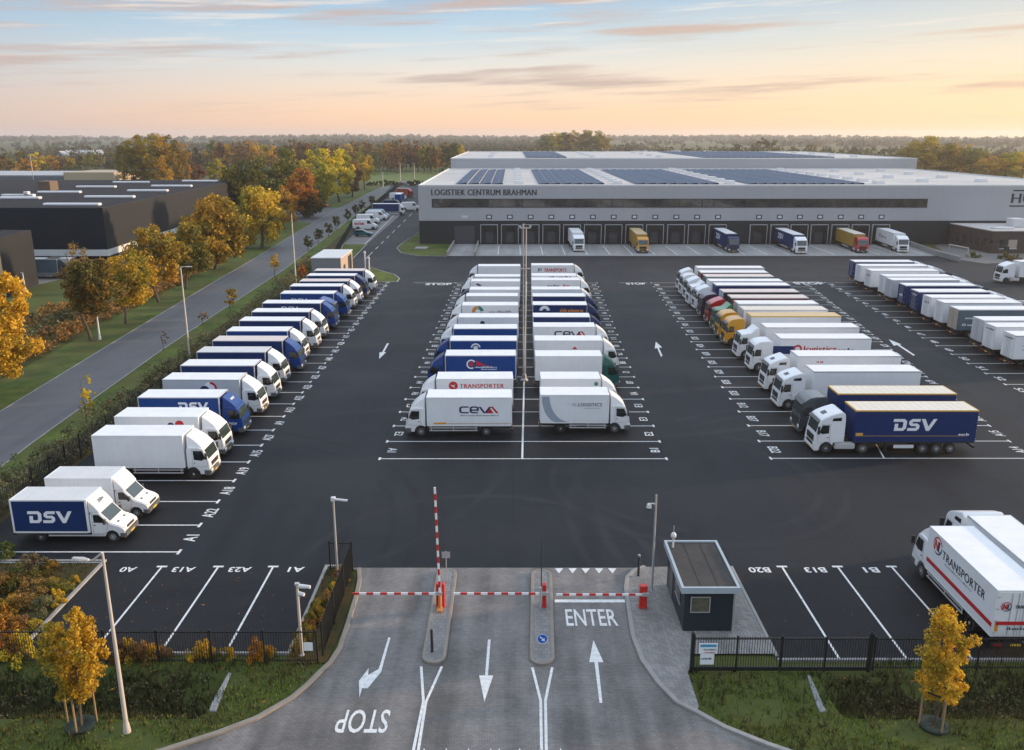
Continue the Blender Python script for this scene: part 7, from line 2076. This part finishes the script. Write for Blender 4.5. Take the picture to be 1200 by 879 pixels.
# brush in the roadside ditch on the far side of the road
UP = [(-52, 30), G(-60, 505), G(0, 452), G(60, 415), G(110, 388), G(160, 362), G(215, 335), G(260, 309), G(300, 285)]
UP = [(x - 2.5, y) for x, y in UP]
ud = obj('undergrowth', hedge_mesh(UP, 3.5, 1.5, RUST, .8, 40, .36, 6, 'undergrowth')); tag(ud, 'brown and dark brush filling the ditch left of the road', 'undergrowth', None, 'stuff')
ud3 = obj('undergrowth', hedge_mesh([(x - 8, y) for x, y in UP[1:6]], 5, 1.6, RUST, .8, 40, .34, 12, 'undergrowth')); tag(ud3, 'rust brown thicket between the road ditch and the dark grey hall', 'undergrowth', None, 'stuff')
ud2 = obj('undergrowth', hedge_mesh([(x - 3.5, y) for x, y in UP[:6]], 4, 1.9, DULL, .9, 40, .36, 7, 'undergrowth')); tag(ud2, 'dull green brush behind the brown ditch brush', 'undergrowth', None, 'stuff')
h2 = thing('hedge', 'low dark hedge in front of the far green field', 'hedge', (0, 0, 0))
obj('foliage', hedge_mesh([G(430, 217.5), G(500, 217.5), G(560, 217.5)], 3, 3.0, GREENL, .9, 40, .6, 9), h2)

# ---------------------------------------------------------------- far trees (one mesh each) and woods
def far(u, v, h, w, m, kind='round', sd=0, lab='', grp='', dense=False):
    x, y = G(u, v)
    o = obj('tree', one_mesh_tree(sd % 5, m, kind, 110, 75, .085) if dense else one_mesh_tree(sd % 5, m, kind), None, (x, y, -.1), sd * .77)
    o.scale = (w, w, h); tag(o, lab, 'tree', grp)
pal = (WOOD, OLIVE, GREENL, WOOD, RUST, GOLD, WOOD, ORANGE)
GW = 'trees of the wood edge behind the green field'
Rf = random.Random(3)
for i in range(84):
    u = 222 + i * 3.85 + Rf.uniform(-2, 2); v = 205 - Rf.random() * 5 - (0 if u > 420 else 2)
    h = Rf.uniform(17, 23) * (1.0 if u > 250 else .8)
    far(u, v, h, h * Rf.uniform(.42, .62), pal[Rf.randrange(8)], ('round', 'tall', 'round')[i % 3], Rf.randrange(20), 'autumn tree in the wood edge behind the green field and black warehouse', GW)
GW2 = 'trees around the far left halls'
for i in range(40):
    u = -30 + i * 6.2 + Rf.uniform(-3, 3); v = 203 - Rf.random() * 9 + (6 if u < 90 else 0)
    h = Rf.uniform(9, 15)
    far(u, v, h, h * Rf.uniform(.7, 1.0), pal[Rf.randrange(8)], 'round', Rf.randrange(20), 'low autumn tree around the far halls at left', GW2)
GW3 = 'trees behind the right end of the warehouse'
for i, (u, v, vt, hw, m, kd) in enumerate(((1070, 207, 163, 15, OLIVE, 'round'), (1083, 208, 158, 18, GOLD, 'tall'), (1102, 208, 166, 15, OLIVE, 'round'), (1120, 210, 165, 17, GOLD, 'round'), (1136, 211, 170, 14, OLIVE, 'round'), (1160, 214, 182, 17, GOLD, 'round'), (1178, 212, 178, 15, OLIVE, 'round'), (1196, 214, 176, 17, GOLD, 'round'), (1146, 207, 178, 14, WOOD, 'round'), (1215, 212, 172, 20, OLIVE, 'round'))):
    h = Zt(v, vt); far(u, v, h, 2.7 * hw / ppm(v), m, 'round', i + 3, 'big golden tree behind the right end of the warehouse', GW3, True)
GW4 = 'tall trees on the skyline behind the warehouse'
for i, (u, vt, hw, m) in enumerate(((640, 156, 8, OLIVE), (651, 153, 9, GOLD), (662, 153, 8, OLIVE), (674, 152, 9, GOLD), (686, 151.5, 9, OLIVE), (697, 152, 9, GOLD), (707, 155, 8, OLIVE))):
    far(u, 184, Zt(184, vt), 3.0 * hw / ppm(184), m, 'round', i, 'tall tree in the skyline clump behind the warehouse roof', GW4, True)
for i, (u, vt, hw) in enumerate(((862, 167, 8), (893, 158.5, 11), (905, 163, 8), (880, 168, 7), (930, 170, 9), (950, 168, 9), (968, 171, 8), (1000, 171, 6), (1016, 172, 6), (985, 174, 6), (1035, 173, 8))):
    far(u, 190, Zt(190, vt), 2 * hw / ppm(190), (GREENL, WOOD, OLIVE)[i % 3], 'round', i + 2, 'dark tree showing above the right half of the warehouse roof', 'trees above the warehouse roof line')

def woods(lab, y0, y1, n, hmin, hmax, xspan, seed, leaf, per=26):
    rng = np.random.default_rng(seed); C = []; S = []
    for i in range(n):
        y = rng.uniform(y0, y1); x = rng.uniform(-xspan, xspan) * y
        gx = math.sin(x * .004 + seed) + math.sin(x * .0011 + 2 * seed)
        if gx < -.55 and rng.random() < .8: continue
        h = rng.uniform(hmin, hmax) * (.75 + .25 * gx / 2)
        k = 2
        for j in range(k):
            C.append((x + rng.normal() * h * .25, y + rng.normal() * h * .2, h * (.35 + .5 * j / k))); S.append(h * rng.uniform(.28, .42))
    o = obj('woods', leaves_mesh('woods', C, S, per, leaf, rng, FARW, flat=.85)); tag(o, lab, 'woods', None, 'stuff')
woods('hazy mixed autumn woods beyond the first wood edge', 640, 900, 800, 10, 17, .72, 1, 2.6)
woods('hazy band of woods in the middle distance', 1000, 1500, 1300, 10, 19, .70, 2, 3.4)
woods('pale hazy woods towards the horizon', 1700, 2600, 1700, 12, 22, .70, 3, 5)
woods('faint blue woods on the horizon', 2900, 4300, 1800, 16, 30, .70, 4, 7)

# ---------------------------------------------------------------- grass in the foreground
def grass_mesh(name, pts, m, hmin, hmax, wd, seed):
    rng = np.random.default_rng(seed); n = len(pts); k = 3
    P = np.repeat(np.array(pts), k, axis=0); N = n * k
    P[:, :2] += rng.normal(size=(N, 2)) * .05
    a = rng.random(N) * 2 * PI; h = rng.uniform(hmin, hmax, N); ln = rng.uniform(.1, .7, N) * h; b = rng.random(N) * 2 * PI
    d = np.stack([np.cos(a), np.sin(a), 0 * a], 1) * (wd * rng.uniform(.6, 1.4, N))[:, None]
    tip = np.stack([np.cos(b) * ln, np.sin(b) * ln, h], 1)
    V = np.empty((N, 3, 3)); V[:, 0] = P - d; V[:, 1] = P + d; V[:, 2] = P + tip
    me = D.meshes.new(name); me.vertices.add(3 * N); me.vertices.foreach_set('co', V.reshape(-1))
    me.loops.add(3 * N); me.loops.foreach_set('vertex_index', np.arange(3 * N, dtype=np.int32))
    me.polygons.add(N); me.polygons.foreach_set('loop_start', np.arange(0, 3 * N, 3, dtype=np.int32))
    me.materials.append(m); me.update(calc_edges=True)
    return me
def inside(x, y, P):
    c = False; j = len(P) - 1
    for i in range(len(P)):
        if (P[i][1] > y) != (P[j][1] > y) and x < (P[j][0] - P[i][0]) * (y - P[i][1]) / (P[j][1] - P[i][1]) + P[i][0]: c = not c
        j = i
    return c
KLo = [(x - .28, y) for x, y in KL]; KRo = [(x + .28, y) for x, y in KR]
left_area = [(-46, YFL + .3), (KLo[4][0] - .6, YFL + .3)] + KLo[5:] + [(-46, 20)]
right_area = [(gx0 - .1, YFR + .1), (G(806, 790)[0] + .15, YFR - .2)] + [(G(819, 829)[0] + .1, G(819, 829)[1])] + KRo[9:] + [(46, 20), (46, YR - .2), (gx1 + .3, YR - .2), (gx1, YFR)]
lawn = []; dry = []
Rg = random.Random(21)
for area, x0_, x1_ in ((left_area, -46, -8), (right_area, 8, 46)):
    nn = 0
    while nn < 38000:
        x = Rg.uniform(x0_, x1_); y = Rg.uniform(24, 40); nn += 1
        if abs(x) > 15 + y * .68 or not inside(x, y, area): continue
        z = dz(x, y)
        bald = math.sin(x * .9 + 1.3 * math.sin(y * .8)) + math.sin(y * 1.3 + x * .35) 
        if bald < -1.15 and Rg.random() < .8: continue
        (dry if (z < -.16 or Rg.random() < .12) else lawn).append((x, y, z))
gl = obj('grass', grass_mesh('grass', lawn, BLADE, .06, .20, .022, 1)); tag(gl, 'short green grass on the front lawns', 'grass', None, 'stuff')
gd_ = obj('grass', grass_mesh('grass', dry, DRYB, .18, .55, .028, 2)); tag(gd_, 'long dry grass in the front ditches', 'grass', None, 'stuff')
wk_ = []
for i in range(2600):
    x = Rg.uniform(-46, 46); y = Rg.gauss(36.0, 1.1)
    if (x < -14.6 or x > 15.4) and dz(x, y) < -.2 and abs(x) < 9 + y * .68: wk_.append((x, y, dz(x, y) + .15))
wd_ = obj('weeds', leaves_mesh('weeds', wk_, [.22] * len(wk_), 14, .13, np.random.default_rng(8), DULL)); tag(wd_, 'dark weeds along the ditch slopes', 'weeds', None, 'stuff')
bd_ = []
for i in range(5200):
    x = Rg.uniform(-44, -8.6); y = Rg.uniform(37.6, 48.6)
    if (x < XBED - .3 and y > 38.8) or (-11.2 < x < -9.6 and 39 < y < YE - .1): bd_.append((x, y, 0))
gb_ = obj('grass', grass_mesh('grass', bd_, DRYB, .10, .35, .022, 3)); tag(gb_, 'rough grass and weeds between the bed shrubs', 'grass', None, 'stuff')
# fallen leaves blown over the left bays, driveway and lawn
fl = []
for i in range(380):
    x = Rg.choice((Rg.uniform(-25, -11.6), Rg.uniform(-40, -10), Rg.gauss(-16, 5), Rg.uniform(13.5, 34))); y = Rg.gauss(40, 4.5)
    if -11.3 < x < 13.4 or y < 27 or y > 47.5: continue
    fl.append((x, y, .03 + max(dz(x, y), -.03)))
lf = obj('leaves', leaves_mesh('leaves', fl, [.02] * len(fl), 1, .12, np.random.default_rng(4), ORANGE, flat=.2)); tag(lf, 'scattered fallen leaves on asphalt and lawn', 'leaves', None, 'stuff')
# ================================================================ air
HZ = D.materials.new('haze'); HZ.use_nodes = True; nt = HZ.node_tree
for n in list(nt.nodes): nt.nodes.remove(n)
o_ = nt.nodes.new('ShaderNodeOutputMaterial'); pv_ = nt.nodes.new('ShaderNodeVolumePrincipled')
pv_.inputs['Color'].default_value = (0.93, 0.90, 0.88, 1); pv_.inputs['Density'].default_value = 0.00014; pv_.inputs['Anisotropy'].default_value = 0.35
nt.links.new(pv_.outputs[0], o_.inputs['Volume'])
hz = obj('haze', MB().box(-6800, 6800, -700, 6800, -2.0, 46).mesh('haze', HZ)); tag(hz, 'thin evening haze over the whole plain', 'haze', None, 'stuff')

# ================================================================ sky, sun, camera
SUN_AZ, SUN_EL = 74.0, 8.0        # degrees right of the view direction, degrees up
w = D.worlds.new('World'); SC.world = w; w.use_nodes = True; nt = w.node_tree
for n in list(nt.nodes): nt.nodes.remove(n)
wo = nt.nodes.new('ShaderNodeOutputWorld'); bg = nt.nodes.new('ShaderNodeBackground')
tc = nt.nodes.new('ShaderNodeTexCoord'); sx = nt.nodes.new('ShaderNodeSeparateXYZ'); nt.links.new(tc.outputs['Generated'], sx.inputs[0])
zc_ = sx.outputs[2]
el = mnode(nt, 'MAXIMUM', zc_, 0.0)
rl_ = nt.nodes.new('ShaderNodeMapRange'); rl_.inputs[1].default_value = 0; rl_.inputs[2].default_value = .28
nt.links.new(el, rl_.inputs[0])
base = ramp(nt, rl_.outputs[0], [(0.0, (0.95, 0.59, 0.40)), (.08, (1.0, 0.67, 0.45)), (.17, (0.90, 0.72, 0.58)), (.26, (0.76, 0.74, 0.70)), (.36, (0.54, 0.67, 0.76)), (.50, (0.33, 0.53, 0.74)), (1.0, (0.95, 1.18, 1.48))])
# warmer and brighter towards the low sun
sd = Vector((math.sin(math.radians(SUN_AZ)) * math.cos(math.radians(SUN_EL)), math.cos(math.radians(SUN_AZ)) * math.cos(math.radians(SUN_EL)), math.sin(math.radians(SUN_EL))))
dt = nt.nodes.new('ShaderNodeVectorMath'); dt.operation = 'DOT_PRODUCT'; nt.links.new(tc.outputs['Generated'], dt.inputs[0]); dt.inputs[1].default_value = sd
gl_ = nt.nodes.new('ShaderNodeMapRange'); gl_.interpolation_type = 'SMOOTHSTEP'
gl_.inputs[1].default_value = .15; gl_.inputs[2].default_value = 1.0; nt.links.new(dt.outputs['Value'], gl_.inputs[0])
low = nt.nodes.new('ShaderNodeMapRange'); low.inputs[1].default_value = .22; low.inputs[2].default_value = 0.0; nt.links.new(el, low.inputs[0])
gf = mnode(nt, 'MULTIPLY', gl_.outputs[0], low.outputs[0])
base = mix(nt, mnode(nt, 'MULTIPLY', gf, .95), base, (1.10, 0.79, 0.44))
bk = nt.nodes.new('ShaderNodeMapRange'); bk.interpolation_type = 'SMOOTHSTEP'; bk.inputs[1].default_value = .25; bk.inputs[2].default_value = -.75; nt.links.new(dt.outputs['Value'], bk.inputs[0])
lw_ = nt.nodes.new('ShaderNodeMapRange'); lw_.inputs[1].default_value = .75; lw_.inputs[2].default_value = 0.1; nt.links.new(el, lw_.inputs[0])
base = mix(nt, mnode(nt, 'MULTIPLY', mnode(nt, 'MULTIPLY', bk.outputs[0], lw_.outputs[0]), .85), base, (0.26, 0.36, 0.52))
# streaky cloud bands (stretched along the horizon)
at_ = nt.nodes.new('ShaderNodeMath'); at_.operation = 'ARCTAN2'; nt.links.new(sx.outputs[0], at_.inputs[0]); nt.links.new(sx.outputs[1], at_.inputs[1])
cx_ = nt.nodes.new('ShaderNodeCombineXYZ'); nt.links.new(at_.outputs[0], cx_.inputs[0]); nt.links.new(mnode(nt, 'ADD', mnode(nt, 'MULTIPLY', zc_, 15.0), mnode(nt, 'MULTIPLY', at_.outputs[0], -.55)), cx_.inputs[1])
n1 = noise(nt, cx_.outputs[0], 1.9, 8, .55); n2 = noise(nt, cx_.outputs[0], 6.0, 7, .62, (1, 1.3, 1))
cf = mnode(nt, 'ADD', mnode(nt, 'MULTIPLY', n1, .72), mnode(nt, 'MULTIPLY', n2, .28))
cr = nt.nodes.new('ShaderNodeMapRange'); cr.interpolation_type = 'SMOOTHSTEP'; cr.inputs[1].default_value = .485; cr.inputs[2].default_value = .60; nt.links.new(cf, cr.inputs[0])
hi = nt.nodes.new('ShaderNodeMapRange'); hi.inputs[1].default_value = .010; hi.inputs[2].default_value = .045; nt.links.new(el, hi.inputs[0])
cl = mnode(nt, 'MULTIPLY', cr.outputs[0], hi.outputs[0])
ccol = mix(nt, gl_.outputs[0], (0.56, 0.44, 0.41), (0.78, 0.53, 0.37))
withc = mix(nt, mnode(nt, 'MULTIPLY', cl, .92), base, ccol)
# bright wisps
n3 = noise(nt, cx_.outputs[0], 4.3, 7, .62, (1.0, 1.5, 1))
c3 = nt.nodes.new('ShaderNodeMapRange'); c3.interpolation_type = 'SMOOTHSTEP'; c3.inputs[1].default_value = .52; c3.inputs[2].default_value = .66; nt.links.new(n3, c3.inputs[0])
hi2 = nt.nodes.new('ShaderNodeMapRange'); hi2.inputs[1].default_value = .05; hi2.inputs[2].default_value = .11; nt.links.new(el, hi2.inputs[0])
withc = mix(nt, mnode(nt, 'MULTIPLY', mnode(nt, 'MULTIPLY', c3.outputs[0], hi2.outputs[0]), .55), withc, (0.92, 0.80, 0.70))
# physical sky for the part of the light that comes from the whole dome
ns = nt.nodes.new('ShaderNodeTexSky'); ns.sky_type = 'NISHITA'; ns.sun_disc = False
ns.sun_elevation = math.radians(SUN_EL); ns.sun_rotation = math.radians(SUN_AZ)
nmul = nt.nodes.new('ShaderNodeVectorMath'); nmul.operation = 'SCALE'; nmul.inputs['Scale'].default_value = SKYN
nt.links.new(ns.outputs[0], nmul.inputs[0])
tot = nt.nodes.new('ShaderNodeVectorMath'); tot.operation = 'ADD'
sc1 = nt.nodes.new('ShaderNodeVectorMath'); sc1.operation = 'SCALE'; sc1.inputs['Scale'].default_value = SKYB
nt.links.new(withc, sc1.inputs[0])
nt.links.new(sc1.outputs[0], tot.inputs[0]); nt.links.new(nmul.outputs[0], tot.inputs[1])
nt.links.new(tot.outputs[0], bg.inputs[0]); bg.inputs[1].default_value = 1.0
nt.links.new(bg.outputs[0], wo.inputs[0])

sl = D.lights.new('sun', 'SUN'); sl.energy = SUNP; sl.angle = math.radians(2.5); sl.color = (1.0, 0.72, 0.46)
so = D.objects.new('sun', sl); COL.objects.link(so)
so.rotation_euler = (-sd).to_track_quat('-Z', 'Y').to_euler(); so.location = (60, 60, 80)

cam = D.cameras.new('camera'); co = D.objects.new('camera', cam); COL.objects.link(co)
cam.sensor_width = 36; cam.sensor_fit = 'HORIZONTAL'; cam.lens = 36 * F / 1200; cam.clip_start = .5; cam.clip_end = 20000
co.location = (0, 0, HC); co.rotation_euler = (PI / 2 - PITCH, 0, 0)
SC.camera = co
SC.view_settings.view_transform = 'Standard'; SC.view_settings.look = 'None'; SC.view_settings.gamma = 1.0
SC.view_settings.use_curve_mapping = False; SC.view_settings.exposure = EXPO
SC.render.engine = 'CYCLES'
cy = SC.cycles
cy.use_denoising = True; cy.max_bounces = 5; cy.diffuse_bounces = 3; cy.glossy_bounces = 3; cy.transmission_bounces = 4; cy.volume_bounces = 0; cy.transparent_max_bounces = 8
cy.use_adaptive_sampling = True; cy.adaptive_threshold = 0.015
cy.volume_step_rate = 1.0; cy.caustics_reflective = False; cy.caustics_refractive = False; cy.sample_clamp_indirect = 6.0
